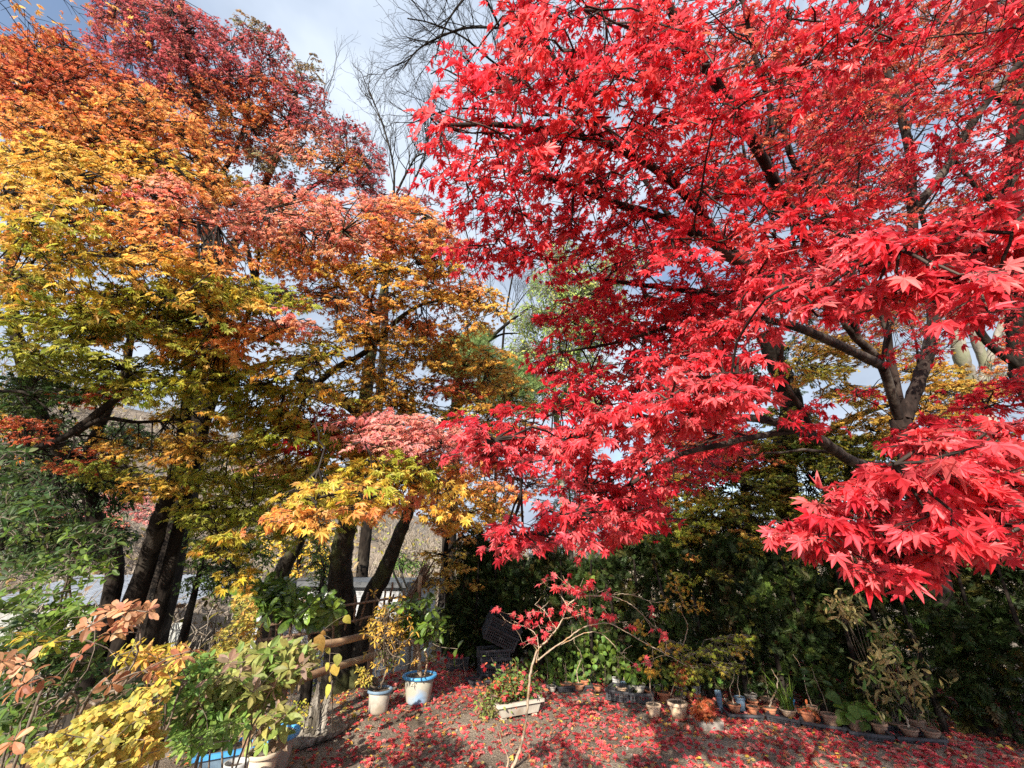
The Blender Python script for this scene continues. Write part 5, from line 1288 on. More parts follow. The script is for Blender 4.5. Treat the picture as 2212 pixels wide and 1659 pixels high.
rosette_part(small, pts, s1_[6:14], .075, 'mauve', 'lance', 7, 'soft_leaf', name='new_leaves')
pts = [at(x_, y_, d0 - .1) for x_, y_ in zip(rng.uniform(770, 800, 34), rng.uniform(1440, 1480, 34))]
rosette_part(small, pts, [tp - [.03, 0, -.05]], .045, 'lemon', 'oval', 4, 'soft_leaf', name='yellow_spray')

# ---- pots at the lower left
x, y = c4(1050, 1850)
blue = pot_px('big pot with a bright blue rim behind the beige one at the lower left', c4(1060, 0)[0], c4(0, 1230)[1], 1690, 118, 'grey_plastic', 'blue_plastic', taper=.80, rim=.12, flare=.35)
x, y = c4(920, 0)
beige = pot_px('beige pot with a squat trunked azalea in front of the big blue pot', x, c4(0, 1420)[1], 1735, 78, 'beige_plastic', taper=.80, rim=.09, flare=.4)
tb = top_of(beige); db = depth_of(tb)
sb_ = stemmed(beige, [tb, at(556, 1600, db), at(548, 1585, db), at(552, 1560, db)], .028, .014, 'grey_wood', 'trunk')
pts = [at(x_, y_, db + rng.normal(0, .08)) for x_, y_ in [(540, 1555), (555, 1560), (575, 1550), (590, 1545), (610, 1560), (525, 1570), (560, 1580), (585, 1575), (600, 1590), (545, 1595), (575, 1600), (535, 1540), (565, 1530), (600, 1530), (618, 1545)]]
rosette_part(beige, pts, sb_[8:], .13, 'mauve', 'oval', 6, 'soft_leaf')
x, y = c4(480, 0)
sq = thing('planter_box', 'blue rectangular planter half hidden by the green shrub at the lower left', 'planter', gpt(476, 1692))
p = np.array(sq.location)
m = MB(); box(m, (-.20, -.12, 0), (.20, .12, .20), .5, p, taper=.85); bx = add_part(sq, m, 'box', 'slate_plastic')
m = MB()
for lo, hi in [((-.22, -.14, .20), (.22, -.11, .23)), ((-.22, .11, .20), (.22, .14, .23)), ((-.22, -.11, .20), (-.19, .11, .23)), ((.19, -.11, .20), (.22, .11, .23))]:
    box(m, lo, hi, .5, p)
m.build('rim', M['blue_plastic'], bx)
m = MB(); box(m, (-.185, -.105, .203), (.185, .105, .215), .5, p); add_part(sq, m, 'soil', 'soil')
fern = Plant('fern', 'pale green fern growing beside the blue planter at the lower left', 'fern', gpt(415, 1700), leaf='soft_leaf')
f0 = np.array(fern.root.location)
for k in range(9):
    a = rng.uniform(0, 6.28); e_ = f0 + [math.cos(a) * .22, math.sin(a) * .22, .30]
    cpt = catmull([f0, (f0 + e_) / 2 + [0, 0, .14], e_], 8)
    tube(fern.branch, cpt, .003, 3)
    tn = nrm(np.gradient(cpt, axis=0)); sd_ = nrm(np.cross(tn, [0, 0, 1.0]))
    for sg in (-1, 1):
        ii = np.arange(4, len(cpt))
        put(fern.leaf, 'lance', cpt[ii], np.array([0, 0, 1.0]) + rng.normal(0, .1, (len(ii), 3)), sg * sd_[ii] + .4 * tn[ii], .09 * (1.15 - ii / len(cpt)), jitter(pal_pick('fresh', len(ii))))
fern.finish('fronds')
wp = pot_px('white pot rim full of red fallen leaves at the bottom edge beside the beige pot', 478, 1654, 1800, 60, 'white_plastic', taper=.8, rim=.2, flare=.3)

# ---- stump, bark strip
st = gpt(*c4(1600, 1235))
stump = thing('tree_stump', 'rotten grey tree stump with flaking upright bark beside the rail fence', 'stump', st)
m = MB()
nz, ns = 34, 40
zz = np.linspace(0, 1, nz); aa = np.linspace(0, 2 * np.pi, ns, endpoint=False)
Z, A_ = np.meshgrid(zz, aa, indexing='ij')
rad = .105 * (1 - .35 * Z) * (1 + .16 * np.sin(3 * A_ + 2 * Z) + .12 * np.sin(7 * A_ + 5 * Z) + .06 * np.sin(13 * A_ - 9 * Z)) + .04 * (1 - Z) ** 3
rad += rng.normal(0, .006, rad.shape)
hz = .36 * Z * (1 + .22 * np.sin(2 * A_ + 1) * Z + .12 * np.sin(9 * A_) * Z)
v = np.stack([rad * np.cos(A_) + .07 * Z, rad * np.sin(A_) * .8, hz], -1).reshape(-1, 3) + st
i = np.arange(nz - 1)[:, None] * ns; j = np.arange(ns)[None]; j2 = (j + 1) % ns
f = np.concatenate([np.stack([i + j, i + j2, i + ns + j2], -1).reshape(-1, 3), np.stack([i + j, i + ns + j2, i + ns + j], -1).reshape(-1, 3)])
capi = (nz - 1) * ns + np.arange(ns)
v = np.concatenate([v, [v[capi].mean(0) - [0, 0, .12]]])
f = np.concatenate([f, np.stack([capi, np.roll(capi, -1), np.full(ns, len(v) - 1)], -1)])
m.add(v, f); m.build('trunk', M['grey_wood'], stump)
m = MB()
for k in range(16):
    a = rng.uniform(2.6, 5.4); z = rng.uniform(.04, .28); r_ = .102 * (1 - .35 * z / .36) + .008
    c = st + [r_ * math.cos(a) + .07 * z / .36, r_ * math.sin(a) * .8 - .008, z]
    tn = np.array([-math.sin(a), math.cos(a), 0]); nn = np.array([math.cos(a), math.sin(a), 0])
    w_, h_ = rng.uniform(.015, .03), rng.uniform(.04, .09)
    o_ = [c - tn * w_, c + tn * w_ * .9, c + tn * w_ * .6 + [0, 0, h_], c - tn * w_ * .8 + [0, 0, h_ * .85]]
    m.add(np.array(o_ + [q - nn * .02 for q in o_]), [[0, 1, 2], [0, 2, 3], [4, 6, 5], [4, 7, 6], [0, 5, 1], [0, 4, 5], [1, 5, 6], [1, 6, 2], [2, 6, 7], [2, 7, 3], [3, 7, 4], [3, 4, 0]])
o = m.build('bark_flakes', M['grey_wood'], stump); o['kind'] = 'stuff'
m = MB(); cnt = 160
P = st + np.stack([rng.normal(-.10, .05, cnt), rng.normal(-.10, .04, cnt), rng.uniform(.12, .34, cnt)], -1)
put(m, 'small', P, rng.normal(0, .4, (cnt, 3)) + SUNDIR, rng.normal(0, 1, (cnt, 3)), rng.uniform(.012, .03, cnt), jitter(pal_pick('lime', cnt)))
o = m.build('sprout_leaves', M['soft_leaf'], stump)
tr0, tr1 = gpt(636, 1622), gpt(748, 1572)
trough = thing('bark_trough', 'curved strip of grey bark lying like a trough in front of the rotten stump', 'bark', (tr0 + tr1) / 2)
m = MB(); nl, na = 22, 9
t_ = np.linspace(0, 1, nl); ax_ = tr0 + (tr1 - tr0) * t_[:, None]; sdir = nrm(np.cross(nrm(tr1 - tr0), [0, 0, 1.0]))
bend = -.07 * np.sin(np.pi * t_)
ar = np.linspace(-1.15, 1.15, na)
R_ = .085
outer = np.array([[ax_[k] + sdir * (-bend[k]) + sdir * R_ * math.sin(a) + np.array([0, 0, R_ * (1.02 - math.cos(a))]) * 1.25 + rng.normal(0, .0025, 3) for a in ar] for k in range(nl)])
inner = outer + np.array([0, 0, .014])
vv = np.concatenate([outer.reshape(-1, 3), inner.reshape(-1, 3)]); o1 = nl * na
i = np.arange(nl - 1)[:, None] * na + np.arange(na - 1)[None]
q1 = np.concatenate([np.stack([i, i + na + 1, i + 1], -1).reshape(-1, 3), np.stack([i, i + na, i + na + 1], -1).reshape(-1, 3)])
q2 = q1[:, ::-1] + o1
ed = []
for k in range(nl - 1):
    for e_ in (0, na - 1):
        a_, b_ = k * na + e_, (k + 1) * na + e_
        ed += [[a_, b_, b_ + o1], [a_, b_ + o1, a_ + o1]]
m.add(vv, np.concatenate([q1, q2, np.array(ed)])); m.build('shell', M['grey_wood'], trough)

# ---- the stack of black crates
def crate(label, c, w, l, h, ang, tilt=0.0, roll=0.0, group='black lattice crates by the hedge', bars=True, mat='black_plastic', name='plastic_crate', cat='crate'):
    """Open topped crate with lattice sides."""
    t = thing(name, label, cat, c, group)
    t.rotation_euler = (tilt, roll, ang)
    b = MB(); th = .012
    box(b, (-w / 2, -l / 2, 0), (w / 2, l / 2, th))
    for sx in (-1, 1):
        for sy in (-1, 1):
            x0, y0 = sx * (w / 2 - .012), sy * (l / 2 - .012)
            box(b, (x0 - .013, y0 - .013, th), (x0 + .013, y0 + .013, h - .02))
    nh = max(1, int(h / .035))
    for sx in (-1, 1):
        x0 = sx * (w / 2 - .010)
        for z in np.linspace(th + .012, h - .03, nh):
            box(b, (x0 - .004, -l / 2 + .03, z - .005), (x0 + .004, l / 2 - .03, z + .005))
        for y0 in np.linspace(-l / 2 + .05, l / 2 - .05, max(4, int(l / .035))):
            box(b, (x0 - .006, y0 - .005, th), (x0 + .006, y0 + .005, h - .02))
    for sy in (-1, 1):
        y0 = sy * (l / 2 - .010)
        for z in np.linspace(th + .012, h - .03, nh):
            box(b, (-w / 2 + .03, y0 - .004, z - .005), (w / 2 - .03, y0 + .004, z + .005))
        for x0 in np.linspace(-w / 2 + .05, w / 2 - .05, max(4, int(w / .035))):
            box(b, (x0 - .005, y0 - .006, th), (x0 + .005, y0 + .006, h - .02))
    R = t.rotation_euler.to_matrix()
    def turn(mb):
        Rm = np.array(R)
        mb.v = [q @ Rm.T.astype(np.float32) + np.array(c, np.float32) for q in mb.v]
    r = MB()
    for lo, hi in [((-w / 2 - .012, -l / 2 - .012, h - .02), (w / 2 + .012, -l / 2 + .010, h)), ((-w / 2 - .012, l / 2 - .010, h - .02), (w / 2 + .012, l / 2 + .012, h)), ((-w / 2 - .012, -l / 2 + .010, h - .02), (-w / 2 + .010, l / 2 - .010, h)), ((w / 2 - .010, -l / 2 + .010, h - .02), (w / 2 + .012, l / 2 - .010, h))]:
        box(r, lo, hi)
    # parts hang from the rotated root: keep their mesh in the root's own axes
    for mb_, nm in ((b, 'basket'), (r, 'rim')):
        o = mb_.build(nm, M[mat])
        o.parent = t
    return t
cs = gpt(*c1(1410, 520))
cang = math.radians(14)
ctop = 0
names = ['lowest black crate of the stack, sitting in the red leaves', 'second crate from the ground in the black stack', 'third crate from the ground in the black stack', 'fourth crate of the black stack, under the tilted ones']
for k in range(4):
    crate(names[k], cs + [rng.normal(0, .01), .18 + rng.normal(0, .01), .002 + k * .085], .44, .34, .095 if k < 3 else .12, cang + rng.normal(0, .05))
zt = .34 + .03
crate('tilted black crate resting on top of the crate stack, lower of the two', cs + [.05, .20, zt + .10], .50, .36, .20, cang, .25, .42)
crate('topmost tilted black crate with red leaves in it', cs + [.10, .22, zt + .22], .50, .36, .20, cang, .28, .46)
crate('empty black tray lying flat in front of the crate stack', cs + [-.16, -.12, .004], .36, .26, .06, cang + .2)
crate('low black basket behind the red leaved seedling, near the fence end', gpt(*c1(1065, 420)) + [0, .1, .003], .34, .26, .18, .1)

# ---- planter box
pa, pb = gpt(*c1(1575, 925)), gpt(*c1(1850, 850))
pa2 = gpt(*c1(1480, 905)); pb2 = gpt(*c1(1880, 845))
pc = (pa2 + pb2) / 2; pl = float(np.linalg.norm((pb2 - pa2)[:2])) * 1.02; pang = math.atan2(pb2[1] - pa2[1], pb2[0] - pa2[0])
pn_ = np.array([-math.sin(pang), math.cos(pang), 0])
pc = pc + pn_ * .11; pc[2] = float(ground_z(pc[0], pc[1]))
ph = z_at(pa2[1], c1(0, 745)[1])
plant = thing('planter_box', 'long beige planter box of scrappy seedlings on the leaf strewn ground', 'planter', pc)
m = MB()
box(m, (-pl / 2, -.11, .03), (pl / 2, .11, ph - .02), pang, pc, taper=.86); pb_ = m.build('box', M['grey_plastic'], plant)
m = MB()
for lo, hi in [((-pl / 2 - .025, -.135, ph - .03), (pl / 2 + .025, -.103, ph)), ((-pl / 2 - .025, .103, ph - .03), (pl / 2 + .025, .135, ph)), ((-pl / 2 - .025, -.103, ph - .03), (-pl / 2 + .008, .103, ph)), ((pl / 2 - .008, -.103, ph - .03), (pl / 2 + .025, .103, ph))]:
    box(m, lo, hi, pang, pc)
o = m.build('rim', M['cream_plastic'], pb_)
for sx in (-.36, .36):
    m = MB(); box(m, (sx * pl - .03, -.08, 0), (sx * pl + .03, .08, .0295), pang, pc); m.build('foot', M['beige_plastic'], plant)
m = MB(); box(m, (-pl / 2 + .012, -.10, ph - .028), (pl / 2 - .012, .10, ph - .012), pang, pc); m.build('soil', M['soil'], plant)
m = MB(); b = MB()
ca, sa = math.cos(pang), math.sin(pang)
for k in range(70):
    q = rng.uniform(-.5, .55) * pl; w_ = rng.uniform(-.08, .2)
    p0 = pc + [q * ca - min(w_, .08) * sa, q * sa + min(w_, .08) * ca, ph - .015]
    e_ = p0 + rng.normal(0, .09, 3) * [1, 1, 0] + [-.05, 0, rng.uniform(.08, .34) * (1.2 - abs(q) / pl)]
    tube(b, catmull([p0, (p0 + e_) / 2 + rng.normal(0, .02, 3), e_], 3), np.linspace(.003, .0015, 7), 3)
    nn_ = 16
    t_ = rng.uniform(.2, 1, nn_)[:, None]
    P = p0 + (e_ - p0) * t_ + rng.normal(0, .035, (nn_, 3))
    put(m, 'oval', P, SUNDIR + [0, 0, .4] + rng.normal(0, .5, (nn_, 3)), rng.normal(0, 1, (nn_, 3)) * [1, 1, .4], rng.uniform(.03, .065, nn_), jitter(np.where(rng.random(nn_)[:, None] < .2, pal_pick('rust', nn_), pal_pick('fresh' if k % 3 else 'mauve', nn_) * .8)))
for k in range(60):     # trailing growth on the left end
    p0 = pc + np.array([-.5 * pl * ca, -.5 * pl * sa, ph]) + rng.normal(0, .03, 3)
    e_ = p0 + [-rng.uniform(.02, .20), rng.normal(0, .08), -rng.uniform(-.05, .25)]
    tube(b, catmull([p0, (p0 + e_) / 2 + [0, 0, .04], e_], 3), .0015, 3)
    P = p0 + (e_ - p0) * rng.uniform(.3, 1.1, (5, 1)) + rng.normal(0, .02, (5, 3))
    put(m, 'oval', P, SUNDIR + rng.normal(0, .4, (5, 3)), rng.normal(0, 1, (5, 3)) - [0, 0, .4], rng.uniform(.03, .06, 5), jitter(pal_pick('mauve', 5)))
b.build('stems', M['twig'], plant); m.build('foliage', M['soft_leaf'], plant)
m = MB()
P = np.array([at(x_, y_, depth_of(pc) - .05 + rng.normal(0, .08)) for x_, y_ in [c1(*q) for q in [(1720, 430), (1590, 550), (1700, 520), (1760, 610), (1820, 640), (1780, 590), (1550, 660), (1530, 690), (1460, 560), (1440, 570), (1900, 560), (1690, 590), (1560, 640), (1520, 380), (1320, 380), (1330, 400)]]])
put(m, 'maple_hi', P, SUNDIR + rng.normal(0, .4, (len(P), 3)), rng.normal(0, 1, (len(P), 3)) - [0, 0, .6], .075 / 1.25 * rng.uniform(.8, 1.2, len(P)), jitter(pal_pick('pinkred', len(P))))
m.build('caught_leaves', M['red_leaf'], plant)

# ---- the thin red leaved sapling in front
sx0 = gpt(1092, 1668)
sap = Plant('japanese_maple', 'slender young maple with bare arching twigs and few scarlet leaves by the planter', 'sapling', sx0, bark='sapling_bark', leaf='red_leaf', tw='sapling_bark')
ds = depth_of(sx0) + .05
sap.P, sap.R = [], []
sap.limb3([sx0 - [0, 0, .05]] + [at(x_, y_, ds + .02 * k) for k, (x_, y_) in enumerate([(1115, 1640), (1128, 1600), (1137, 1550), (1142, 1500), (1146, 1450), (1160, 1405)])], .0135, .009, True, sides=9, rough=.05, wob=.002)
sap.limb3([sx0 + [0, 0, .0], at(1098, 1640, ds), at(1087, 1610, ds), at(1078, 1580, ds - .02), at(1072, 1558, ds - .04)], .008, .004, True, sides=7)
def sb(pts, r0, r1, dz=0.0):
    n_ = len(pts); dd = np.linspace(.1, .1 + dz, n_)
    return sap.limb3([at(x_, y_, ds + dd[k]) for k, (x_, y_) in enumerate(pts)], r0 * .72, r1 * .75, sides=6, rough=.06, wob=.0015)
def s3c(*q): return [((1800 + x_ * .60274) / 1.80832, (2000 + y_ * .60274) / 1.80832) for x_, y_ in q]
sb(s3c((490, 975), (505, 890), (560, 830), (620, 760), (660, 690), (690, 610), (770, 550), (870, 545), (960, 545), (1060, 575), (1140, 630), (1200, 690), (1260, 750), (1310, 790)), .010, .003, .15)
sb(s3c((500, 960), (600, 880), (690, 820), (780, 755), (860, 730), (960, 722), (1060, 770), (1160, 830), (1270, 890), (1380, 950), (1470, 1000)), .009, .0025, -.2)
sb(s3c((600, 880), (700, 835), (800, 785), (900, 785), (980, 850), (1040, 920), (1115, 980)), .006, .002, -.3)
sb(s3c((505, 890), (490, 800), (430, 750), (350, 730), (290, 700), (255, 660)), .006, .002, .2)
sb(s3c((560, 830), (560, 780), (600, 760), (480, 740), (400, 735), (330, 700)), .004, .002, .25)
sb(s3c((620, 760), (580, 700), (540, 640), (480, 600)), .004, .002, .2)
sb(s3c((690, 610), (660, 560), (620, 510), (560, 480), (530, 440)), .005, .002, .2)
sb(s3c((960, 545), (1050, 530), (1150, 550), (1230, 580), (1290, 590)), .004, .0018, .1)
sb(s3c((770, 550), (740, 500), (700, 470), (680, 440)), .004, .002, .15)
sb(s3c((960, 722), (1030, 715), (1080, 710)), .003, .0015, .1)
sb(s3c((660, 690), (730, 680), (800, 660), (880, 700), (950, 690)), .004, .0018, .2)
sb(s3c((500, 900), (450, 850), (400, 880)), .003, .0015, .1)
sb(s3c((870, 545), (890, 510), (850, 480)), .003, .0015, .1)
P_, R_ = sap.nodes()
for k in range(60):
    i_ = rng.integers(10, len(P_)); p0 = P_[i_]
    if p0[2] < .55: continue
    e_ = p0 + rng.normal(0, .05, 3) + [0, 0, .02]
    tube(sap.branch, np.array([p0, (p0 + e_) / 2 + rng.normal(0, .006, 3), e_]), [.0022, .0018, .0014], 4)
    P_b = e_ + np.array([0, 0, .004]); tube(sap.branch, np.array([e_, P_b]), [.0028, .001], 4)
lp = s3c((545, 430), (590, 420), (690, 440), (650, 475), (720, 500), (740, 515), (770, 510), (800, 480), (850, 465), (690, 500), (760, 530), (930, 530), (970, 530), (330, 670), (400, 685), (445, 695), (430, 715), (360, 735), (255, 635), (460, 640), (500, 645), (540, 650), (580, 655), (670, 615), (720, 635), (740, 655), (700, 630), (800, 650), (830, 680), (850, 710), (880, 720), (920, 655), (960, 670), (990, 685), (610, 730), (520, 770), (540, 800), (560, 750), (400, 850), (470, 820), (1125, 745), (1245, 620), (1280, 760), (1300, 810), (1330, 825), (1190, 965), (1140, 990), (630, 490), (860, 490), (500, 720))
lp = lp + [(x_ + rng.normal(0, 9), y_ + rng.normal(0, 7)) for x_, y_ in lp + lp]
P = np.array([at(x_, y_, ds + .12 + rng.normal(0, .06)) for x_, y_ in lp])
n_ = len(P)
put(sap.leaf, 'maple_hi', P, SUNDIR * .5 + [0, -.2, .4] + rng.normal(0, .45, (n_, 3)), nrm(rng.normal(0, 1, (n_, 3)) * [1, .6, .3] - [0, 0, .5]), .075 / 1.25 * rng.uniform(.6, 1.15, n_), jitter(pal_pick('pinkred', n_)))
for q in P:
    sap.reach(q, r_end=.0014, k=.001, up=0, cap=.002)
sap.finish()
# small seedling near the blue pot
se0 = gpt(*c1(990, 470))
seed = Plant('japanese_maple', 'tiny red leaved maple seedling between the blue pot and the black crates', 'seedling', se0, bark='sapling_bark', leaf='red_leaf')
dd_ = depth_of(se0)
seed.limb3([se0, at(*c1(992, 400), dd_), at(*c1(992, 340), dd_), at(*c1(1000, 300), dd_)], .006, .003, True)
seed.limb3([at(*c1(992, 345), dd_), at(*c1(930, 365), dd_ - .1), at(*c1(880, 350), dd_ - .2), at(*c1(850, 440), dd_ - .25)], .004, .002)
seed.limb3([at(*c1(992, 345), dd_), at(*c1(1080, 370), dd_), at(*c1(1140, 330), dd_)], .004, .002)
seed.limb3([gpt(*c1(1160, 510)), at(*c1(1140, 400), dd_), at(*c1(1120, 290), dd_)], .005, .002)
qs = [(905, 250), (930, 270), (900, 300), (950, 320), (970, 310), (1000, 260), (985, 240), (1040, 275), (1070, 280), (1110, 285), (800, 430), (825, 400), (750, 455), (880, 245), (1020, 262)]
P = np.array([at(*c1(*q), dd_ - (.35 if q[0] < 860 else .03)) for q in qs]); n_ = len(P)
put(seed.leaf, 'maple_hi', P, SUNDIR * .6 + [0, -.2, .4] + rng.normal(0, .4, (n_, 3)), nrm(rng.normal(0, 1, (n_, 3)) * [1, .6, .3] - [0, 0, .3]), .09 / 1.25 * rng.uniform(.8, 1.2, n_), jitter(pal_pick('pinkred', n_)))
seed.finish()

# ---- the rows of pots in front of the hedge: (crop, cx, rim, base, width, material, plant, label)
G = 'pots in the row before the hedge'
C2, C3 = (c2, .2), (c3, .25)
rows = [
 (C2, 1270, 705, 862, 165, 'pale_clay', 'redbud', 'pale clay pot standing forward in the red leaves with a wavy stem'),
 (C2, 1535, 690, 880, 225, 'pale_clay', 'olivemaple', 'wide pale terracotta pot with olive maple seedling, right of the small pale pot'),
 (C2, 155, 500, 585, 105, 'cream_plastic', 'sprig', 'small cream lattice sided pot just right of the long planter box'),
 (C2, 312, 470, 560, 130, 'terracotta', 'sprig', 'terracotta pot at the back left of the shallow black tray'),
 (C2, 452, 485, 572, 125, 'terracotta', 'twig', 'terracotta pot with a bare twig at the front of the shallow black tray'),
 (C2, 515, 445, 540, 90, 'terracotta', 'heart', 'upright terracotta pot at the back right of the shallow black tray'),
 (C2, 400, 365, 470, 130, 'slate_plastic', 'sprig', 'slate blue pot deep in shade behind the shallow black tray'),
 (C2, 545, 355, 470, 110, 'slate_plastic', 'heart', 'tall slate pot against the hedge behind the shallow black tray'),
 (C2, 655, 540, 585, 90, 'terracotta', 'none', 'low terracotta bowl alone between the black tray and the lattice crates'),
 (C2, 915, 535, 600, 125, 'pale_clay', 'sprig', 'pale orange pot with a short sprig in the left lattice crate'),
 (C2, 862, 430, 560, 110, 'white_plastic', 'heart', 'white pot at the hedge side of the left lattice crate'),
 (C2, 940, 455, 560, 135, 'slate_plastic', 'twig', 'blue pot between the white pot and the large grey pot'),
 (C2, 1105, 515, 622, 160, 'cream_plastic', 'hydrangea', 'large off white pot of bright green heart leaves in the right lattice crate'),
 (C2, 1236, 570, 640, 135, 'terracotta', 'sprig', 'terracotta pot half hidden behind the pale clay pot and its wavy stem'),
 (C2, 1375, 585, 690, 145, 'terracotta', 'heart', 'terracotta pot between the two forward clay pots'),
 (C2, 1295, 490, 600, 110, 'grey_plastic', 'heart', 'grey pot against the hedge above the two forward clay pots'),
 (C2, 1525, 620, 700, 115, 'brown_clay', 'sprig', 'brown pot peeping out behind the wide pale terracotta pot'),
 (C2, 1570, 515, 660, 130, 'cream_plastic', 'heart', 'off white pot at the hedge behind the wide terracotta pot'),
 (C2, 1655, 570, 680, 70, 'terracotta', 'none', 'narrow terracotta pot wedged left of the orange bonsai'),
 (C2, 1735, 505, 660, 100, 'white_plastic', 'heart', 'whitish pot at the hedge behind the orange bonsai'),
 (C2, 1985, 560, 790, 75, 'slate_plastic', 'limesprig', 'tall blue grey pot with lime leaves right of the orange bonsai'),
 (C3, 165, 562, 655, 125, 'terracotta', 'twig', 'bright terracotta pot first in the shaded row right of the orange bonsai'),
 (C3, 328, 578, 668, 118, 'terracotta', 'none', 'terracotta pot second in the shaded row, a second pot nested behind it'),
 (C3, 472, 590, 680, 130, 'terracotta', 'crook', 'terracotta pot with a crooked bare stem leaning right'),
 (C3, 635, 615, 692, 155, 'pale_clay', 'grass', 'pale wide bowl with a tuft of grassy leaves'),
 (C3, 805, 640, 748, 142, 'terracotta', 'succulent', 'terracotta pot filled with a low red succulent'),
 (C3, 1005, 675, 790, 152, 'brown_clay', 'tallsprig', 'brownish pot with a tall leafy green seedling, right of the succulent'),
 (C3, 1225, 705, 825, 205, 'brown_clay', 'hydrangea', 'wide brown pot of big round green leaves'),
 (C3, 1430, 735, 845, 170, 'brown_clay', 'dry', 'brown pot of dry stalks next to the big round leaves'),
 (C3, 1690, 775, 872, 185, 'brown_clay', 'stub', 'brown pot with a cut stub near the right end of the row'),
 (C3, 1885, 792, 900, 178, 'brown_clay', 'dry', 'last brown pot at the right end of the row'),
 (C3, 222, 500, 640, 100, 'slate_plastic', 'twig', 'slate blue pot behind the first bright terracotta pot'),
 (C3, 312, 470, 580, 115, 'grey_plastic', 'tallsprig', 'blue grey pot standing behind the second terracotta pot'),
 (C3, 325, 535, 600, 100, 'terracotta', 'none', 'small terracotta pot tucked behind the second pot of the shaded row'),
 (C3, 470, 500, 600, 155, 'brown_clay', 'tallsprig', 'dark brown pot behind the crooked stem'),
 (C3, 638, 500, 610, 120, 'blue_plastic', 'tallheart', 'clear blue pot behind the pale bowl of grass'),
 (C3, 1352, 662, 740, 95, 'white_plastic', 'none', 'small white pot between the round leaves and the dry stalks'),
 (C3, 1500, 600, 730, 170, 'grey_plastic', 'tanbush', 'grey pot behind the dry stalks under the tan leaved shrub'),
 (C3, 1570, 715, 810, 150, 'brown_clay', 'dry', 'brown pot left of the cut stub, partly hidden'),
 (C3, 1745, 685, 810, 200, 'brown_clay', 'tanbush', 'large brown pot behind the cut stub holding the tan shrub'),
 (C3, 860, 600, 720, 120, 'brown_clay', 'twig', 'dark pot close behind the red succulent'),
]
def heart_plant(t, tp, h, n, size, pal='green', kind='heart', rad=.06):
    lean = rng.normal(0, .06, 2)
    p = stemmed(t, [tp, tp + [lean[0] * .4, lean[1] * .4, h * .5], tp + [lean[0], lean[1], h]], .004, .002, 'twig')
    leaves_on(t, p, n, size, pal, kind, rad=rad)
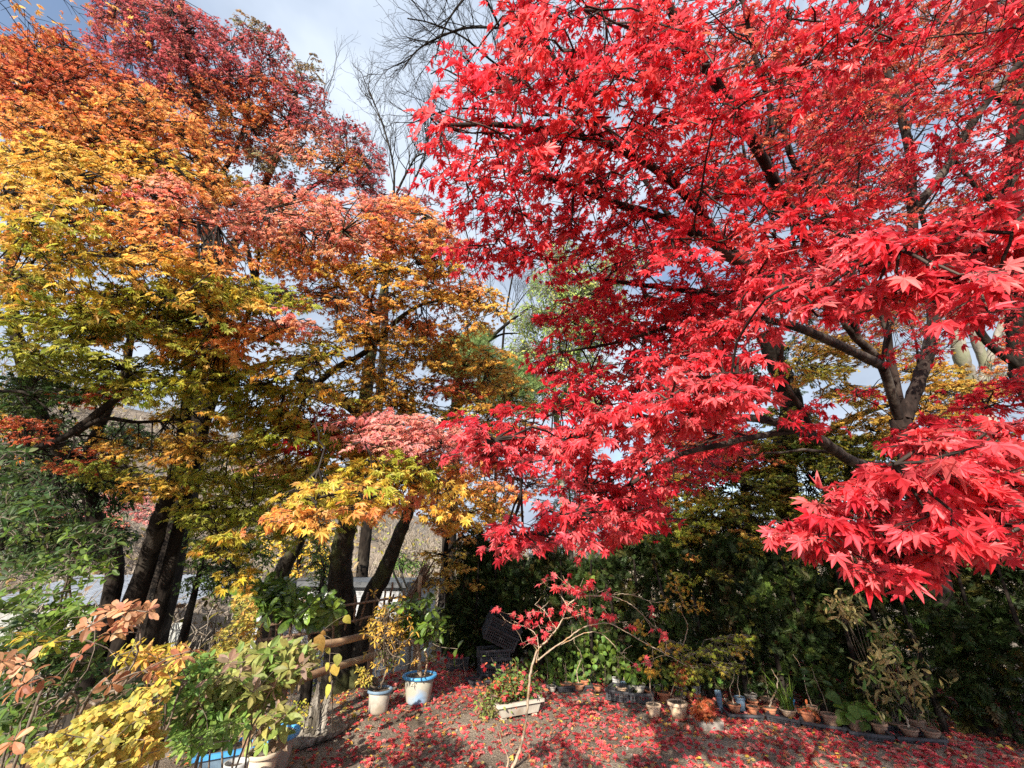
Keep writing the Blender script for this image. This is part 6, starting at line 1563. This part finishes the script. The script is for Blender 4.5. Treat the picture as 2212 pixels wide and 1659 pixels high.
for (cf, sc_), cx, rim_, base_, w_, mat, kind, label in rows:
    x, yr = cf(cx, rim_); _, yb = cf(cx, base_)
    hidden = kind in ('none',)
    t = pot_px(label, x, yr, yb, w_ * sc_, mat, taper=rng.uniform(.66, .76), rim=rng.uniform(.18, .26), flare=.25, group=G,
               name='flower_pot' if hidden else 'potted_plant', cat='flower pot' if hidden else 'potted plant', z0=.02 if base_ < 680 or cf is c3 else 0)
    tp = top_of(t)
    if kind == 'redbud':
        d_ = depth_of(tp)
        p = stemmed(t, [tp, at(*c2(1255, 640), d_), at(*c2(1222, 560), d_), at(*c2(1215, 460), d_), at(*c2(1225, 380), d_), at(*c2(1225, 300), d_), at(*c2(1250, 200), d_), at(*c2(1235, 80), d_)], .008, .003, 'sapling_bark')
        leaves_on(t, p[16:], 30, .065, 'ochre', 'maple', rad=.12)
    elif kind == 'olivemaple':
        d_ = depth_of(tp)
        p = stemmed(t, [tp, at(*c2(1570, 590), d_), at(*c2(1555, 480), d_), at(*c2(1560, 380), d_), at(*c2(1560, 260), d_)], .008, .003, 'twig')
        leaves_on(t, p[10:], 90, .045, 'olive', 'maple', 'maple_leaf', rad=.20, up=.7)
        leaves_on(t, p[12:], 40, .045, 'rust', 'maple', 'maple_leaf', rad=.10, name='orange_leaves')
    elif kind == 'sprig': heart_plant(t, tp, rng.uniform(.15, .35), 14, .05, 'green', 'oval', .06)
    elif kind == 'limesprig': heart_plant(t, tp, .22, 14, .06, 'fresh', 'heart', .09)
    elif kind == 'heart': heart_plant(t, tp, rng.uniform(.25, .5), 18, .075, 'green', 'heart', .09)
    elif kind == 'tallheart': heart_plant(t, tp, .40, 8, .12, 'deep', 'heart', .09)
    elif kind == 'tallsprig': heart_plant(t, tp, rng.uniform(.35, .5), 22, .08, 'deep', 'oval', .08)
    elif kind == 'twig':
        stemmed(t, [tp, tp + [rng.normal(0, .02), 0, .15], tp + [rng.normal(0, .04), 0, .32], tp + [rng.normal(0, .06), 0, .48]], .006, .002, 'sapling_bark')
    elif kind == 'crook':
        stemmed(t, [tp, tp + [.05, 0, .08], tp + [.13, .02, .15], tp + [.17, .02, .24], tp + [.12, 0, .36]], .010, .005, 'sapling_bark')
        leaves_on(t, [tp + [.17, 0, .3]] * 4, 4, .06, 'green', 'oval', rad=.06)
    elif kind == 'stub': stemmed(t, [tp, tp + [.01, 0, .05], tp + [.0, 0, .11]], .010, .008, 'sapling_bark')
    elif kind == 'grass':
        m = MB(); nn = 46; a_ = rng.uniform(0, 6.28, nn)
        put(m, 'strap', np.broadcast_to(tp, (nn, 3)) + rng.normal(0, .025, (nn, 3)) * [1, 1, 0], np.stack([np.cos(a_), np.sin(a_), np.full(nn, .2)], -1), np.stack([np.cos(a_) * .5, np.sin(a_) * .5, np.full(nn, 1)], -1), rng.uniform(.10, .2, nn), jitter(pal_pick('green', nn)))
        add_part(t, m, 'foliage', 'soft_leaf')
    elif kind == 'succulent': leaves_on(t, [tp + [rng.uniform(-.05, .05), rng.uniform(-.05, .05), .02] for _ in range(12)], 60, .045, 'rust', 'spoon', rad=.05)
    elif kind == 'hydrangea':
        m = MB(); p = [tp + [rng.normal(0, .05), rng.normal(0, .05), rng.uniform(.02, .16)] for _ in range(16)]
        leaves_on(t, p, 34, .12, 'green', 'heart', rad=.12, up=.8)
    elif kind == 'dry':
        m = MB()
        for k in range(12):
            q = tp + rng.normal(0, .03, 3) * [1, 1, 0]; tube(m, np.array([q, q + rng.normal(0, .03, 3) + [0, 0, .06], q + rng.normal(0, .06, 3) + [0, 0, .12]]), [.003, .002, .001], 4)
        add_part(t, m, 'stalks', 'twig')
    elif kind == 'tanbush':
        d_ = depth_of(tp)
        m = MB(); b = MB()
        for k in range(70):
            if 'large' in label: e_ = at(rng.normal(1935, 40), rng.normal(1465, 50), d_ + rng.normal(0, .12))
            elif k < 26:
                q_ = rng.random(); e_ = at(1800 + 60 * q_ + rng.normal(0, 16), 1295 + 40 * q_ + rng.normal(0, 12), d_ + rng.normal(0, .06))
            elif k < 55: e_ = at(1890 + 40 * rng.random(), 1350 + 90 * rng.random(), d_ + rng.normal(0, .08))
            else: continue
            if k % 4 == 0: tube(b, catmull([tp, (tp + e_) / 2 + rng.normal(0, .04, 3), e_], 4), np.linspace(.005, .002, 9), 4)
            nn = 5
            put(m, 'lance', e_ + rng.normal(0, .03, (nn, 3)), SUNDIR * .4 + [0, -.3, .3] + rng.normal(0, .5, (nn, 3)), rng.normal(0, 1, (nn, 3)) - [0, 0, .5], rng.uniform(.06, .11, nn), jitter(pal_pick('tan' if rng.random() < .8 else 'fresh', nn)))
        add_part(t, b, 'stems', 'twig'); add_part(t, m, 'foliage', 'soft_leaf')

# the orange bonsai maple in a stone trough
q0, q1 = gpt(*c2(1725, 985)), gpt(*c2(2005, 985))
bc = (q0 + q1) / 2 + [.03, .10, 0]; bl = float(np.linalg.norm(q1 - q0)); bang = math.atan2(q1[1] - q0[1], q1[0] - q0[0])
bon = thing('potted_plant', 'orange leaved bonsai maple in a grey rectangular stone trough', 'potted plant', bc)
bh_ = z_at(q0[1], c2(0, 880)[1])
m = MB(); box(m, (-bl / 2, -.10, .0), (bl / 2, .10, bh_), bang, bc, taper=.9); m.build('trough', M['stone'], bon)
m = MB(); box(m, (-bl / 2 + .02, -.08, bh_ + .002), (bl / 2 - .02, .08, bh_ + .012), bang, bc); m.build('soil', M['soil'], bon)
tp = bc + [0, 0, bh_]; d_ = depth_of(tp)
p = stemmed(bon, [tp, tp + [.02, 0, .06], tp + [-.01, 0, .13], tp + [.01, 0, .2]], .014, .006, 'bark_dark', 'trunk')
cent = at(*c2(1800, 740), d_ - .05)
leaves_on(bon, [cent + rng.normal(0, .055, 3) * [1.2, 1, 1] for _ in range(26)], 170, .052, 'rust', 'maple', 'maple_leaf', rad=.07, up=.8)
# tall olive maple seedlings spreading over the row
om = Plant('japanese_maple', 'olive leaved young maple spreading flat sprays over the pots in front of the hedge', 'sapling', gpt(*c2(1730, 700)), bark='twig')
o0 = np.array(om.root.location); d_ = depth_of(o0)
om.limb3([o0, at(*c2(1735, 500), d_), at(*c2(1715, 300), d_), at(*c2(1740, 150), d_), at(*c2(1800, 0), d_)], .010, .003, True)
for x_, y_, rx, ry, pal in [(1480, 1415, 30, 12, 'olive'), (1530, 1410, 40, 14, 'olive'), (1450, 1400, 30, 14, 'limegold'), (1600, 1380, 30, 12, 'lime'), (1570, 1390, 40, 14, 'olive'), (1600, 1405, 30, 12, 'limegold'), (1540, 1440, 40, 14, 'olive'), (1500, 1450, 30, 12, 'olive'), (1580, 1440, 26, 12, 'olive'), (1480, 1470, 16, 12, 'rust')]:
    om.clump(x_, y_, rx, ry, d_ - .1, .06, pal, cover=.8, rd=.15, kind='maple', per=8, flat=.12)
om.finish()
# knotted pale stem with small yellow leaves in front of the hedge
ks = Plant('vine', 'thin knotted vine with small yellow leaves climbing in front of the hedge', 'vine', gpt(1442, 1515), bark='sapling_bark', leaf='soft_leaf')
k0 = np.array(ks.root.location); d_ = depth_of(k0)
kp = s3c((1440, 960), (1440, 880), (1460, 800), (1470, 730), (1430, 640), (1440, 580), (1400, 500), (1390, 420))
ks.limb3([k0] + [at(x_, y_, d_) for x_, y_ in kp], .008, .003, True, per=6, wob=.003)
for cpx in [s3c((1380, 480))[0], s3c((1420, 590))[0], s3c((1500, 610))[0], s3c((1550, 610))[0], s3c((1330, 600))[0], s3c((1390, 430))[0], s3c((1440, 520))[0], s3c((1150, 730))[0], s3c((1170, 790))[0]]:
    cc = at(*cpx, d_); ks.reach(cc, r_end=.001, k=.001, cap=.002)
    nn = 14
    put(ks.leaf, 'maple', cc + rng.normal(0, .05, (nn, 3)), SUNDIR + rng.normal(0, .5, (nn, 3)), rng.normal(0, 1, (nn, 3)) - [0, 0, .4], rng.uniform(.03, .05, nn), jitter(pal_pick('ochre', nn)))
ks.finish('foliage')
# heart leaved undergrowth at the foot of the hedge
hl = Plant('climbing_plant', 'heart leaved green climber at the foot of the hedge behind the pots', 'climber', gpt(1330, 1480), leaf='soft_leaf')
for x0_, y0_, n_ in [(1260, 1440, 50), (1200, 1450, 40), (1160, 1445, 34), (1340, 1430, 80), (1370, 1400, 40), (1310, 1455, 50), (1400, 1440, 50), (1450, 1450, 40), (1240, 1470, 30), (1330, 1380, 24), (1480, 1470, 30), (1385, 1365, 20), (1700, 1420, 24), (1640, 1450, 30), (1800, 1450, 24), (1420, 1400, 30), (1300, 1400, 40), (1220, 1420, 40), (1180, 1400, 24), (1600, 1470, 30), (1760, 1480, 24), (1680, 1480, 24), (1850, 1460, 20)]:
    cc = at(x0_, y0_, depth_of(gpt(x0_, 1490)) + .15)
    hl.limb3([drop(cc), (drop(cc) + cc) / 2 + rng.normal(0, .03, 3), cc], .004, .002)
    P = cc + rng.normal(0, .11, (n_, 3)) * [1, .7, 1.0]
    put(hl.leaf, 'heart', P, SUNDIR * .8 + [0, -.3, .2] + rng.normal(0, .35, (n_, 3)), rng.normal(0, .5, (n_, 3)) - [0, 0, .9], rng.uniform(.035, .08, n_), jitter(pal_pick('green' if rng.random() < .6 else 'fresh', n_)))
hl.finish('foliage')

# trays and crates under the pots
GT = 'trays under the pot row'
def tray_px(label, xa, ya, xb, yb, w, h, cf, mat='black_plastic'):
    a, b = gpt(*cf(xa, ya)), gpt(*cf(xb, yb))
    l = float(np.linalg.norm(b - a)); an = math.atan2(b[1] - a[1], b[0] - a[0])
    nn = np.array([-math.sin(an), math.cos(an), 0])
    c = (a + b) / 2 + nn * w / 2; c[2] = float(ground_z(c[0], c[1])) + .004
    return crate(label, c, l, w, h, an, group=GT, name='plant_tray', cat='tray', mat=mat)
tray_px('shallow black tray holding three terracotta pots, left end of the row', 225, 585, 600, 545, .34, .06, c2)
tray_px('black lattice crate under the pale orange pot', 745, 668, 990, 690, .32, .11, c2)
tray_px('black lattice crate under the large off white pot', 1005, 690, 1260, 710, .32, .10, c2)
tray_px('dark tray under the first two pots of the shaded row', 110, 690, 405, 710, .30, .05, c3)
tray_px('slotted brown tray under the crooked stem and the grass bowl', 440, 712, 725, 755, .30, .06, c3)
tray_px('black tray under the red succulent and the tall green seedling', 755, 770, 1120, 820, .30, .05, c3)
tray_px('dusty lattice tray under the big round leaves', 1170, 850, 1540, 900, .30, .055, c3)
tray_px('last dusty tray at the right end of the pot row', 1580, 890, 2000, 930, .30, .055, c3)

# ================================================================== shrubs at the lower left
def bush(name, label, cat, base, stems_px, blobs, leaf, pal, kind, k=6, mat='soft_leaf', bark='twig', d=2.0, rd=.15, f=.66):
    base = drop(CAM + f * (np.array(base) - CAM)); leaf *= f * (.66 if f < 1 else 1); rd *= f
    t = Plant(name, label, cat, base, bark=bark, leaf=mat, tw=bark)
    t.P, t.R = [], []
    b0 = np.array(base, float)
    for s in stems_px:
        pts = [at(q[0], q[1], q[2] * f) for q in s]
        t.limb3([b0 + rng.normal(0, .05, 3) * [1, 1, 0]] + pts, .005, .002, sides=6, wob=.006)
    for x_, y_, rx, ry, n_, *dd in blobs:
        d_ = f * (dd[0] if dd else d)
        n_ = int(n_ * (1.45 if f < 1 else 1)); a_ = rng.uniform(0, 6.28, n_); r_ = np.sqrt(rng.random(n_))
        t.rosettes(at(x_ + rx * r_ * np.cos(a_), y_ + ry * r_ * np.sin(a_), d_ + rng.normal(0, rd, n_)), leaf, pal if isinstance(pal, str) else pal[rng.integers(len(pal))], kind, k, r_end=.0012 if f < 1 else .003)
    t.finish('foliage')
    return t
b0 = drop(at(120, 1640, 1.9))
bush('azalea', 'azalea with big russet leaf whorls and grey twigs at the left edge', 'shrub', b0, [[(150, 1600, 1.8), (200, 1540, 1.75), (240, 1480, 1.7), (270, 1430, 1.7)], [(60, 1560, 1.7), (40, 1500, 1.65), (30, 1450, 1.6)], [(170, 1560, 1.8), (250, 1500, 1.7), (300, 1400, 1.7), (300, 1330, 1.7)], [(150, 1590, 1.8), (90, 1540, 1.7), (120, 1500, 1.7)]],
     [(270, 1330, 60, 20, 8, 1.75), (230, 1355, 50, 16, 5, 1.7), (30, 1440, 50, 26, 7, 1.55), (70, 1480, 40, 16, 4, 1.5), (175, 1425, 16, 12, 2, 1.6), (235, 1468, 16, 10, 2, 1.5), (320, 1445, 24, 20, 3, 1.8), (400, 1410, 16, 12, 2, 1.8), (20, 1610, 16, 16, 2, 1.3), (315, 1310, 14, 12, 2, 1.75)], .072, 'russet', 'spoon', 6)
bush('shrub', 'lemon yellow small leaved bush in the bottom left corner', 'shrub', drop(at(250, 1700, 1.75)), [[(240, 1660, 1.7), (230, 1600, 1.65), (250, 1540, 1.6)], [(200, 1650, 1.65), (160, 1610, 1.6), (130, 1630, 1.5)], [(260, 1640, 1.7), (310, 1570, 1.7), (330, 1530, 1.7)], [(250, 1640, 1.7), (200, 1580, 1.6)]],
     [(250, 1560, 80, 34, 120, 1.6), (290, 1540, 60, 26, 70, 1.65), (180, 1610, 90, 34, 130, 1.5), (250, 1620, 90, 34, 130, 1.55), (120, 1640, 60, 24, 60, 1.45), (310, 1600, 50, 40, 60, 1.65), (200, 1650, 100, 20, 80, 1.5), (330, 1500, 40, 16, 20, 1.7)], .036, 'lemon', 'round', 6, rd=.1)
bush('azalea', 'azalea turning from green to mauve in front of the rail fence, left of the stump', 'shrub', drop(at(520, 1660, 2.9)), [[(510, 1600, 2.8), (500, 1540, 2.7), (540, 1480, 2.6), (560, 1430, 2.6)], [(480, 1600, 2.8), (450, 1520, 2.7), (430, 1470, 2.6)], [(530, 1600, 2.8), (590, 1520, 2.6), (640, 1460, 2.6), (650, 1430, 2.6)], [(540, 1590, 2.8), (560, 1530, 2.6), (600, 1500, 2.5)]],
     [(470, 1450, 50, 34, 40, 2.7), (540, 1430, 60, 30, 44, 2.6), (620, 1420, 60, 26, 40, 2.6), (640, 1440, 30, 30, 20, 2.6), (560, 1470, 60, 30, 44, 2.5), (480, 1500, 60, 34, 44, 2.6), (550, 1510, 40, 18, 14, 2.6), (440, 1480, 30, 24, 18, 2.6), (600, 1450, 40, 24, 22, 2.5), (430, 1540, 30, 40, 16, 2.5)], .115, 'mauve', 'oval', 6, d=2.6)
bush('shrub', 'fresh green shrub with upright leaves beside the blue planter, below the mauve azalea', 'shrub', drop(at(400, 1700, 2.6)), [[(440, 1640, 2.5), (470, 1570, 2.4), (490, 1520, 2.4)], [(430, 1640, 2.5), (400, 1580, 2.4), (410, 1500, 2.4)], [(430, 1640, 2.5), (480, 1580, 2.3)]],
     [(470, 1575, 30, 24, 14, 2.3), (440, 1600, 26, 26, 12, 2.3), (490, 1600, 16, 16, 5, 2.3), (410, 1500, 40, 40, 26, 2.5), (430, 1440, 40, 24, 16, 2.6), (400, 1590, 30, 40, 16, 2.4), (380, 1540, 24, 30, 10, 2.4), (460, 1540, 34, 20, 14, 2.4), (500, 1560, 30, 14, 8, 2.3)], .10, 'fresh', 'oval', 5, d=2.4)
bush('shrub', 'wispy shrub with small bright yellow leaves above the mauve azalea', 'shrub', drop(at(470, 1560, 3.4)), [[(480, 1480, 3.3), (500, 1400, 3.2), (520, 1330, 3.2)], [(460, 1480, 3.3), (450, 1430, 3.1), (430, 1400, 3.1)], [(500, 1420, 3.2), (540, 1370, 3.2), (550, 1350, 3.2)]],
     [(525, 1320, 26, 36, 46, 3.2), (510, 1370, 40, 26, 46, 3.2), (540, 1360, 24, 20, 24, 3.2), (440, 1430, 44, 20, 46, 3.1), (500, 1400, 40, 18, 36, 3.1), (480, 1450, 40, 20, 24, 3.0), (420, 1450, 24, 14, 16, 3.0)], .055, 'lemon', 'small', 4, d=3.2)
bush('rhododendron', 'dark leathery rhododendron in front of the white shed wall', 'shrub', drop(at(640, 1440, 4.9)), [[(630, 1370, 4.8), (610, 1310, 4.7), (600, 1280, 4.7)], [(650, 1370, 4.8), (680, 1320, 4.7), (700, 1310, 4.7)], [(630, 1360, 4.8), (580, 1320, 4.7)]],
     [(610, 1285, 50, 26, 26, 4.7), (640, 1315, 40, 20, 16, 4.6), (700, 1310, 20, 18, 8, 4.6), (580, 1310, 30, 18, 10, 4.7), (570, 1270, 30, 16, 8, 4.8), (690, 1330, 16, 16, 5, 4.6), (540, 1310, 24, 24, 8, 4.7)], .16, 'green', 'spoon', 8, mat='glossy_leaf', d=4.7, f=1)
bush('shrub', 'shady green leafed undergrowth shrub below the greenhouse at the left', 'shrub', drop(at(120, 1560, 2.4)), [[(110, 1450, 2.3), (90, 1380, 2.2), (80, 1320, 2.2)], [(140, 1450, 2.3), (160, 1370, 2.2), (160, 1300, 2.2)], [(60, 1450, 2.3), (40, 1400, 2.2)], [(160, 1450, 2.3), (230, 1400, 2.3)]],
     [(60, 1380, 50, 30, 22), (120, 1350, 60, 30, 26), (150, 1320, 50, 26, 18), (90, 1420, 60, 24, 24), (30, 1340, 40, 30, 12), (160, 1390, 50, 20, 18), (60, 1300, 50, 16, 10), (190, 1440, 60, 30, 16), (120, 1510, 60, 40, 20), (230, 1500, 50, 30, 14), (60, 1540, 50, 40, 16), (20, 1420, 40, 60, 24), (20, 1530, 40, 60, 24), (40, 1600, 40, 40, 14), (100, 1450, 60, 40, 20), (380, 1480, 30, 30, 12, 2.6), (300, 1500, 40, 30, 14, 2.4)], .085, ('deep', 'green', 'deep'), 'oval', 5, d=2.2)
bush('shrub', 'tall shrub with oval green leaves above the greenhouse roof at the left', 'shrub', drop(at(120, 1500, 2.6)), [[(130, 1350, 2.5), (150, 1240, 2.5), (170, 1170, 2.5), (160, 1130, 2.5)], [(140, 1300, 2.5), (100, 1180, 2.5), (70, 1080, 2.5)], [(150, 1240, 2.5), (210, 1160, 2.5), (230, 1140, 2.5)]],
     [(85, 1065, 26, 20, 8), (110, 1110, 30, 18, 8), (165, 1150, 30, 20, 10), (205, 1150, 24, 20, 8), (230, 1170, 30, 20, 8), (150, 1130, 24, 18, 7), (60, 1090, 24, 16, 5), (250, 1130, 16, 12, 3), (50, 1150, 40, 30, 8), (120, 1190, 50, 26, 10), (60, 1230, 60, 30, 16), (30, 1000, 40, 40, 14), (40, 1100, 50, 50, 20), (150, 1210, 60, 30, 14), (200, 1230, 60, 24, 12), (110, 1270, 70, 26, 16), (40, 1290, 50, 24, 12)], .085, ('deep', 'deep', 'green', 'deep'), 'oval', 4, d=2.5)
bush('azalea', 'pale yellow green azalea sprigs between the russet whorls and the mauve azalea', 'shrub', drop(at(340, 1640, 2.3)), [[(350, 1560, 2.2), (340, 1480, 2.1), (320, 1430, 2.0)], [(360, 1560, 2.2), (400, 1480, 2.1), (400, 1440, 2.1)], [(350, 1560, 2.2), (280, 1450, 2.0), (270, 1420, 2.0)]],
     [(270, 1405, 24, 12, 4), (320, 1410, 24, 14, 5), (300, 1425, 20, 10, 4), (350, 1415, 20, 12, 4), (370, 1430, 24, 14, 5), (60, 1385, 30, 12, 4), (100, 1390, 30, 10, 4), (350, 1460, 30, 20, 5)], .095, 'limegold', 'lance', 6, d=2.0)
# long slim stem with a few pale yellow round leaves
rl = Plant('seedling', 'slim upright seedling with a few pale yellow round leaves in front of the log rails', 'seedling', drop(at(722, 1560, 4.0)), bark='twig', leaf='soft_leaf')
r0_ = np.array(rl.root.location); d_ = 3.6
rl.limb3([r0_, at(718, 1500, d_), at(712, 1440, d_), at(714, 1400, d_), at(716, 1380, d_)], .005, .002, True)
rlp = [(732, 1412, .10), (722, 1434, .10), (716, 1481, .11), (711, 1432, .07), (716, 1460, .05), (694, 1370, .14), (697, 1362, .05), (745, 1330, .08), (708, 1398, .06)]
for x_, y_, s_ in rlp:
    q = at(x_, y_, d_); rl.reach(q, r_end=.0015, k=.001, cap=.003)
    put(rl.leaf, 'heart', [q], SUNDIR + rng.normal(0, .2, 3), [rng.normal(0, .4), -.1, -1], s_, jitter(pal_pick('lemon', 1) * (.6 if y_ < 1375 else 1)))
rl.finish('foliage')

# ================================================================== fallen leaves and gravel
def litter(name, label, n, xr, yr, pals, size, kinds, dens=None):
    m = MB()
    x_ = rng.uniform(*xr, n); y_ = rng.uniform(*yr, n)
    if dens is not None:
        keep = rng.random(n) < dens(x_, y_); x_, y_ = x_[keep], y_[keep]; n = len(x_)
    P = np.stack([x_, y_, ground_z(x_, y_) + rng.uniform(.004, .03, n)], -1)
    nor = nrm(np.array([0, 0, 1.0]) + rng.normal(0, .38, (n, 3)))
    tip = rng.normal(0, 1, (n, 3)) * [1, 1, .15]
    which = rng.integers(0, len(pals), n); kk = rng.integers(0, len(kinds), n)
    for a_ in range(len(pals)):
        for b_ in range(len(kinds)):
            s_ = (which == a_) & (kk == b_)
            c_ = int(s_.sum())
            if c_: put(m, kinds[b_], P[s_], nor[s_], tip[s_], size * rng.uniform(.65, 1.15, c_), jitter(pal_pick(pals[a_], c_), .18))
    o = m.build(name, M['dry_leaf'])
    tag(o, label, name.replace('_', ' '), kind='stuff')
patch = lambda x, y: np.clip(.62 + .30 * np.sin(x * 2.3 + 1.2 * np.sin(y * 1.9)) * np.sin(y * 2.6 + x) + .34 * smooth((x - .2) / 2.0) + .2 * smooth((y - 5.2) / 1), .12, 1) * smooth((x + 2.6) / 1.6)
litter('fallen_leaves', 'red maple leaves scattered over the brown garden soil', 17500, (-2.6, 6.2), (3.2, 8.2), ['litter'], .052, ['maple', 'maple', 'maple_hi'], patch)
litter('fallen_leaves', 'yellow and tan leaves lying among the red ones on the soil', 4200, (-3.0, 6.2), (3.2, 8.6), ['gold', 'tan', 'ochre', 'umber', 'rust'], .048, ['maple', 'oval', 'round'], lambda x, y: np.clip(.6 + .2 * smooth((-x) / 1.5), 0, 1))
litter('fallen_leaves', 'brown leaf litter under the trees beyond the rail fence', 9000, (-9, 8), (3.5, 13), ['umber', 'ochre', 'rust', 'tan'], .06, ['maple_lo', 'oval'], lambda x, y: np.where((x - FENCE_A[0]) * _fn[0] + (y - FENCE_A[1]) * _fn[1] > -.25, 1.0, np.where(y > 7.5, .8, 0.0)))
m = MB()
n_ = 5200
x_ = rng.uniform(-2.2, 5.5, n_); y_ = rng.uniform(3.4, 7.4, n_)
ico = np.array([[0, 0, 1], [.89, 0, .45], [.28, .85, .45], [-.72, .53, .45], [-.72, -.53, .45], [.28, -.85, .45], [.72, .53, -.3], [-.28, .85, -.3], [-.89, 0, -.3], [-.28, -.85, -.3], [.72, -.53, -.3]])
icf = np.array([[0, 1, 2], [0, 2, 3], [0, 3, 4], [0, 4, 5], [0, 5, 1], [1, 6, 2], [2, 7, 3], [3, 8, 4], [4, 9, 5], [5, 10, 1], [2, 6, 7], [3, 7, 8], [4, 8, 9], [5, 9, 10], [1, 10, 6]])
s_ = rng.gamma(2.2, .0022, n_)[:, None, None] * rng.uniform(.6, 1.3, (n_, 1, 3))
V = ico[None] * s_ * (1 + rng.normal(0, .12, (n_, 11, 1))) + np.stack([x_, y_, ground_z(x_, y_) + .001], -1)[:, None]
m.add(V.reshape(-1, 3), (icf[None] + (np.arange(n_) * 11)[:, None, None]).reshape(-1, 3))
tag(m.build('gravel', M['pebble']), 'small stones mixed into the garden soil', 'gravel', kind='stuff')
for o in bpy.data.objects:
    for k in ('_h', '_rt'):
        if k in o: del o[k]
